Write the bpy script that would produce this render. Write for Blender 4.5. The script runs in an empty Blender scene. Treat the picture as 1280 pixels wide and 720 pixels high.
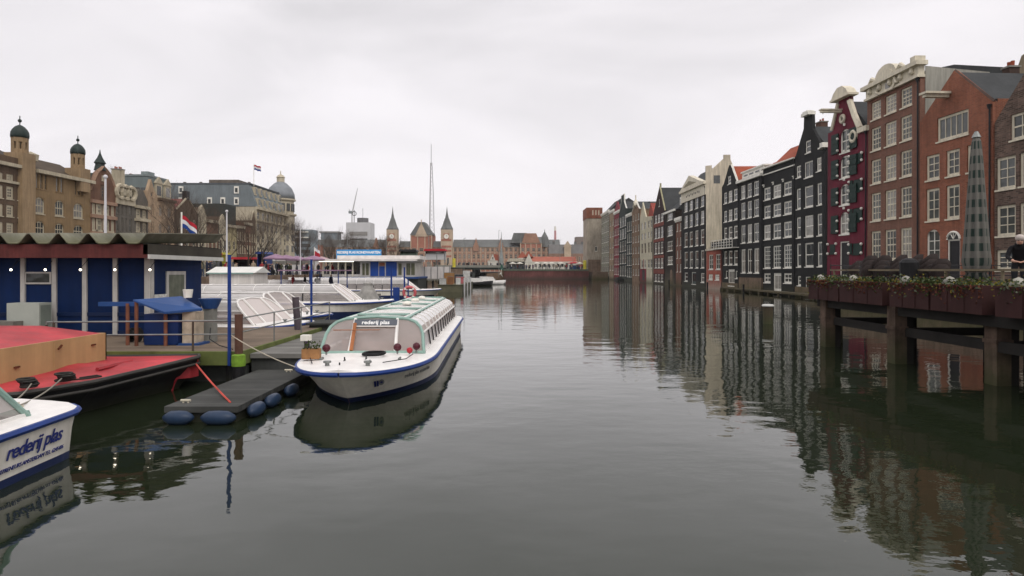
import bpy, math, random
from mathutils import Vector, Matrix
random.seed(7)
D = bpy.data; SC = bpy.context.scene; COL = SC.collection
F = 800.0; EYE = 3.0; HOR = 338.0           # focal length (px at 1280), eye height above the water, horizon row

def at(px, py, Y):                            # point seen at (px,py) at distance Y in front of the viewer
    return Vector(((px-640)/F*Y, Y, EYE+(HOR-py)/F*Y))

# ------------------------------------------------------------------ materials
MATS = {}
def lin(c):
    return tuple(((v/12.92) if v <= .04045 else ((v+.055)/1.055)**2.4) for v in c)
def surf(name, col, rough=.8, var=.25, scale=1.5, streak=0.0, bump=0.0, bscale=20, brick=None, metal=0.0, spec=.25, planks=None, moss=None, rnd=0.0, coat=0.0):
    if name in MATS: return MATS[name]
    m = D.materials.new(name); m.use_nodes = True; MATS[name] = m
    nt = m.node_tree; N = nt.nodes; L = nt.links; b = N['Principled BSDF']
    b.inputs['Roughness'].default_value = rough; b.inputs['Metallic'].default_value = metal
    b.inputs['Specular IOR Level'].default_value = spec
    b.inputs['Coat Weight'].default_value = coat
    tc = N.new('ShaderNodeTexCoord'); vec = tc.outputs['Object']
    def noise(s, det=4, v=None, rough=.55):
        n = N.new('ShaderNodeTexNoise'); n.inputs['Scale'].default_value = s; n.inputs['Detail'].default_value = det
        n.inputs['Roughness'].default_value = rough
        L.new(v or vec, n.inputs['Vector']); return n.outputs['Fac']
    def math_(op, a, c, clamp=False):
        n = N.new('ShaderNodeMath'); n.operation = op; n.use_clamp = clamp
        for i, x in enumerate((a, c)):
            if isinstance(x, (int, float)): n.inputs[i].default_value = x
            else: L.new(x, n.inputs[i])
        return n.outputs[0]
    def mulcol(c, f):
        n = N.new('ShaderNodeVectorMath'); n.operation = 'SCALE'; L.new(c, n.inputs[0]); L.new(f, n.inputs['Scale']); return n.outputs[0]
    rgb = N.new('ShaderNodeRGB'); rgb.outputs[0].default_value = (*col, 1); c = rgb.outputs[0]
    height = None
    if brick:
        bw, bh, amt, mort = brick
        sx = N.new('ShaderNodeSeparateXYZ'); L.new(vec, sx.inputs[0])
        cb = N.new('ShaderNodeCombineXYZ'); L.new(math_('ADD', sx.outputs[0], sx.outputs[1]), cb.inputs[0]); L.new(sx.outputs[2], cb.inputs[1])
        bt = N.new('ShaderNodeTexBrick'); L.new(cb.outputs[0], bt.inputs['Vector'])
        bt.inputs['Scale'].default_value = 1; bt.inputs['Brick Width'].default_value = bw; bt.inputs['Row Height'].default_value = bh
        bt.inputs['Mortar Size'].default_value = bh*.14; bt.inputs['Bias'].default_value = 0
        bt.inputs['Color1'].default_value = (*[v*(1-amt) for v in col], 1); bt.inputs['Color2'].default_value = (*[min(1, v*(1+amt)) for v in col], 1)
        bt.inputs['Mortar'].default_value = (*mort, 1); c = bt.outputs['Color']
    def con(x, k=2.4): return math_('ADD', math_('MULTIPLY', math_('SUBTRACT', x, .5), k), .5, True)
    f = math_('ADD', math_('MULTIPLY', con(noise(scale, 5)), 2*var), 1-var)
    f2 = math_('ADD', math_('MULTIPLY', noise(scale*9, 3), var), 1-var*.5)
    f = math_('MULTIPLY', f, f2)
    if streak:
        mp = N.new('ShaderNodeMapping'); mp.inputs['Scale'].default_value = (3.0, 3.0, .22); L.new(vec, mp.inputs[0])
        s = con(noise(1.6, 5, mp.outputs[0], .65), 2.2)
        f = math_('MULTIPLY', f, math_('ADD', math_('MULTIPLY', s, 2*streak), 1-streak))
    if planks:
        ax, pw = planks
        sx = N.new('ShaderNodeSeparateXYZ'); L.new(vec, sx.inputs[0])
        q = math_('MULTIPLY', sx.outputs[ax], 1/pw)
        fr = math_('FRACT', q, 0); gap = math_('GREATER_THAN', fr, .08)
        wn = N.new('ShaderNodeTexWhiteNoise'); wn.noise_dimensions = '1D'; L.new(math_('FLOOR', q, 0), wn.inputs['W'])
        f = math_('MULTIPLY', f, math_('ADD', math_('MULTIPLY', wn.outputs['Value'], .35), .8))
        f = math_('MULTIPLY', f, math_('ADD', math_('MULTIPLY', gap, .6), .4))
    if rnd:
        oi = N.new('ShaderNodeObjectInfo')
        f = math_('MULTIPLY', f, math_('ADD', math_('MULTIPLY', oi.outputs['Random'], 2*rnd), 1-rnd))
    c = mulcol(c, f)
    if moss:
        mc, z0, z1 = moss
        g = N.new('ShaderNodeNewGeometry'); sg = N.new('ShaderNodeSeparateXYZ'); L.new(g.outputs['Position'], sg.inputs[0])
        h = math_('ADD', sg.outputs[2], math_('MULTIPLY', noise(2.5, 4), -.9*(z1-z0)))
        mr = N.new('ShaderNodeMapRange'); mr.inputs['From Min'].default_value = z0-.4*(z1-z0); mr.inputs['From Max'].default_value = z1-.4*(z1-z0)
        mr.inputs['To Min'].default_value = .92; mr.inputs['To Max'].default_value = 0; L.new(h, mr.inputs['Value'])
        mx = N.new('ShaderNodeMix'); mx.data_type = 'RGBA'; L.new(mr.outputs[0], mx.inputs['Factor']); L.new(c, mx.inputs['A']); mx.inputs['B'].default_value = (*mc, 1)
        c = mx.outputs['Result']
    L.new(c, b.inputs['Base Color'])
    if rough < .75:
        L.new(math_('ADD', math_('MULTIPLY', noise(scale*4, 3), .3), rough-.12, True), b.inputs['Roughness'])
    if bump:
        bp = N.new('ShaderNodeBump'); bp.inputs['Strength'].default_value = 1; bp.inputs['Distance'].default_value = bump
        L.new(noise(bscale, 4), bp.inputs['Height']); L.new(bp.outputs[0], b.inputs['Normal'])
    return m

def glass_window(name, dark, light, p):       # opaque-looking house glazing: a dark room or a pale curtain behind a reflecting pane
    m = D.materials.new(name); m.use_nodes = True; MATS[name] = m
    N = m.node_tree.nodes; L = m.node_tree.links; b = N['Principled BSDF']
    b.inputs['Roughness'].default_value = .06; b.inputs['IOR'].default_value = 1.5
    oi = N.new('ShaderNodeObjectInfo'); cr = N.new('ShaderNodeValToRGB'); L.new(oi.outputs['Random'], cr.inputs[0])
    cr.color_ramp.interpolation = 'CONSTANT'
    e = cr.color_ramp.elements; e[0].color = (*dark, 1); e[1].position = 1-p; e[1].color = (*light, 1)
    k = e.new((1-p)*.5); k.color = (*[v*2.2 for v in dark], 1)
    tc = N.new('ShaderNodeTexCoord'); n = N.new('ShaderNodeTexNoise'); n.inputs['Scale'].default_value = 2.2; L.new(tc.outputs['Object'], n.inputs['Vector'])
    mr = N.new('ShaderNodeMapRange'); mr.inputs['To Min'].default_value = .4; mr.inputs['To Max'].default_value = 1.5; L.new(n.outputs['Fac'], mr.inputs['Value'])
    v = N.new('ShaderNodeVectorMath'); v.operation = 'SCALE'; L.new(cr.outputs[0], v.inputs[0]); L.new(mr.outputs[0], v.inputs['Scale'])
    L.new(v.outputs[0], b.inputs['Base Color'])
    n2 = N.new('ShaderNodeTexNoise'); n2.inputs['Scale'].default_value = 1.4; L.new(tc.outputs['Object'], n2.inputs['Vector'])
    bp = N.new('ShaderNodeBump'); bp.inputs['Distance'].default_value = .012; L.new(n2.outputs['Fac'], bp.inputs['Height']); L.new(bp.outputs[0], b.inputs['Normal'])
    return m
GLASS = glass_window('window_glass', (.035, .038, .036), (.30, .285, .25), .3)
GLASSF = glass_window('window_glass_far', (.035, .038, .038), (.22, .21, .19), .3)

def boat_glass(name, tint, tr, milk):
    m = D.materials.new(name); m.use_nodes = True; MATS[name] = m
    N = m.node_tree.nodes; L = m.node_tree.links; N.remove(N['Principled BSDF']); out = N['Material Output']
    t = N.new('ShaderNodeBsdfTransparent'); t.inputs[0].default_value = (*tint, 1)
    d = N.new('ShaderNodeBsdfPrincipled'); d.inputs['Base Color'].default_value = (*milk, 1); d.inputs['Roughness'].default_value = .12
    mx = N.new('ShaderNodeMixShader'); L.new(t.outputs[0], mx.inputs[1]); L.new(d.outputs[0], mx.inputs[2])
    fr = N.new('ShaderNodeFresnel'); fr.inputs[0].default_value = 1.5
    tc = N.new('ShaderNodeTexCoord'); n = N.new('ShaderNodeTexNoise'); n.inputs['Scale'].default_value = 1.3; n.inputs['Detail'].default_value = 6
    L.new(tc.outputs['Object'], n.inputs['Vector'])
    a = N.new('ShaderNodeMath'); a.operation = 'MULTIPLY_ADD'; L.new(n.outputs['Fac'], a.inputs[0]); a.inputs[1].default_value = .35; a.inputs[2].default_value = 1-tr-.17
    b = N.new('ShaderNodeMath'); b.operation = 'ADD'; b.use_clamp = True; L.new(a.outputs[0], b.inputs[0]); L.new(fr.outputs[0], b.inputs[1])
    L.new(b.outputs[0], mx.inputs[0]); L.new(mx.outputs[0], out.inputs[0]); return m
BGLASS = boat_glass('boat_glass', (.98, .96, .95), .62, (.52, .48, .46))
BGLASSP = boat_glass('boat_front_glass', (.98, .94, .92), .60, (.52, .46, .43))
BGLASSR = boat_glass('boat_roof_glass', (.95, .93, .92), .35, (.56, .54, .52))

# plain surface set
white = surf('white_paint', (.74, .72, .64), .5, .16, 2, .12)
cream = surf('cream_paint', (.60, .55, .43), .6, .16, 1.2, .2)
offwhite = surf('boat_white', (.74, .72, .69), .35, .10, 1.2, .06)
hullw = surf('hull_cream', (.74, .70, .62), .4, .16, .9, .12)
navy = surf('navy_paint', (.012, .022, .075), .4, .2, 2)
strake = surf('rail_blue', (.012, .04, .19), .4, .15, 2)
hblue = surf('house_blue', (.012, .045, .17), .45, .18, .8, .14)
hblue2 = surf('lid_blue', (.018, .06, .19), .4, .15, 1)
mint = surf('mint_trim', (.25, .38, .33), .5, .15, 1.5)
steel = surf('galvanised_steel', (.22, .23, .22), .45, .2, 4, metal=.6)
darkm = surf('dark_metal', (.018, .018, .02), .5, .2, 4)
black = surf('black_rubber', (.010, .010, .011), .6, .2, 4)
brickdk = surf('dark_brick', (.075, .048, .038), .9, .3, .5, .2)
wood = surf('weathered_wood', (.125, .088, .055), .85, .28, 1.2, planks=(1, .16), bump=.004)
greydeck = surf('grey_deck', (.055, .056, .052), .9, .3, .8, planks=(1, .22))
concrete = surf('concrete', (.21, .20, .175), .9, .25, .6, .2)
slate = surf('slate_roof', (.038, .041, .042), .8, .25, .7, .15)
tileor = surf('orange_tiles', (.27, .062, .03), .85, .25, .8, .15)
redm = surf('barge_red', (.37, .035, .042), .5, .4, .9, .0, bump=.004, bscale=9)
yelm = surf('hatch_yellow', (.42, .275, .13), .55, .14, .8, .1)
blackhull = surf('black_hull', (.012, .012, .013), .5, .35, 1.2, moss=((.035, .038, .02), -.1, .25))
trunkm = surf('bark', (.045, .038, .03), .95, .3, 2)
twigm = surf('twigs', (.075, .055, .042), .95, .3, 1)
leafm = surf('leaf_green', (.045, .065, .018), .8, .45, 7)
leafy = surf('leaf_yellow', (.20, .17, .025), .8, .4, 7)
leafr = surf('leaf_rust', (.11, .035, .018), .8, .4, 7)
skin = surf('skin', (.45, .26, .19), .6, .1, 8)

# ------------------------------------------------------------------ mesh builder
class MB:
    def __init__(s): s.v = []; s.f = []; s.m = []; s.cur = 0; s.smooth = False; s.sm = []
    def mat(s, i): s.cur = i; return s
    def _f(s, idx): s.f.append(tuple(idx)); s.m.append(s.cur); s.sm.append(s.smooth)
    def poly(s, pts):
        n = len(s.v); s.v += [tuple(p) for p in pts]; s._f(range(n, n+len(pts))); return s
    def box(s, c, d, rz=0.0, tilt=None):
        n = len(s.v); R = Matrix.Rotation(rz, 3, 'Z')
        if tilt is not None: R = R @ Matrix.Rotation(tilt[1], 3, tilt[0])
        for i in range(8):
            p = Vector(((i & 1)-.5, ((i >> 1) & 1)-.5, ((i >> 2) & 1)-.5)); p = Vector((p.x*d[0], p.y*d[1], p.z*d[2]))
            s.v.append(tuple(R @ p + Vector(c)))
        for q in ((0, 2, 3, 1), (4, 5, 7, 6), (0, 1, 5, 4), (2, 6, 7, 3), (0, 4, 6, 2), (1, 3, 7, 5)): s._f([n+k for k in q])
        return s
    def bx(s, x0, x1, y0, y1, z0, z1): return s.box(((x0+x1)/2, (y0+y1)/2, (z0+z1)/2), (abs(x1-x0), abs(y1-y0), abs(z1-z0)))
    def tube(s, pts, r, n=8, cap=True):
        pts = [Vector(p) for p in pts]; rs = r if isinstance(r, (list, tuple)) else [r]*len(pts)
        rings = []
        for i, p in enumerate(pts):
            d = (pts[min(i+1, len(pts)-1)]-pts[max(i-1, 0)]).normalized()
            up = Vector((0, 0, 1)) if abs(d.z) < .95 else Vector((1, 0, 0))
            a = d.cross(up).normalized(); b = d.cross(a).normalized(); k = len(s.v)
            for j in range(n):
                t = 2*math.pi*j/n; s.v.append(tuple(p+a*math.cos(t)*rs[i]+b*math.sin(t)*rs[i]))
            rings.append(k)
        for i in range(len(rings)-1):
            for j in range(n):
                j2 = (j+1) % n; s._f((rings[i]+j, rings[i+1]+j, rings[i+1]+j2, rings[i]+j2))
        if cap and n > 3:
            s._f([rings[0]+j for j in range(n)]); s._f([rings[-1]+j for j in reversed(range(n))])
        return s
    def prism(s, poly, y0, y1, ax='y'):       # closed polygon given as (a,b): ax y: (x,z); ax x: (y,z); ax z: (x,y)
        n = len(poly); k = len(s.v)
        for y in (y0, y1):
            for a, b in poly: s.v.append({'y': (a, y, b), 'x': (y, a, b), 'z': (a, b, y)}[ax])
        s._f([k+i for i in range(n)]); s._f([k+n+i for i in reversed(range(n))])
        for i in range(n): j = (i+1) % n; s._f((k+i, k+n+i, k+n+j, k+j))
        return s
    def lathe(s, prof, c=(0, 0, 0), n=16, sx=1, sy=1):
        k0 = len(s.v)
        for r, z in prof:
            for j in range(n):
                t = 2*math.pi*j/n; s.v.append((c[0]+r*math.cos(t)*sx, c[1]+r*math.sin(t)*sy, c[2]+z))
        for i in range(len(prof)-1):
            for j in range(n):
                a = k0+i*n+j; b = k0+i*n+(j+1) % n; s._f((a, b, b+n, a+n))
        if prof[0][0] > 1e-4: s._f([k0+j for j in reversed(range(n))])
        if prof[-1][0] > 1e-4: s._f([k0+(len(prof)-1)*n+j for j in range(n)])
        return s
    def ball(s, c, r, n=10, sz=1):
        return s.lathe([(r*math.sin(math.pi*i/n) if 0 < i < n else 0.0, -r*sz*math.cos(math.pi*i/n)) for i in range(n+1)], c, n+4)
    def torus(s, c, R, r, axis='z', n=20, m=8):
        k = len(s.v)
        for i in range(n):
            t = 2*math.pi*i/n
            for j in range(m):
                u = 2*math.pi*j/m; a = (R+r*math.cos(u))*math.cos(t); b = (R+r*math.cos(u))*math.sin(t); h = r*math.sin(u)
                p = {'z': (a, b, h), 'y': (a, h, b), 'x': (h, a, b)}[axis]; s.v.append((c[0]+p[0], c[1]+p[1], c[2]+p[2]))
        for i in range(n):
            for j in range(m): s._f((k+i*m+j, k+((i+1) % n)*m+j, k+((i+1) % n)*m+(j+1) % m, k+i*m+(j+1) % m))
        return s
    def loft(s, rings, close=False, cap=False):
        k = len(s.v); n = len(rings[0])
        for r in rings: s.v += [tuple(p) for p in r]
        for i in range(len(rings)-1):
            for j in range(n if close else n-1): j2 = (j+1) % n; s._f((k+i*n+j, k+(i+1)*n+j, k+(i+1)*n+j2, k+i*n+j2))
        if cap: s._f([k+j for j in range(n)]); s._f([k+(len(rings)-1)*n+j for j in reversed(range(n))])
        return s
    def mesh(s, name, mats):
        me = D.meshes.new(name); me.from_pydata(s.v, [], s.f); me.update()
        for m in (mats if isinstance(mats, (list, tuple)) else [mats]): me.materials.append(m)
        me.polygons.foreach_set('material_index', s.m); me.polygons.foreach_set('use_smooth', s.sm)
        import bmesh
        b = bmesh.new(); b.from_mesh(me); bmesh.ops.recalc_face_normals(b, faces=b.faces); b.to_mesh(me); b.free()
        return me
    def build(s, name, mats, parent=None, **kw):
        return link(name, s.mesh(name, mats), parent, **kw)

def link(name, data, parent=None, loc=None, rz=None, **props):
    o = D.objects.new(name, data); COL.objects.link(o)
    if parent is not None: o.parent = parent
    if loc is not None: o.location = loc
    if rz is not None: o.rotation_euler = (0, 0, rz)
    for k, v in props.items():
        if v: o[{'cat': 'category'}.get(k, k)] = v
    return o
def thing(name, label, cat, loc=(0, 0, 0), rz=0.0, group=None):
    return link(name, None, None, loc, rz, label=label, cat=cat, group=group)
def struct(o): o['kind'] = 'structure'; return o
KIDS = {}
def dup(o, loc=None, rz=None, label=None, group=None, scale=None, parent=None):
    c = o.copy(); COL.objects.link(c)
    if parent is not None: c.parent = parent
    if loc is not None: c.location = loc
    if rz is not None: c.rotation_euler = (0, 0, rz)
    if scale: c.scale = scale if isinstance(scale, tuple) else (scale,)*3
    if label: c['label'] = label
    if group: c['group'] = group
    for ch in [x for x in COL.objects if x.parent == o]: dup(ch, parent=c)
    return c

def text_mesh(txt, size, mat, bold=0.0, spacing=1.0, ext=.004):
    cu = D.curves.new('lettering', 'FONT'); cu.body = txt; cu.size = size; cu.extrude = ext; cu.offset = bold; cu.space_character = spacing
    cu.align_x = 'CENTER'; cu.align_y = 'CENTER'; cu.resolution_u = 3
    o = D.objects.new('lettering', cu); COL.objects.link(o)
    dg = bpy.context.evaluated_depsgraph_get(); me = D.meshes.new_from_object(o.evaluated_get(dg))
    D.objects.remove(o); D.curves.remove(cu); me.materials.clear(); me.materials.append(mat); me.name = 'lettering'; return me

# ------------------------------------------------------------------ facades
class Fr:                                     # vertical facade plane from plan point A (left, as seen) to B (right)
    def __init__(s, A, B, z=0.0):
        s.A = Vector((A[0], A[1])); s.B = Vector((B[0], B[1])); d = s.B-s.A; s.W = d.length; s.u = d/s.W; s.yaw = math.atan2(d.y, d.x); s.z = z
    def x(s, px):
        r = (px-640)/F                        # A.x+u.x t = r (A.y+u.y t)
        return (r*s.A.y-s.A.x)/(s.u.x-r*s.u.y)
    def Y(s, px): return s.A.y+s.u.y*s.x(px)
    def p(s, px, py): return (s.x(px), EYE+(HOR-py)/F*s.Y(px)-s.z)
    def h(s, px, py): return s.p(px, py)[1]

WCACHE = {}
def win_meshes(w, h, nx, ny, fw, fm, sill, gl):
    key = (w, h, nx, ny, fw, fm.name, sill, gl.name)
    if key in WCACHE: return WCACHE[key]
    m = MB(); d = .07
    m.bx(0, fw, 0, d, 0, h); m.bx(w-fw, w, 0, d, 0, h); m.bx(fw, w-fw, 0, d, 0, fw); m.bx(fw, w-fw, 0, d, h-fw, h)
    t = max(.035, fw*.35)
    for i in range(1, nx): x = fw+(w-2*fw)*i/nx; m.bx(x-t/2, x+t/2, .012, d-.01, fw, h-fw)
    for j in range(1, ny):
        z = fw+(h-2*fw)*j/ny; tt = t*1.7 if (ny % 2 == 0 and j == ny//2) else t
        m.bx(fw, w-fw, .015, d-.015, z-tt/2, z+tt/2)
    if sill: m.bx(-.06, w+.06, -.16, .0, -.10, .0)
    g = MB(); g.poly([(fw*.5, .045, fw*.5), (w-fw*.5, .045, fw*.5), (w-fw*.5, .045, h-fw*.5), (fw*.5, .045, h-fw*.5)])
    WCACHE[key] = (m.mesh('window', fm), g.mesh('pane', gl)); return WCACHE[key]

class House:
    def __init__(s, name, label, cat, fr, base, outline, wallm, group=None, depth=11.0, px=True, root=None):
        s.fr = fr; s.base = base; s.D = depth; s.wm = wallm; s.holes = []; s.name = name
        s.out = [fr.p(*q) for q in outline] if px else outline
        if px: s.out[0] = (0.0, s.out[0][1]); s.out[-1] = (fr.W, s.out[-1][1])
        s.root = root or thing(name, label, cat, (fr.A.x, fr.A.y, fr.z), 0.0, group)
        off = Vector((fr.A.x, fr.A.y, fr.z))-s.root.location
        s.loc = off; s.yaw = fr.yaw; s.wins = []; s.extra = MB(); s.arches = []
    def part(s, mb, name, mats, **kw): return mb.build(name, mats, s.root, loc=s.loc, rz=s.yaw, **kw)
    def W(s, x0, x1, z0, z1, nx=2, ny=2, fw=.1, fm=None, sill=True, gl=None, inset=.09, arch=False, child=True):
        w = round(abs(x1-x0)*10)/10; h = round((z1-z0)*10)/10; w = max(w, .4); h = max(h, .4)
        cx = (x0+x1)/2; cz = (z0+z1)/2; x0 = cx-w/2; z0 = cz-h/2
        if x0 < .12 or x0+w > s.fr.W-.12:
            x0 = min(max(x0, .12), s.fr.W-.12-w)
        s.holes.append((x0, x0+w, z0, z0+h))
        if arch: s.arches.append((x0, x0+w, z0, z0+h))
        me, ge = win_meshes(w, h, nx, ny, fw, fm or white, sill, gl or GLASS)
        R = Matrix.Rotation(s.yaw, 4, 'Z'); p = R @ Vector((x0, inset, z0))+s.loc
        o = link('window', me, s.root, p, s.yaw)
        if child: link('pane', ge, o)
        else:
            link('pane', ge, o)
        return o
    def grid(s, cols, rows, ref, **kw):       # cols [(px0,px1)], rows [(py_top,py_bottom)] at the reference column
        for (t, b) in rows:
            z1, z0 = s.fr.h(ref, t), s.fr.h(ref, b)
            for (a, c) in cols: s.W(s.fr.x(a), s.fr.x(c), z0, z1, **kw)
    def auto(s, n, z0, step, h, k, w=None, **kw):
        g = s.fr.W/n; w = w or g*.52
        for j in range(k):
            for i in range(n):
                cx = g*(i+.5); s.W(cx-w/2, cx+w/2, z0+j*step, z0+j*step+h, **kw)
    def door(s, x0, x1, z0, z1, mat, fm=None, glassy=True):
        w = x1-x0; s.holes.append((x0, x1, z0, z1)); m = MB(); fw = .1; fm = fm or white
        m.bx(0, fw, 0, .09, 0, z1-z0); m.bx(w-fw, w, 0, .09, 0, z1-z0); m.bx(fw, w-fw, 0, .09, z1-z0-fw, z1-z0); m.bx(-.05, w+.05, -.15, 0, -.12, 0)
        m.mat(1).bx(fw, w-fw, .05, .08, 0, z1-z0-fw)
        R = Matrix.Rotation(s.yaw, 4, 'Z'); p = R @ Vector((x0, .06, z0))+s.loc
        o = m.build('door', [fm, mat], s.root, loc=p, rz=s.yaw)
        if glassy:
            g = MB(); g.bx(fw+.12, w/2-.05, .035, .052, .5, (z1-z0)*.86); g.bx(w/2+.05, w-fw-.12, .035, .052, .5, (z1-z0)*.86); g.build('pane', GLASS, o)
    def wall(s, roofline_depth=.3, body=True, mats=None, eave=None):
        m = MB(); o = s.out; base = s.base; cap = roofline_depth
        def top(xa, xb, x):                   # outline height at x on the span (xa,xb)
            for (x0, z0), (x1, z1) in zip(o, o[1:]):
                if x1-x0 > 1e-6 and x0 <= (xa+xb)/2 <= x1: return z0+(z1-z0)*(x-x0)/(x1-x0)
            return o[-1][1]
        holes = s.holes
        xs = sorted(set([round(x, 4) for x, _ in o]+[round(v, 4) for h in holes for v in h[:2]]))
        for xa, xb in zip(xs, xs[1:]):
            if xb-xa < 1e-4: continue
            hs = sorted([h for h in holes if h[0] <= xa+1e-3 and h[1] >= xb-1e-3], key=lambda h: h[2]); z = base
            for h in hs:
                if h[2] > z+1e-4: m.poly([(xa, 0, z), (xb, 0, z), (xb, 0, h[2]), (xa, 0, h[2])])
                z = max(z, h[3])
            m.poly([(xa, 0, z), (xb, 0, z), (xb, 0, top(xa, xb, xb)), (xa, 0, top(xa, xb, xa))])
        for (a, b, c, d) in holes:
            y = .16
            m.poly([(a, 0, c), (a, y, c), (a, y, d), (a, 0, d)]); m.poly([(b, 0, c), (b, y, c), (b, y, d), (b, 0, d)])
            m.poly([(a, 0, c), (b, 0, c), (b, y, c), (a, y, c)]); m.poly([(a, 0, d), (b, 0, d), (b, y, d), (a, y, d)])
        for (a, b, c, d) in s.arches:
            r = (b-a)/2; cx = (a+b)/2; K = 6
            for sg in (-1, 1):
                arc = [(cx+sg*r*math.cos(t*math.pi/2/K), d-r+r*math.sin(t*math.pi/2/K)) for t in range(K+1)]
                for p, q in zip(arc, arc[1:]): m.poly([(cx+sg*r, .02, d), (p[0], .02, p[1]), (q[0], .02, q[1])])
        for (x0, z0), (x1, z1) in zip(o, o[1:]): m.poly([(x0, 0, z0), (x1, 0, z1), (x1, cap, z1), (x0, cap, z0)])
        for (x0, z0), (x1, z1) in zip(o, o[1:]):                     # back of the parapet
            zb = min(z0, z1, o[0][1], o[-1][1])-.3
            if x1-x0 > 1e-4: m.poly([(x0, cap, zb), (x1, cap, zb), (x1, cap, z1), (x0, cap, z0)])
        zl, zr = o[0][1], o[-1][1]; W = s.fr.W
        if eave is not None: zl = zr = eave
        m.poly([(0, 0, base), (0, cap, base), (0, cap, o[0][1]), (0, 0, o[0][1])]); m.poly([(W, 0, base), (W, cap, base), (W, cap, o[-1][1]), (W, 0, o[-1][1])])
        if body:
            m.poly([(0, cap, base), (0, s.D, base), (0, s.D, zl), (0, cap, zl)]); m.poly([(W, cap, base), (W, s.D, base), (W, s.D, zr), (W, cap, zr)])
            m.poly([(0, s.D, base), (W, s.D, base), (W, s.D, zr), (0, s.D, zl)]); m.poly([(0, cap, zl), (W, cap, zr), (W, s.D, zr), (0, s.D, zl)])
        w_ = s.part(m, 'wall', mats or s.wm)
        if W > 4 and s.D < 14 and s.root.get('category') in ('house', 'building'):
            p = MB(); x = W-.13; zz = min(o[0][1], o[-1][1])-.4; p.tube([(x, -.09, max(base, .3)), (x, -.09, zz)], .055, 6); p.lathe([(.07, 0), (.14, .28)], (x, -.12, zz), 6)
            s.part(p, 'drain_pipe', darkm)
        return w_
# ================================================================== right bank: houses standing in the water
blackb = surf('black_house', (.012, .0125, .0125), .8, .3, .45, .3, moss=((.05, .05, .03), -.2, 1.5))
blackb2 = surf('charcoal_house', (.015, .0155, .0155), .8, .3, .4, .3, moss=((.05, .05, .03), -.2, 1.2))
burg = surf('burgundy_house', (.125, .014, .028), .75, .25, .6, .3)
brownb = surf('brown_brick', (.185, .080, .050), .9, .18, .5, .22, brick=(.24, .075, .16, (.17, .12, .10)))
orangeb = surf('orange_brick', (.235, .072, .038), .9, .2, .5, .22, brick=(.24, .075, .18, (.23, .14, .10)))
rubble = surf('rough_brick', (.115, .075, .058), .95, .3, .9, .2, brick=(.34, .11, .5, (.14, .11, .09)), bump=.02, bscale=6)
tanb = surf('tan_brick', (.26, .19, .125), .9, .25, .4, .25, moss=((.06, .06, .03), -.2, 1.4))
reddk = surf('red_dark_brick', (.15, .045, .035), .9, .25, .5, .2, moss=((.05, .05, .03), -.2, 1.2))
palew = surf('stained_render', (.50, .45, .35), .9, .16, .35, .35)
creamh = surf('cream_house', (.50, .46, .34), .85, .18, .5, .3, moss=((.08, .08, .04), -.2, 1.4))
greenb = surf('green_black_house', (.018, .028, .024), .8, .3, .5, .3, moss=((.05, .05, .03), -.2, 1.4))
redh = surf('red_house', (.19, .025, .035), .8, .3, .5, .3, moss=((.05, .05, .03), -.2, 1.2))
mossy = surf('mossy_brick', (.17, .12, .085), .95, .35, .8, .3, moss=((.075, .075, .03), -.2, 1.6))
shutter = surf('shutter_green', (.012, .030, .024), .55, .25, 2)
FX = 32.3
def fz(px): return FX/((px-640)/F)
GR = 'gabled houses standing in the water on the right bank'

def gable_roof(h, xl, zl, xa, za, xr, zr, mat, y0=.32, y1=None, over=.12):
    m = MB(); m.prism([(xl-over, zl), (xr+over, zr), (xa, za)], y0, y1 or h.D); return h.part(m, 'roof', mat)
def par_roof(h, z0, z1, yr, mat, y0=.3, zb=None, x0=None, x1=None):
    m = MB(); m.prism([(y0, z0), (yr, z1), (h.D, zb if zb is not None else z0)], -.05 if x0 is None else x0, h.fr.W+.05 if x1 is None else x1, 'x'); return h.part(m, 'roof', mat)
def chimney(h, x, y, z, w=.9, d=.7, hh=1.6, mat=None, parent=None):
    m = MB(); m.box((x, y, z+hh/2), (w, d, hh)); m.mat(1).box((x, y, z+hh+.06), (w+.14, d+.14, .12))
    m.mat(2)
    for k in (-.25, .25): m.lathe([(.1, 0), (.12, .35)], (x+k*w, y, z+hh+.12), 8)
    return h.part(m, 'chimney', [mat or brickdk, concrete, tileor])

# --- far tower with a brick top at the mouth of the bridge
f = Fr((27.6, 236), (33.2, 236)); ht = House('tower_house', 'tall pale tower with a rust red brick top where the house row meets the bridge', 'building', f, -.5, [(735, 262), (752, 260)], surf('tower_render', (.33, .29, .23), .9, .25, .3, .4), None, 12)
ht.W(3.0, 3.8, f.h(745, 314), f.h(745, 308), nx=1, ny=1)
ht.wall()
m = MB(); zt = f.h(745, 273); m.bx(-.15, f.W+.15, -.15, 12, zt, f.h(745, 259.5)); m.mat(1)
for k in range(3): m.bx(2+k*1.1, 2.4+k*1.1, -.19, -.15, zt+1.2, zt+3)
ht.part(m, 'brick_top', [surf('tower_brick', (.20, .075, .045), .9, .3, .6), palew])
m = MB(); m.bx(.5, 5, -.12, 0, 0.2, 7.0); ht.part(m, 'base', mossy)

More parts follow.
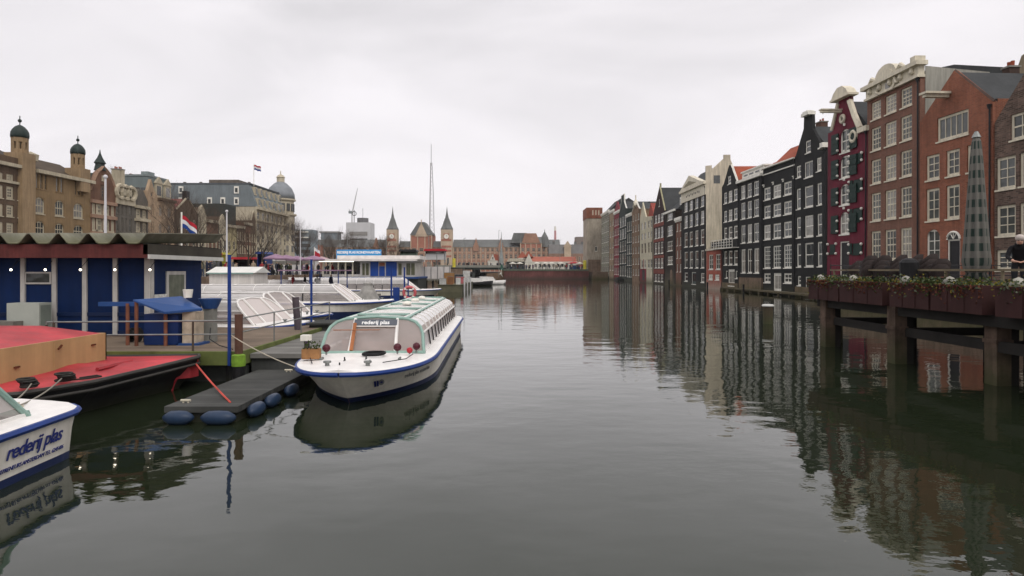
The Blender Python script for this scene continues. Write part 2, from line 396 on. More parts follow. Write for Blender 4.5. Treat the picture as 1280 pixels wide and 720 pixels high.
def rowhouse(name, label, px0, px1, top, wallm, bays, rows, roof=None, gable=None, group=GR, winw=.55, nx=2, ny=2, base=-.5, fm=None, Z=None, depth=10, cornice=None, fw=.11, side=None):
    f = Fr((FX, fz(px0)), (FX, fz(px1))) if Z is None else Fr(Z[0], Z[1])
    W = f.W; zt = f.h((px0+px1)/2, top)
    if gable is None: out = [(0, zt), (W, zt)]
    else:
        kind, gh = gable
        if kind == 'point': out = [(0, zt), (W/2, zt+gh), (W, zt)]
        elif kind == 'neck': out = [(0, zt), (W*.1, zt+gh*.15), (W*.28, zt+gh*.5), (W*.3, zt+gh), (W*.7, zt+gh), (W*.72, zt+gh*.5), (W*.9, zt+gh*.15), (W, zt)]
        elif kind == 'step':
            out = [(0, zt)]
            for k in range(4): out += [(W*(.12*k+.02), zt+gh*k/4), (W*(.12*k+.02), zt+gh*(k+1)/4)]
            out += [(W-a, b) for a, b in reversed(out[1:])]; out += [(W, zt)]
        elif kind == 'bell': out = [(0, zt)]+[(W*t, zt+gh*math.sin(math.pi*t)**1.6) for t in (.15, .25, .35, .45, .55, .65, .75, .85)]+[(W, zt)]
    h = House(name, label, 'house', f, base, out, wallm, group, depth, px=False)
    g = W/bays
    for (t, b) in rows:
        z1, z0 = f.h((px0+px1)/2, t), f.h((px0+px1)/2, b)
        for i in range(bays):
            cx = g*(i+.5); h.W(cx-g*winw/2, cx+g*winw/2, z0, z1, nx=nx, ny=ny, fw=fw, fm=fm, gl=GLASSF)
    if gable and gable[1] > 2 and gable[0] == 'point': h.W(W/2-.45, W/2+.45, zt+.3, zt+.3+gable[1]*.35, nx=1, ny=2, fw=fw, gl=GLASSF)
    h.wall()
    m = MB()
    if gable is None or cornice:
        m.bx(-.1, W+.1, -.35, 0, zt-.5, zt+.05); m.bx(-.05, W+.05, -.18, 0, zt-.8, zt-.5)
    else:
        for (x0, z0), (x1, z1) in zip(out, out[1:]): m.tube([(x0, .1, z0), (x1, .1, z1)], .2, 4)
    h.part(m, 'cornice', white)
    if roof: 
        rm, rh = roof
        if gable is None: par_roof(h, zt-.1, zt+rh, h.D*.45, rm)
        else: gable_roof(h, 0, zt-.2, W/2, zt+max(rh, .5), W, zt-.2, rm)
    return h

R5 = lambda a, b, n, fr_=.62: [(a+(b-a)*i/n, a+(b-a)*(i+fr_)/n) for i in range(n)]
h = rowhouse('canal_house', 'pale green grey canal house with dense white windows next to the far tower', 751.7, 761.5, 265, surf('grey_green_house', (.22, .22, .17), .85, .2, .5, .3), 4, R5(270, 346, 6), (slate, 4.2), fm=white, winw=.7, nx=2, ny=3)
chimney(h, 8, 4, h.out[0][1], 2, 1, 3.5)
h = rowhouse('canal_house', 'plain sand coloured canal house with few visible windows, second from the far tower', 761.5, 767.6, 263, tanb, 2, R5(275, 345, 5, .5), (slate, 3.6), winw=.35)
h = rowhouse('canal_house', 'narrow crimson canal house with white windows in the far half of the row', 767.6, 774.3, 264, redh, 3, R5(273, 347, 6, .7), (slate, 2), ('bell', 3), winw=.6, cornice=True)
h = rowhouse('canal_house', 'green black canal house with tall white window strips and neck gable beside the crimson house', 774.3, 783.3, 263, greenb, 3, R5(271, 348, 5, .8), (slate, 2.6), ('neck', 4.5), winw=.62)
h = rowhouse('canal_house', 'lower green black canal house with a white cornice, left of the brown brick house', 783.3, 790.2, 267, greenb, 3, R5(277, 349, 5, .8), (slate, 3), winw=.62)
h = rowhouse('canal_house', 'brown brick canal house topped by a pale ornate crest', 790.2, 800, 263, surf('brown_ochre', (.19, .125, .08), .9, .25, .5, .3), 3, R5(268, 350, 6, .55), (slate, 2), ('bell', 2.2), winw=.4)
m = MB(); m.tube([(h.fr.W/2-1.6, .0, h.out[0][1]+1.0), (h.fr.W/2, 0, h.out[0][1]+2.2), (h.fr.W/2+1.6, 0, h.out[0][1]+1.0)], [.5, .6, .5], 6); m.tube([(h.fr.W/2, 0, h.out[0][1]+2), (h.fr.W/2, 0, h.out[0][1]+4)], .15, 5); h.part(m, 'crest', cream)
# cream house (left half pointed, right half flat with an orange roof), red ground floors
f = Fr((FX, fz(800)), (FX, fz(816.3))); W = f.W
h = House('canal_house', 'cream canal house with small dark windows above a red ground floor', 'house', f, -.5, [(800, 275), (803.5, 253), (807.5, 271), (816.3, 270)], creamh, GR, 11)
cl = [(801.8, 804), (805.5, 807.7), (810, 812), (813.3, 815.2)]
h.grid(cl, [(277, 286), (290.5, 299), (303.5, 316.5)], 808, nx=1, ny=2, fw=.08, fm=cream, gl=GLASSF)
h.grid([(801.5, 804), (805, 807.6)], [(325, 335)], 804, nx=2, ny=2, gl=GLASSF); h.grid([(809.5, 812), (813, 815.6)], [(324, 335)], 812, nx=2, ny=2, gl=GLASSF)
h.wall()
m = MB(); m.prism([(f.x(809), f.h(809, 271)), (f.x(816), f.h(816, 270)), (f.x(811.5), f.h(811, 254))], .35, 10); h.part(m, 'roof', surf('red_tiles', (.27, .055, .04), .85, .25, .8, .2))
m = MB(); zz = f.h(804, 324); m.bx(.02, f.x(808), -.03, 0, -.5, f.h(804, 336)); m.bx(.02, .5, -.03, 0, 2, zz); m.bx(f.x(804.3), f.x(804.8), -.03, 0, 2, zz); h.part(m, 'red_front', redh)
m = MB(); m.bx(f.x(803), f.x(806), -.06, -.03, .6, 3.1); h.part(m, 'boat_door', darkm)
# dark purple pointed gable with brick bands
f = Fr((FX, fz(816.8)), (FX, fz(831))); W = f.W
h = House('canal_house', 'dark purple brown canal house with a sharp pointed gable and brick red bands', 'house', f, -.5, [(817, 267.5), (824.6, 233), (831, 263)], surf('purple_brick', (.035, .016, .016), .85, .3, .5, .2, moss=((.05, .05, .03), -.2, 1.2)), GR, 13)
h.grid([(818.3, 821), (822, 824.8), (825.8, 828.9)], [(268, 278), (284.5, 297.5), (303, 317), (323, 335), (343, 352)], 823.5, nx=2, ny=2, fw=.17, gl=GLASSF)
h.grid([(823.2, 824.8)], [(249, 258)], 824, nx=1, ny=2, gl=GLASSF)
h.wall()
m = MB()
for y0, y1 in ((278.5, 283), (298.5, 302), (319, 322.5), (336.5, 342)):
    m.bx(.05, W-.05, -.03, 0, f.h(823.5, y1), f.h(823.5, y0))
h.part(m, 'brick_band', surf('band_red', (.19, .055, .04), .9, .2, .6, .2))
gable_roof(h, 0, f.h(817, 267.5), f.x(824.6), f.h(824.6, 234.5), W, f.h(831, 263), slate)
m = MB(); m.tube([(0, .1, f.h(817, 267.5)), (f.x(824.6), .1, f.h(824.6, 233)), (W, .1, f.h(831, 263))], .16, 4); m.tube([(f.x(824.6), .2, f.h(824.6, 234)), (f.x(824.6), .2, f.h(824.6, 229))], .2, 4); h.part(m, 'gable_trim', surf('pale_trim', (.35, .33, .2), .8))
# brown/black narrow house with slate mansard and dormer
f = Fr((FX, fz(831)), (FX, fz(844.6))); W = f.W
h = House('canal_house', 'dark brown canal house with single white windows under a slate roof with a white dormer', 'house', f, -.5, [(831, 264), (844.6, 263)], surf('dark_brown_house', (.025, .017, .013), .85, .3, .5, .3, moss=((.09, .08, .05), -.2, 3.2)), GR, 12)
h.grid([(834.5, 841)], [(265.5, 275.5), (282, 295), (301.5, 314), (320.5, 331)], 838, nx=3, ny=2, fw=.16, gl=GLASSF)
h.wall(); par_roof(h, f.h(838, 264), f.h(838, 238), 5, slate, zb=f.h(838, 264))
m = MB(); m.bx(-.05, W+.05, -.3, 0, f.h(838, 264.5)-.25, f.h(838, 263.5)); h.part(m, 'cornice', white)
m = MB(); x = f.x(844); m.bx(x-1.5, x+.6, 1.4, 3.2, f.h(843, 256), f.h(843, 246.5)); m.mat(1).bx(x-1.1, x+.2, 1.36, 1.4, f.h(843, 254.5), f.h(843, 248.5)); h.part(m, 'dormer', [white, GLASSF])
m = MB(); m.lathe([(1.1, 0), (1.1, 2), (.8, 2.7), (0, 3)], (W*.62, -.02, .2), 10, sy=.06); h.part(m, 'boat_door', mossy)
rowhouse('canal_house', 'narrow rusty brown brick house squeezed left of the black pediment house', 844.6, 852.5, 272, surf('rust_brick', (.17, .085, .06), .9, .3, .5, .3, moss=((.06, .06, .03), -.2, 1.4)), 2, [(279, 289), (297, 307), (313, 323), (330, 340)], (slate, 1.5), winw=.4, ny=2)

# black house with pediment and pale side wall
f = Fr((FX, fz(852.5)), (FX, fz(882.6))); W = f.W
zc = f.h(882.6, 231.5); za = f.h(867, 219)
h = House('canal_house', 'large black canal house with a white pediment and a bare pale side wall', 'house', f, -.5, [(852.5, 236.5), (882.6, 231.5)], blackb, GR, 5.4)
xm = f.x(864)
zc2 = h.out[0][1]
h.grid([(855.6, 859.6), (862, 866), (869, 873), (876, 880.3)], [(246.5, 261.5), (266.5, 282.5), (288.5, 307.5), (313.5, 335)], 868, nx=1, ny=2, fw=.17, gl=GLASSF)
h.grid([(855.6, 859.6), (876, 880.3)], [(341, 352)], 868, nx=1, ny=2, fw=.17, gl=GLASSF)
h.door(f.x(864.8), f.x(870), .6, f.h(867, 340), surf('door_green', (.03, .05, .045), .5))
h.wall(eave=zc)
m = MB(); zz = (zc+zc2)/2
m.bx(-.2, W+.2, -.5, 0, zz-.35, zz+.12); m.bx(-.05, W+.05, -.12, 0, zz-2.1, zz-.35)
pa = f.h(866, 219.5); m.prism([(-.2, zz+.12), (W*.94, zz+.12), (W*.40, pa+.2)], -.35, .6); h.part(m, 'pediment', cream)
m = MB(); m.prism([(W*.14, zz+.5), (W*.72, zz+.5), (W*.40, pa-.8)], -.37, -.35); h.part(m, 'tympanum', surf('tympanum', (.27, .24, .17), .9, .3, 2))
tm = text_mesh('MDCCCLXXXV', .01, white) if False else None
m = MB()
for k in range(9): m.box((W*.25+k*W*.065, -.13, zz-1.25+.12*(k % 2)), (.38, .03, .35))
h.part(m, 'inscription_band', darkm)
ridge = EYE+(HOR-197)/F*fz(882.6); topc = EYE+(HOR-207)/F*fz(882.6)
m = MB(); m.prism([(.4, zz), (3.6, ridge-.5), (5.3, zz+1)], .0, W-.35, 'x'); h.part(m, 'roof', slate)
m = MB(); m.prism([(.02, -.5), (.02, topc), (1.0, topc+.1), (1.0, topc-.6), (3.0, ridge-.1), (3.0, ridge+.5), (4.1, ridge+.5), (4.1, ridge-.3), (5.4, topc-2), (5.4, -.5)], W-.3, W+.05, 'x')
m.mat(1).bx(W+.05, W+.07, 1.3, 2.35, EYE+(HOR-229)/F*fz(882.6), EYE+(HOR-219)/F*fz(882.6)); h.part(m, 'side_wall', [palew, GLASSF])
# low red annex between
f = Fr((FX, fz(882.9)-.05), (FX, fz(902.6))); W = f.W
h = House('annex_house', 'low faded red brick annex with two tall white windows below the bare pale wall', 'house', f, -.5, [(882.9, 311.5), (902.6, 310)], surf('faded_red_brick', (.33, .10, .07), .9, .3, .9, .3, moss=((.36, .31, .25), -.2, 1.6)), GR, 8)
h.grid([(886, 891.5), (894.5, 900.5)], [(318, 337)], 892, nx=2, ny=3, fw=.16); h.grid([(885.5, 890.7), (893.6, 899)], [(342.8, 350)], 892, nx=2, ny=2, fw=.28)
h.wall(); m = MB(); m.bx(0, W, -.2, 8, f.h(892, 313), f.h(892, 310.4)); m.bx(W*.55, W+.4, -.9, .1, f.h(898, 310.5), f.h(898, 309.5)); h.part(m, 'parapet', palew)
m = MB()
for k in range(5): m = MB(); m.box((1.2+k*1.1, .6, f.h(892, 306)), (.55, .4, 1.0)); h.part(m, 'roof_box', darkm)
# black pointed gable
f = Fr((FX, fz(902.6)), (FX, fz(923.9))); W = f.W
h = House('canal_house', 'black canal house with a small white tipped pointed gable and a white balcony', 'house', f, -.5, [(902.6, 234.5), (905, 230), (911.7, 206.5), (914, 206.5), (922, 229), (923.9, 229)], blackb, GR, 12)
h.grid([(905, 909), (910.6, 915.5), (917.3, 922)], [(238.5, 252.5), (262, 276), (283, 298.5), (313.5, 331)], 913, nx=1, ny=2, fw=.2)
h.grid([(910, 914)], [(220, 230)], 912, nx=1, ny=2, fw=.2); h.grid([(906.7, 909.6), (919.2, 921.8)], [(338.5, 347.5)], 913, nx=1, ny=1, fw=.15)
h.door(f.x(910.5), f.x(918.3), f.h(914, 357), f.h(914, 336.5), white)
h.wall(eave=f.h(913, 236)); gable_roof(h, 0, f.h(903, 236), f.x(912.5), f.h(912, 208), W, f.h(923, 230), tileor, over=0)
m = MB(); m.tube([(f.x(914), .15, f.h(914, 206)), (f.x(922), .15, f.h(922, 228.5)), (W-.1, .15, f.h(923, 229))], .17, 4); h.part(m, 'gable_trim', white)
m = MB(); z = f.h(913, 309.5); x0 = -2.2; m.bx(x0, W, -1.0, 0, z-.12, z)
for k in range(9): m.bx(x0+k*(W-x0-.08)/8, x0+.08+k*(W-x0-.08)/8, -1.0, -.92, z, z+1.25)
for zz in (.4, .8, 1.25): m.bx(x0, W, -1.01, -.93, z+zz-.06, z+zz)
h.part(m, 'balcony', white)
m = MB(); m.bx(0, W, -.06, 0, -.5, f.h(913, 356)+.3); h.part(m, 'base', mossy)
# black house with white attic band
f = Fr((FX, fz(923.9)), (FX+.3, fz(952)+.3)); W = f.W
h = House('canal_house', 'black canal house with a white attic storey and a mossy brick base', 'house', f, -.5, [(923.9, 228), (952, 219.5)], blackb2, GR, 12)
h.grid([(926.5, 932), (934.5, 940), (942.5, 949)], [(229, 246), (251, 272), (280, 303), (311, 341)], 938, nx=2, ny=2, fw=.16)
h.wall(); zt = f.h(938, 224); z2 = f.h(938, 212.5)
m = MB(); m.bx(-.1, W+.1, -.4, 0, zt-.1, zt+.25); m.bx(.6, W-.2, .25, 2.5, zt+.1, z2)
for k in range(4): m.mat(1).bx(1.2+k*1.9, 2.5+k*1.9, .22, .25, zt+.7, z2-.35)
m.mat(0).bx(.45, W-.05, .1, 2.6, z2, z2+.2); h.part(m, 'attic_storey', [white, GLASSF])
par_roof(h, zt+.2, z2+1.6, 5, tileor, y0=2.5)
m = MB(); m.bx(0, W, -.07, 0, -.5, f.h(938, 347)); h.part(m, 'base', mossy)
# black wide house with three bays and flat cornice
f = Fr((FX+.3, fz(952)+.3), (33.2, 75.0)); W = f.W
h = House('canal_house', 'black flat topped canal house with white gridded windows and a brick chimney above', 'house', f, -.5, [(952, 213), (993.5, 198)], blackb2, GR, 12)
cl = [(954.8, 963), (966.4, 976), (979.5, 989.5)]
h.grid(cl, [(231, 247), (254.5, 270.5), (279, 298.5)], 971, nx=2, ny=2, fw=.19); h.grid(cl, [(307, 335.5)], 971, nx=3, ny=5, fw=.17)
h.grid([cl[0], cl[2]], [(341.5, 354)], 971, nx=2, ny=2, fw=.19); h.door(f.x(967), f.x(976.5), f.h(971, 366), f.h(971, 341.5), white)
h.wall()
m = MB(); zl, zr = h.out[0][1], h.out[1][1]
m.box((W/2, -.12, (zl+zr)/2+.05), (W+.1, .45, .16)); m.box((W/2, -.05, (zl+zr)/2-.75), (W, .14, .14)); h.part(m, 'cornice', white)
m = MB(); zw = f.h(971, 228.5)
for k in range(4): m.lathe([(.17, 0), (.17, .12), (0, .16)], (W*(.03+.31*k), -.05, zw+.1), 6)
for k in range(4): m.box((W*(.03+.31*k), -.03, zw+.05), (.3, .06, .35))
h.part(m, 'stone_blocks', white)
m = MB(); a = f.x(962); b = f.x(993); z0 = zl+.1; m.prism([(1.2, z0), (4.5, z0+3.1), (11, z0)], -1.5, W*.72, 'x'); h.part(m, 'roof', tileor)
chimney(h, f.x(985), 4.2, zl+1.6, 1.1, .9, 3.1, surf('chimney_brown', (.10, .055, .04), .9, .3, 2))
# dark slate-grey house with raised gable block
f = Fr((33.2, 75.0), (33.5, 68.0)); W = f.W
h = House('canal_house', 'charcoal canal house with a tall chimney block gable and slate side roof', 'house', f, -.5, [(993.5, 197), (996, 193), (1005.5, 161), (1006, 146), (1016.5, 143), (1017, 161), (1029, 184), (1034, 184)], blackb2, GR, 12)
h.grid([(996, 1001.5), (1006.2, 1017), (1021.8, 1028)], [(232.5, 259), (269.5, 296), (303.5, 333.5)], 1011, nx=1, ny=2, fw=.17)
h.grid([(996, 1002)], [(207, 222)], 999, nx=2, ny=2, fw=.17); h.grid([(1006, 1017)], [(201.5, 222)], 1011, nx=2, ny=1, fw=.15); h.grid([(1021.5, 1027.5)], [(197, 214)], 1024, nx=2, ny=2, fw=.17)
h.grid([(1007.5, 1014.5)], [(175.5, 191)], 1011, nx=1, ny=2, fw=.15)
h.grid([(997, 1001)], [(345, 357)], 999, nx=1, ny=2, fw=.15)
h.door(f.x(1007), f.x(1013), .4, f.h(1010, 346), darkm)
h.wall(eave=f.h(1010, 200)); gable_roof(h, 0, f.h(994, 198), f.x(1011), f.h(1011, 158), W, f.h(1033, 186), slate, over=0)
m = MB(); m.box((f.x(1011.3), .0, f.h(1011, 143)), (1.6, .9, .35)); m.box((f.x(1011.3), .0, f.h(1011, 141)), (1.1, .8, .3)); h.part(m, 'gable_cap', white); m = MB(); m.bx(W-.5, W+.1, -.5, .3, f.h(1032, 185), f.h(1032, 179)); m.bx(W-.9, W-.5, -.5, .3, f.h(1032, 186), f.h(1032, 184)); h.part(m, 'corner_stone', white)
m = MB(); m.bx(0, W, -.06, 0, -.5, 1.1); h.part(m, 'base', mossy)
struct_led = MB(); struct_led.prism([(31.9, 98), (32.6, 98), (33.0, 66), (31.3, 66)], .28, .48, 'z')
for k in range(11): struct_led.bx(31.6, 31.8, 67+k*3, 67.25+k*3, -.5, .35)
struct_led.build('timber_ledge', surf('ledge_wood', (.10, .085, .05), .9, .3, 1), None, label='low mossy timber ledge along the water below the black houses', cat='ledge')

# --- three houses on the quay and one more beyond the frame
Q = (28.3, 57.5), (28.5, 51.4); QZ = 2.35
f = Fr(*Q); W = f.W
h = House('warehouse', 'burgundy warehouse with dark green shutters, a white capped neck gable and round windows', 'house', f, 0.2, [(1034, 167), (1039, 165), (1044, 143), (1046.5, 131), (1047, 119), (1060.5, 116), (1061, 126), (1072, 158), (1082.8, 161)], burg, 'houses on the quay at the right edge', 12)
rows = [(161, 190.5), (194, 222.5), (229.5, 256.5), (265, 292.5)]
h.grid([(1049.3, 1061)], rows, 1055, nx=2, ny=2, fw=.15, arch=True)
h.grid([(1066, 1074)], [(191.5, 203.5), (224, 239), (260, 276), (303.5, 317.5)], 1070, nx=1, ny=1, fw=.06, fm=shutter); h.grid([(1037, 1043.5)], [(305, 317)], 1040, nx=1, ny=1, fw=.06, fm=shutter)
h.door(f.x(1049.5), f.x(1061), QZ, f.h(1055, 301.5), darkm, glassy=False)
h.wall(eave=f.h(1060, 167)); gable_roof(h, 0, f.h(1034, 168), f.x(1055), f.h(1055, 127), W, f.h(1082, 162), slate, over=0)
m = MB()
for t, b in rows:                                              # opened loading shutters either side of each door
    z0, z1 = f.h(1055, b), f.h(1055, t)
    for x in (f.x(1048.4)-1.15, f.x(1061.8)):
        s = MB(); s.bx(x, x+1.1, -.14, -.06, z0+.1, z1-.2)
        for k in (.25, .5, .75): s.bx(x+.05, x+1.05, -.17, -.14, z0+(z1-z0)*k-.05, z0+(z1-z0)*k+.05)
        h.part(s, 'shutter', shutter)
    m.lathe([(.11, -.1), (.11, .1)], (f.x(1055), -.05, z1+.35), 6); 
    for x in (f.x(1048.3), f.x(1062.3)):
        for z in (z0+.3, z1-.7): m.ball((x, -.2, z), .11, 6)
for t, b in [(191.5, 203.5), (224, 239), (260, 276), (303.5, 317.5)]:
    z0, z1 = f.h(1070, b), f.h(1070, t); xa, xb = f.x(1066), f.x(1074)
    s = MB(); s.bx(xa+.02, xb-.02, -.03, .05, z0+.03, z1-.03); s.bx(xa-.45, xa-.05, -.1, -.04, z0, z1); s.bx(xb+.05, xb+.45, -.1, -.04, z0, z1); h.part(s, 'shutter', shutter)
    for x in (xa-.45, xb+.45):
        for z in (z0+.1, z1-.1): m.ball((x, -.14, z), .12, 6)
z0, z1 = f.h(1040, 317), f.h(1040, 305); xa, xb = f.x(1037), f.x(1043.5)
s = MB(); s.bx(xa+.02, xb-.02, -.03, .05, z0+.03, z1-.03); h.part(s, 'shutter', shutter)
for x in (xa-.25, xb+.25):
    for z in (z0, z1): m.ball((x, -.08, z), .12, 6)
h.part(m, 'shutter_stays', white)
m = MB()
o = h.out
xc = f.x(1054); zt = f.h(1054, 118)
pts = [(xc-1.35, -.1, zt-.2), (xc-1.0, -.1, zt+.25), (xc-.4, -.1, zt+.62), (xc+.35, -.1, zt+.62), (xc+.95, -.1, zt+.25), (xc+1.3, -.1, zt-.2)]
m.prism([(p[0], p[2]) for p in pts], -.45, .35); m.bx(xc-1.5, xc+1.45, -.5, .4, zt-.38, zt-.2)
m.tube([(f.x(1061), -.02, f.h(1061, 126)), (f.x(1067), -.02, f.h(1067, 144)), (f.x(1074), -.02, f.h(1074, 160))], .26, 6); m.bx(f.x(1073), W+.15, -.25, .3, f.h(1078, 165), f.h(1078, 158.5))
m.tube([(f.x(1046.5), -.02, f.h(1046, 130)), (f.x(1043), -.02, f.h(1043, 146)), (f.x(1039), -.02, f.h(1039, 163))], .2, 6)
m.torus((f.x(1066.5), -.06, f.h(1066, 170.5)), .42, .16, 'y'); m.torus((f.x(1052.5), -.06, f.h(1052, 149)), .30, .13, 'y')
h.part(m, 'gable_trim', cream)
m = MB(); m.lathe([(0, -.02), (.34, 0)], (0, 0, 0), 10)
m = MB(); m.prism([(f.x(1066.5)+.36*math.cos(a), f.h(1066, 170.5)+.36*math.sin(a)) for a in [k*math.pi/6 for k in range(12)]], -.06, -.02); m.prism([(f.x(1052.5)+.26*math.cos(a), f.h(1052, 149)+.26*math.sin(a)) for a in [k*math.pi/6 for k in range(12)]], -.06, -.02); h.part(m, 'round_window', GLASSF)
m = MB(); m.box((f.x(1050), -.9, f.h(1050, 139)), (.3, 1.8, .3)); m.box((f.x(1050), -.9, f.h(1050, 137.6)), (.5, 1.9, .1)); m.tube([(f.x(1050), -1.6, f.h(1050, 139)), (f.x(1050), -1.6, f.h(1050, 143))], .04, 5); h.part(m, 'hoist_beam', cream)

f = Fr((28.5, 51.4), (28.6, 44.9)); W = f.W
h = House('town_house', 'tall brown brick town house with a cream scrolled cornice and fifteen sash windows', 'house', f, 0.2, [(1083, 120), (1149.5, 95)], brownb, 'houses on the quay at the right edge', 6.5)
cl = [(1088.4, 1100.6), (1106, 1119.7), (1125, 1139.5)]
h.grid(cl, [(117.8, 141.4), (151.8, 182)], 1112.7, nx=3, ny=4, fw=.15, fm=cream); h.grid(cl, [(193.5, 225.4), (237.6, 273.3), (287, 325)], 1112.7, nx=3, ny=4, fw=.15, fm=cream)
h.wall()
zc = (h.out[0][1]+h.out[1][1])/2; zt = f.h(1147, 73)
m = MB(); m.bx(.0, W, -.12, .32, zc-.1, zt-.55); m.bx(-.25, W+.25, -.45, .4, zt-.55, zt-.25); m.bx(-.1, W+.1, -.25, .3, zc-.28, zc-.1)
xc = W*.45
arch = [(xc+1.35*math.cos(a), zt-.3+.95*math.sin(a)) for a in [math.pi*k/10 for k in range(11)]]
m.prism(arch, -.35, .3); m.prism([(xc+1.05*math.cos(a), zt-.4+.62*math.sin(a)) for a in [math.pi*k/10 for k in range(11)]], -.42, -.35)
m.bx(W-.5, W+.05, -.4, .35, zt-.25, zt+.12)
for sg in (-1, 1):
    m.tube([(xc+sg*1.3, -.2, zt-.2), (xc+sg*1.8, -.25, zt+.05), (xc+sg*2.3, -.25, zt-.25)], [.16, .2, .1], 7)
    m.tube([(xc+sg*.9, -.2, zt-.5), (xc+sg*1.3, -.25, zt-1.1), (xc+sg*.8, -.25, zt-1.4)], [.1, .16, .06], 7)
for k in range(5): m.lathe([(.12, 0), (.2, .12), (.1, .5)], (W*(.1+.2*k), -.2, zc+.1), 8)
h.part(m, 'cornice', cream)
m = MB(); m.prism([(xc+.28*math.cos(a), zt-1.0+.42*math.sin(a)) for a in [math.pi*k/6 for k in range(12)]], -.16, -.11); h.part(m, 'oval_window', GLASSF)
m = MB(); m.prism([(.35, zt-.9), (.35, zt-.6), (2.0, zt-.75), (4.9, zt-1.0), (4.9, 0), (.35, 0)], W, W+.05, 'x'); h.part(m, 'side_wall', surf('grey_render', (.30, .29, .25), .9, .12, .5, .3))
m = MB(); m.prism([(.4, zt-.9), (2.5, zt-.45), (6.0, zt-.6), (6.5, zt-1.2)], .1, W-.1, 'x'); h.part(m, 'roof', slate)

f = Fr((28.6, 44.9), (28.9, 38.5)); W = f.W
h = House('town_house', 'orange brick town house with a pointed gable and arched ground floor window', 'house', f, 0.2, [(1150.5, 153), (1192, 88), (1238, 128)], orangeb, 'houses on the quay at the right edge', 5.2)
h.grid([(1170.5, 1210.5)], [(142, 172.5)], 1190, nx=5, ny=1, fw=.17, fm=cream); h.grid([(1157.3, 1174), (1182, 1199.5), (1208, 1224)], [(193, 225), (236, 275.5)], 1165.7, nx=2, ny=3, fw=.17, fm=cream)
h.grid([(1158, 1174.5)], [(287, 327)], 1166, nx=2, ny=3, fw=.14, arch=True)
h.door(f.x(1184), f.x(1200), QZ, f.h(1192, 299), darkm, glassy=False)
zz = f.h(1192, 299)
h.wall(eave=f.h(1151, 153)); 
m = MB(); xc = f.x(1192); r = (f.x(1200)-f.x(1184))/2; m.tube([(xc+r*math.cos(a), -.02, zz+r*.85*math.sin(a)) for a in [math.pi*k/8 for k in range(9)]], .08, 6)
for a in (60, 90, 120): m.tube([(xc, -.02, zz), (xc+r*math.cos(math.radians(a)), -.02, zz+r*.85*math.sin(math.radians(a)))], .03, 5)
m.mat(1).prism([(xc+r*math.cos(a), zz+r*.85*math.sin(a)) for a in [math.pi*k/8 for k in range(9)]], -.02, -.005); h.part(m, 'fanlight', [white, GLASSF])
zl = f.h(1151, 153); za = f.h(1192, 88); zr = f.h(1236, 128)
gable_roof(h, 0, zl, xc, za-.12, W, zr, slate, over=0, y0=.3)
m = MB(); m.tube([(0, .1, zl), (xc, .1, za), (W, .1, zr)], .09, 4); h.part(m, 'gable_trim', brickdk)
m = MB(); m.box((f.x(1184), -.8, f.h(1184, 119)), (.34, 1.6, .34)); m.box((f.x(1184), -.8, f.h(1184, 117)), (.7, 1.8, .14)); h.part(m, 'hoist_beam', cream)
chimney(h, W*.35, 4.7, za-1.0, .6, .7, 1.5)

f = Fr((28.95, 38.4), (29.3, 30.6)); W = f.W
h = House('town_house', 'dark rough brick town house with pale blocked windows at the right edge', 'house', f, 0.2, [(1237.5, 155), (1281, 90), (1330, 40), (1392, 95)], rubble, 'houses on the quay at the right edge', 12)
h.grid([(1242.7, 1267), (1274, 1299), (1318, 1350)], [(196.5, 236.5), (256.5, 295.5), (312, 338)], 1254, nx=2, ny=3, fw=.16, fm=cream)
h.grid([(1263, 1300)], [(141, 174)], 1272, nx=3, ny=2, fw=.15, fm=cream)
h.wall(eave=f.h(1238, 156)); gable_roof(h, 0, f.h(1238, 156), f.x(1330), f.h(1330, 42), W, f.h(1392, 97), slate, over=0)
f = Fr((36.5, 47), (37.2, 38)); h = House('town_house', 'beige gable and dark roof of a taller house behind the rough brick one', 'house', f, 0.2, [(1258, 112), (1275, 70), (1330, 30), (1400, 120)], surf('beige_render', (.22, .18, .12), .9, .2, .5, .2), 'houses on the quay at the right edge', 8)
h.W(4.0, 5.0, f.h(1300, 130), f.h(1300, 100)); h.wall(); gable_roof(h, 0, f.h(1258, 112), f.x(1330), f.h(1330, 34), f.W, f.h(1400, 121), slate)
f = Fr((29.3, 30.6), (29.6, 20)); h = House('town_house', 'brick town house next along the quay past the rough brick one', 'house', f, 0.2, [(1400, 60), (1800, -200)], brownb, 'houses on the quay at the right edge', 12, px=False)
h.out = [(0, 17), (f.W, 17)]; h.auto(3, 3.6, 3.2, 1.9, 4, nx=2, ny=4); h.wall(); m = MB(); m.bx(-.1, f.W+.1, -.3, .2, 17, 17.4); h.part(m, 'cornice', cream)

rl = random.Random(5)
for o in list(COL.objects):
    if o.parent is None and o.type == 'EMPTY' and o.name.split('.')[0] in ('canal_house', 'town_house', 'warehouse'):
        o.rotation_euler = (rl.uniform(-.006, .006), rl.uniform(-.005, .004), 0)
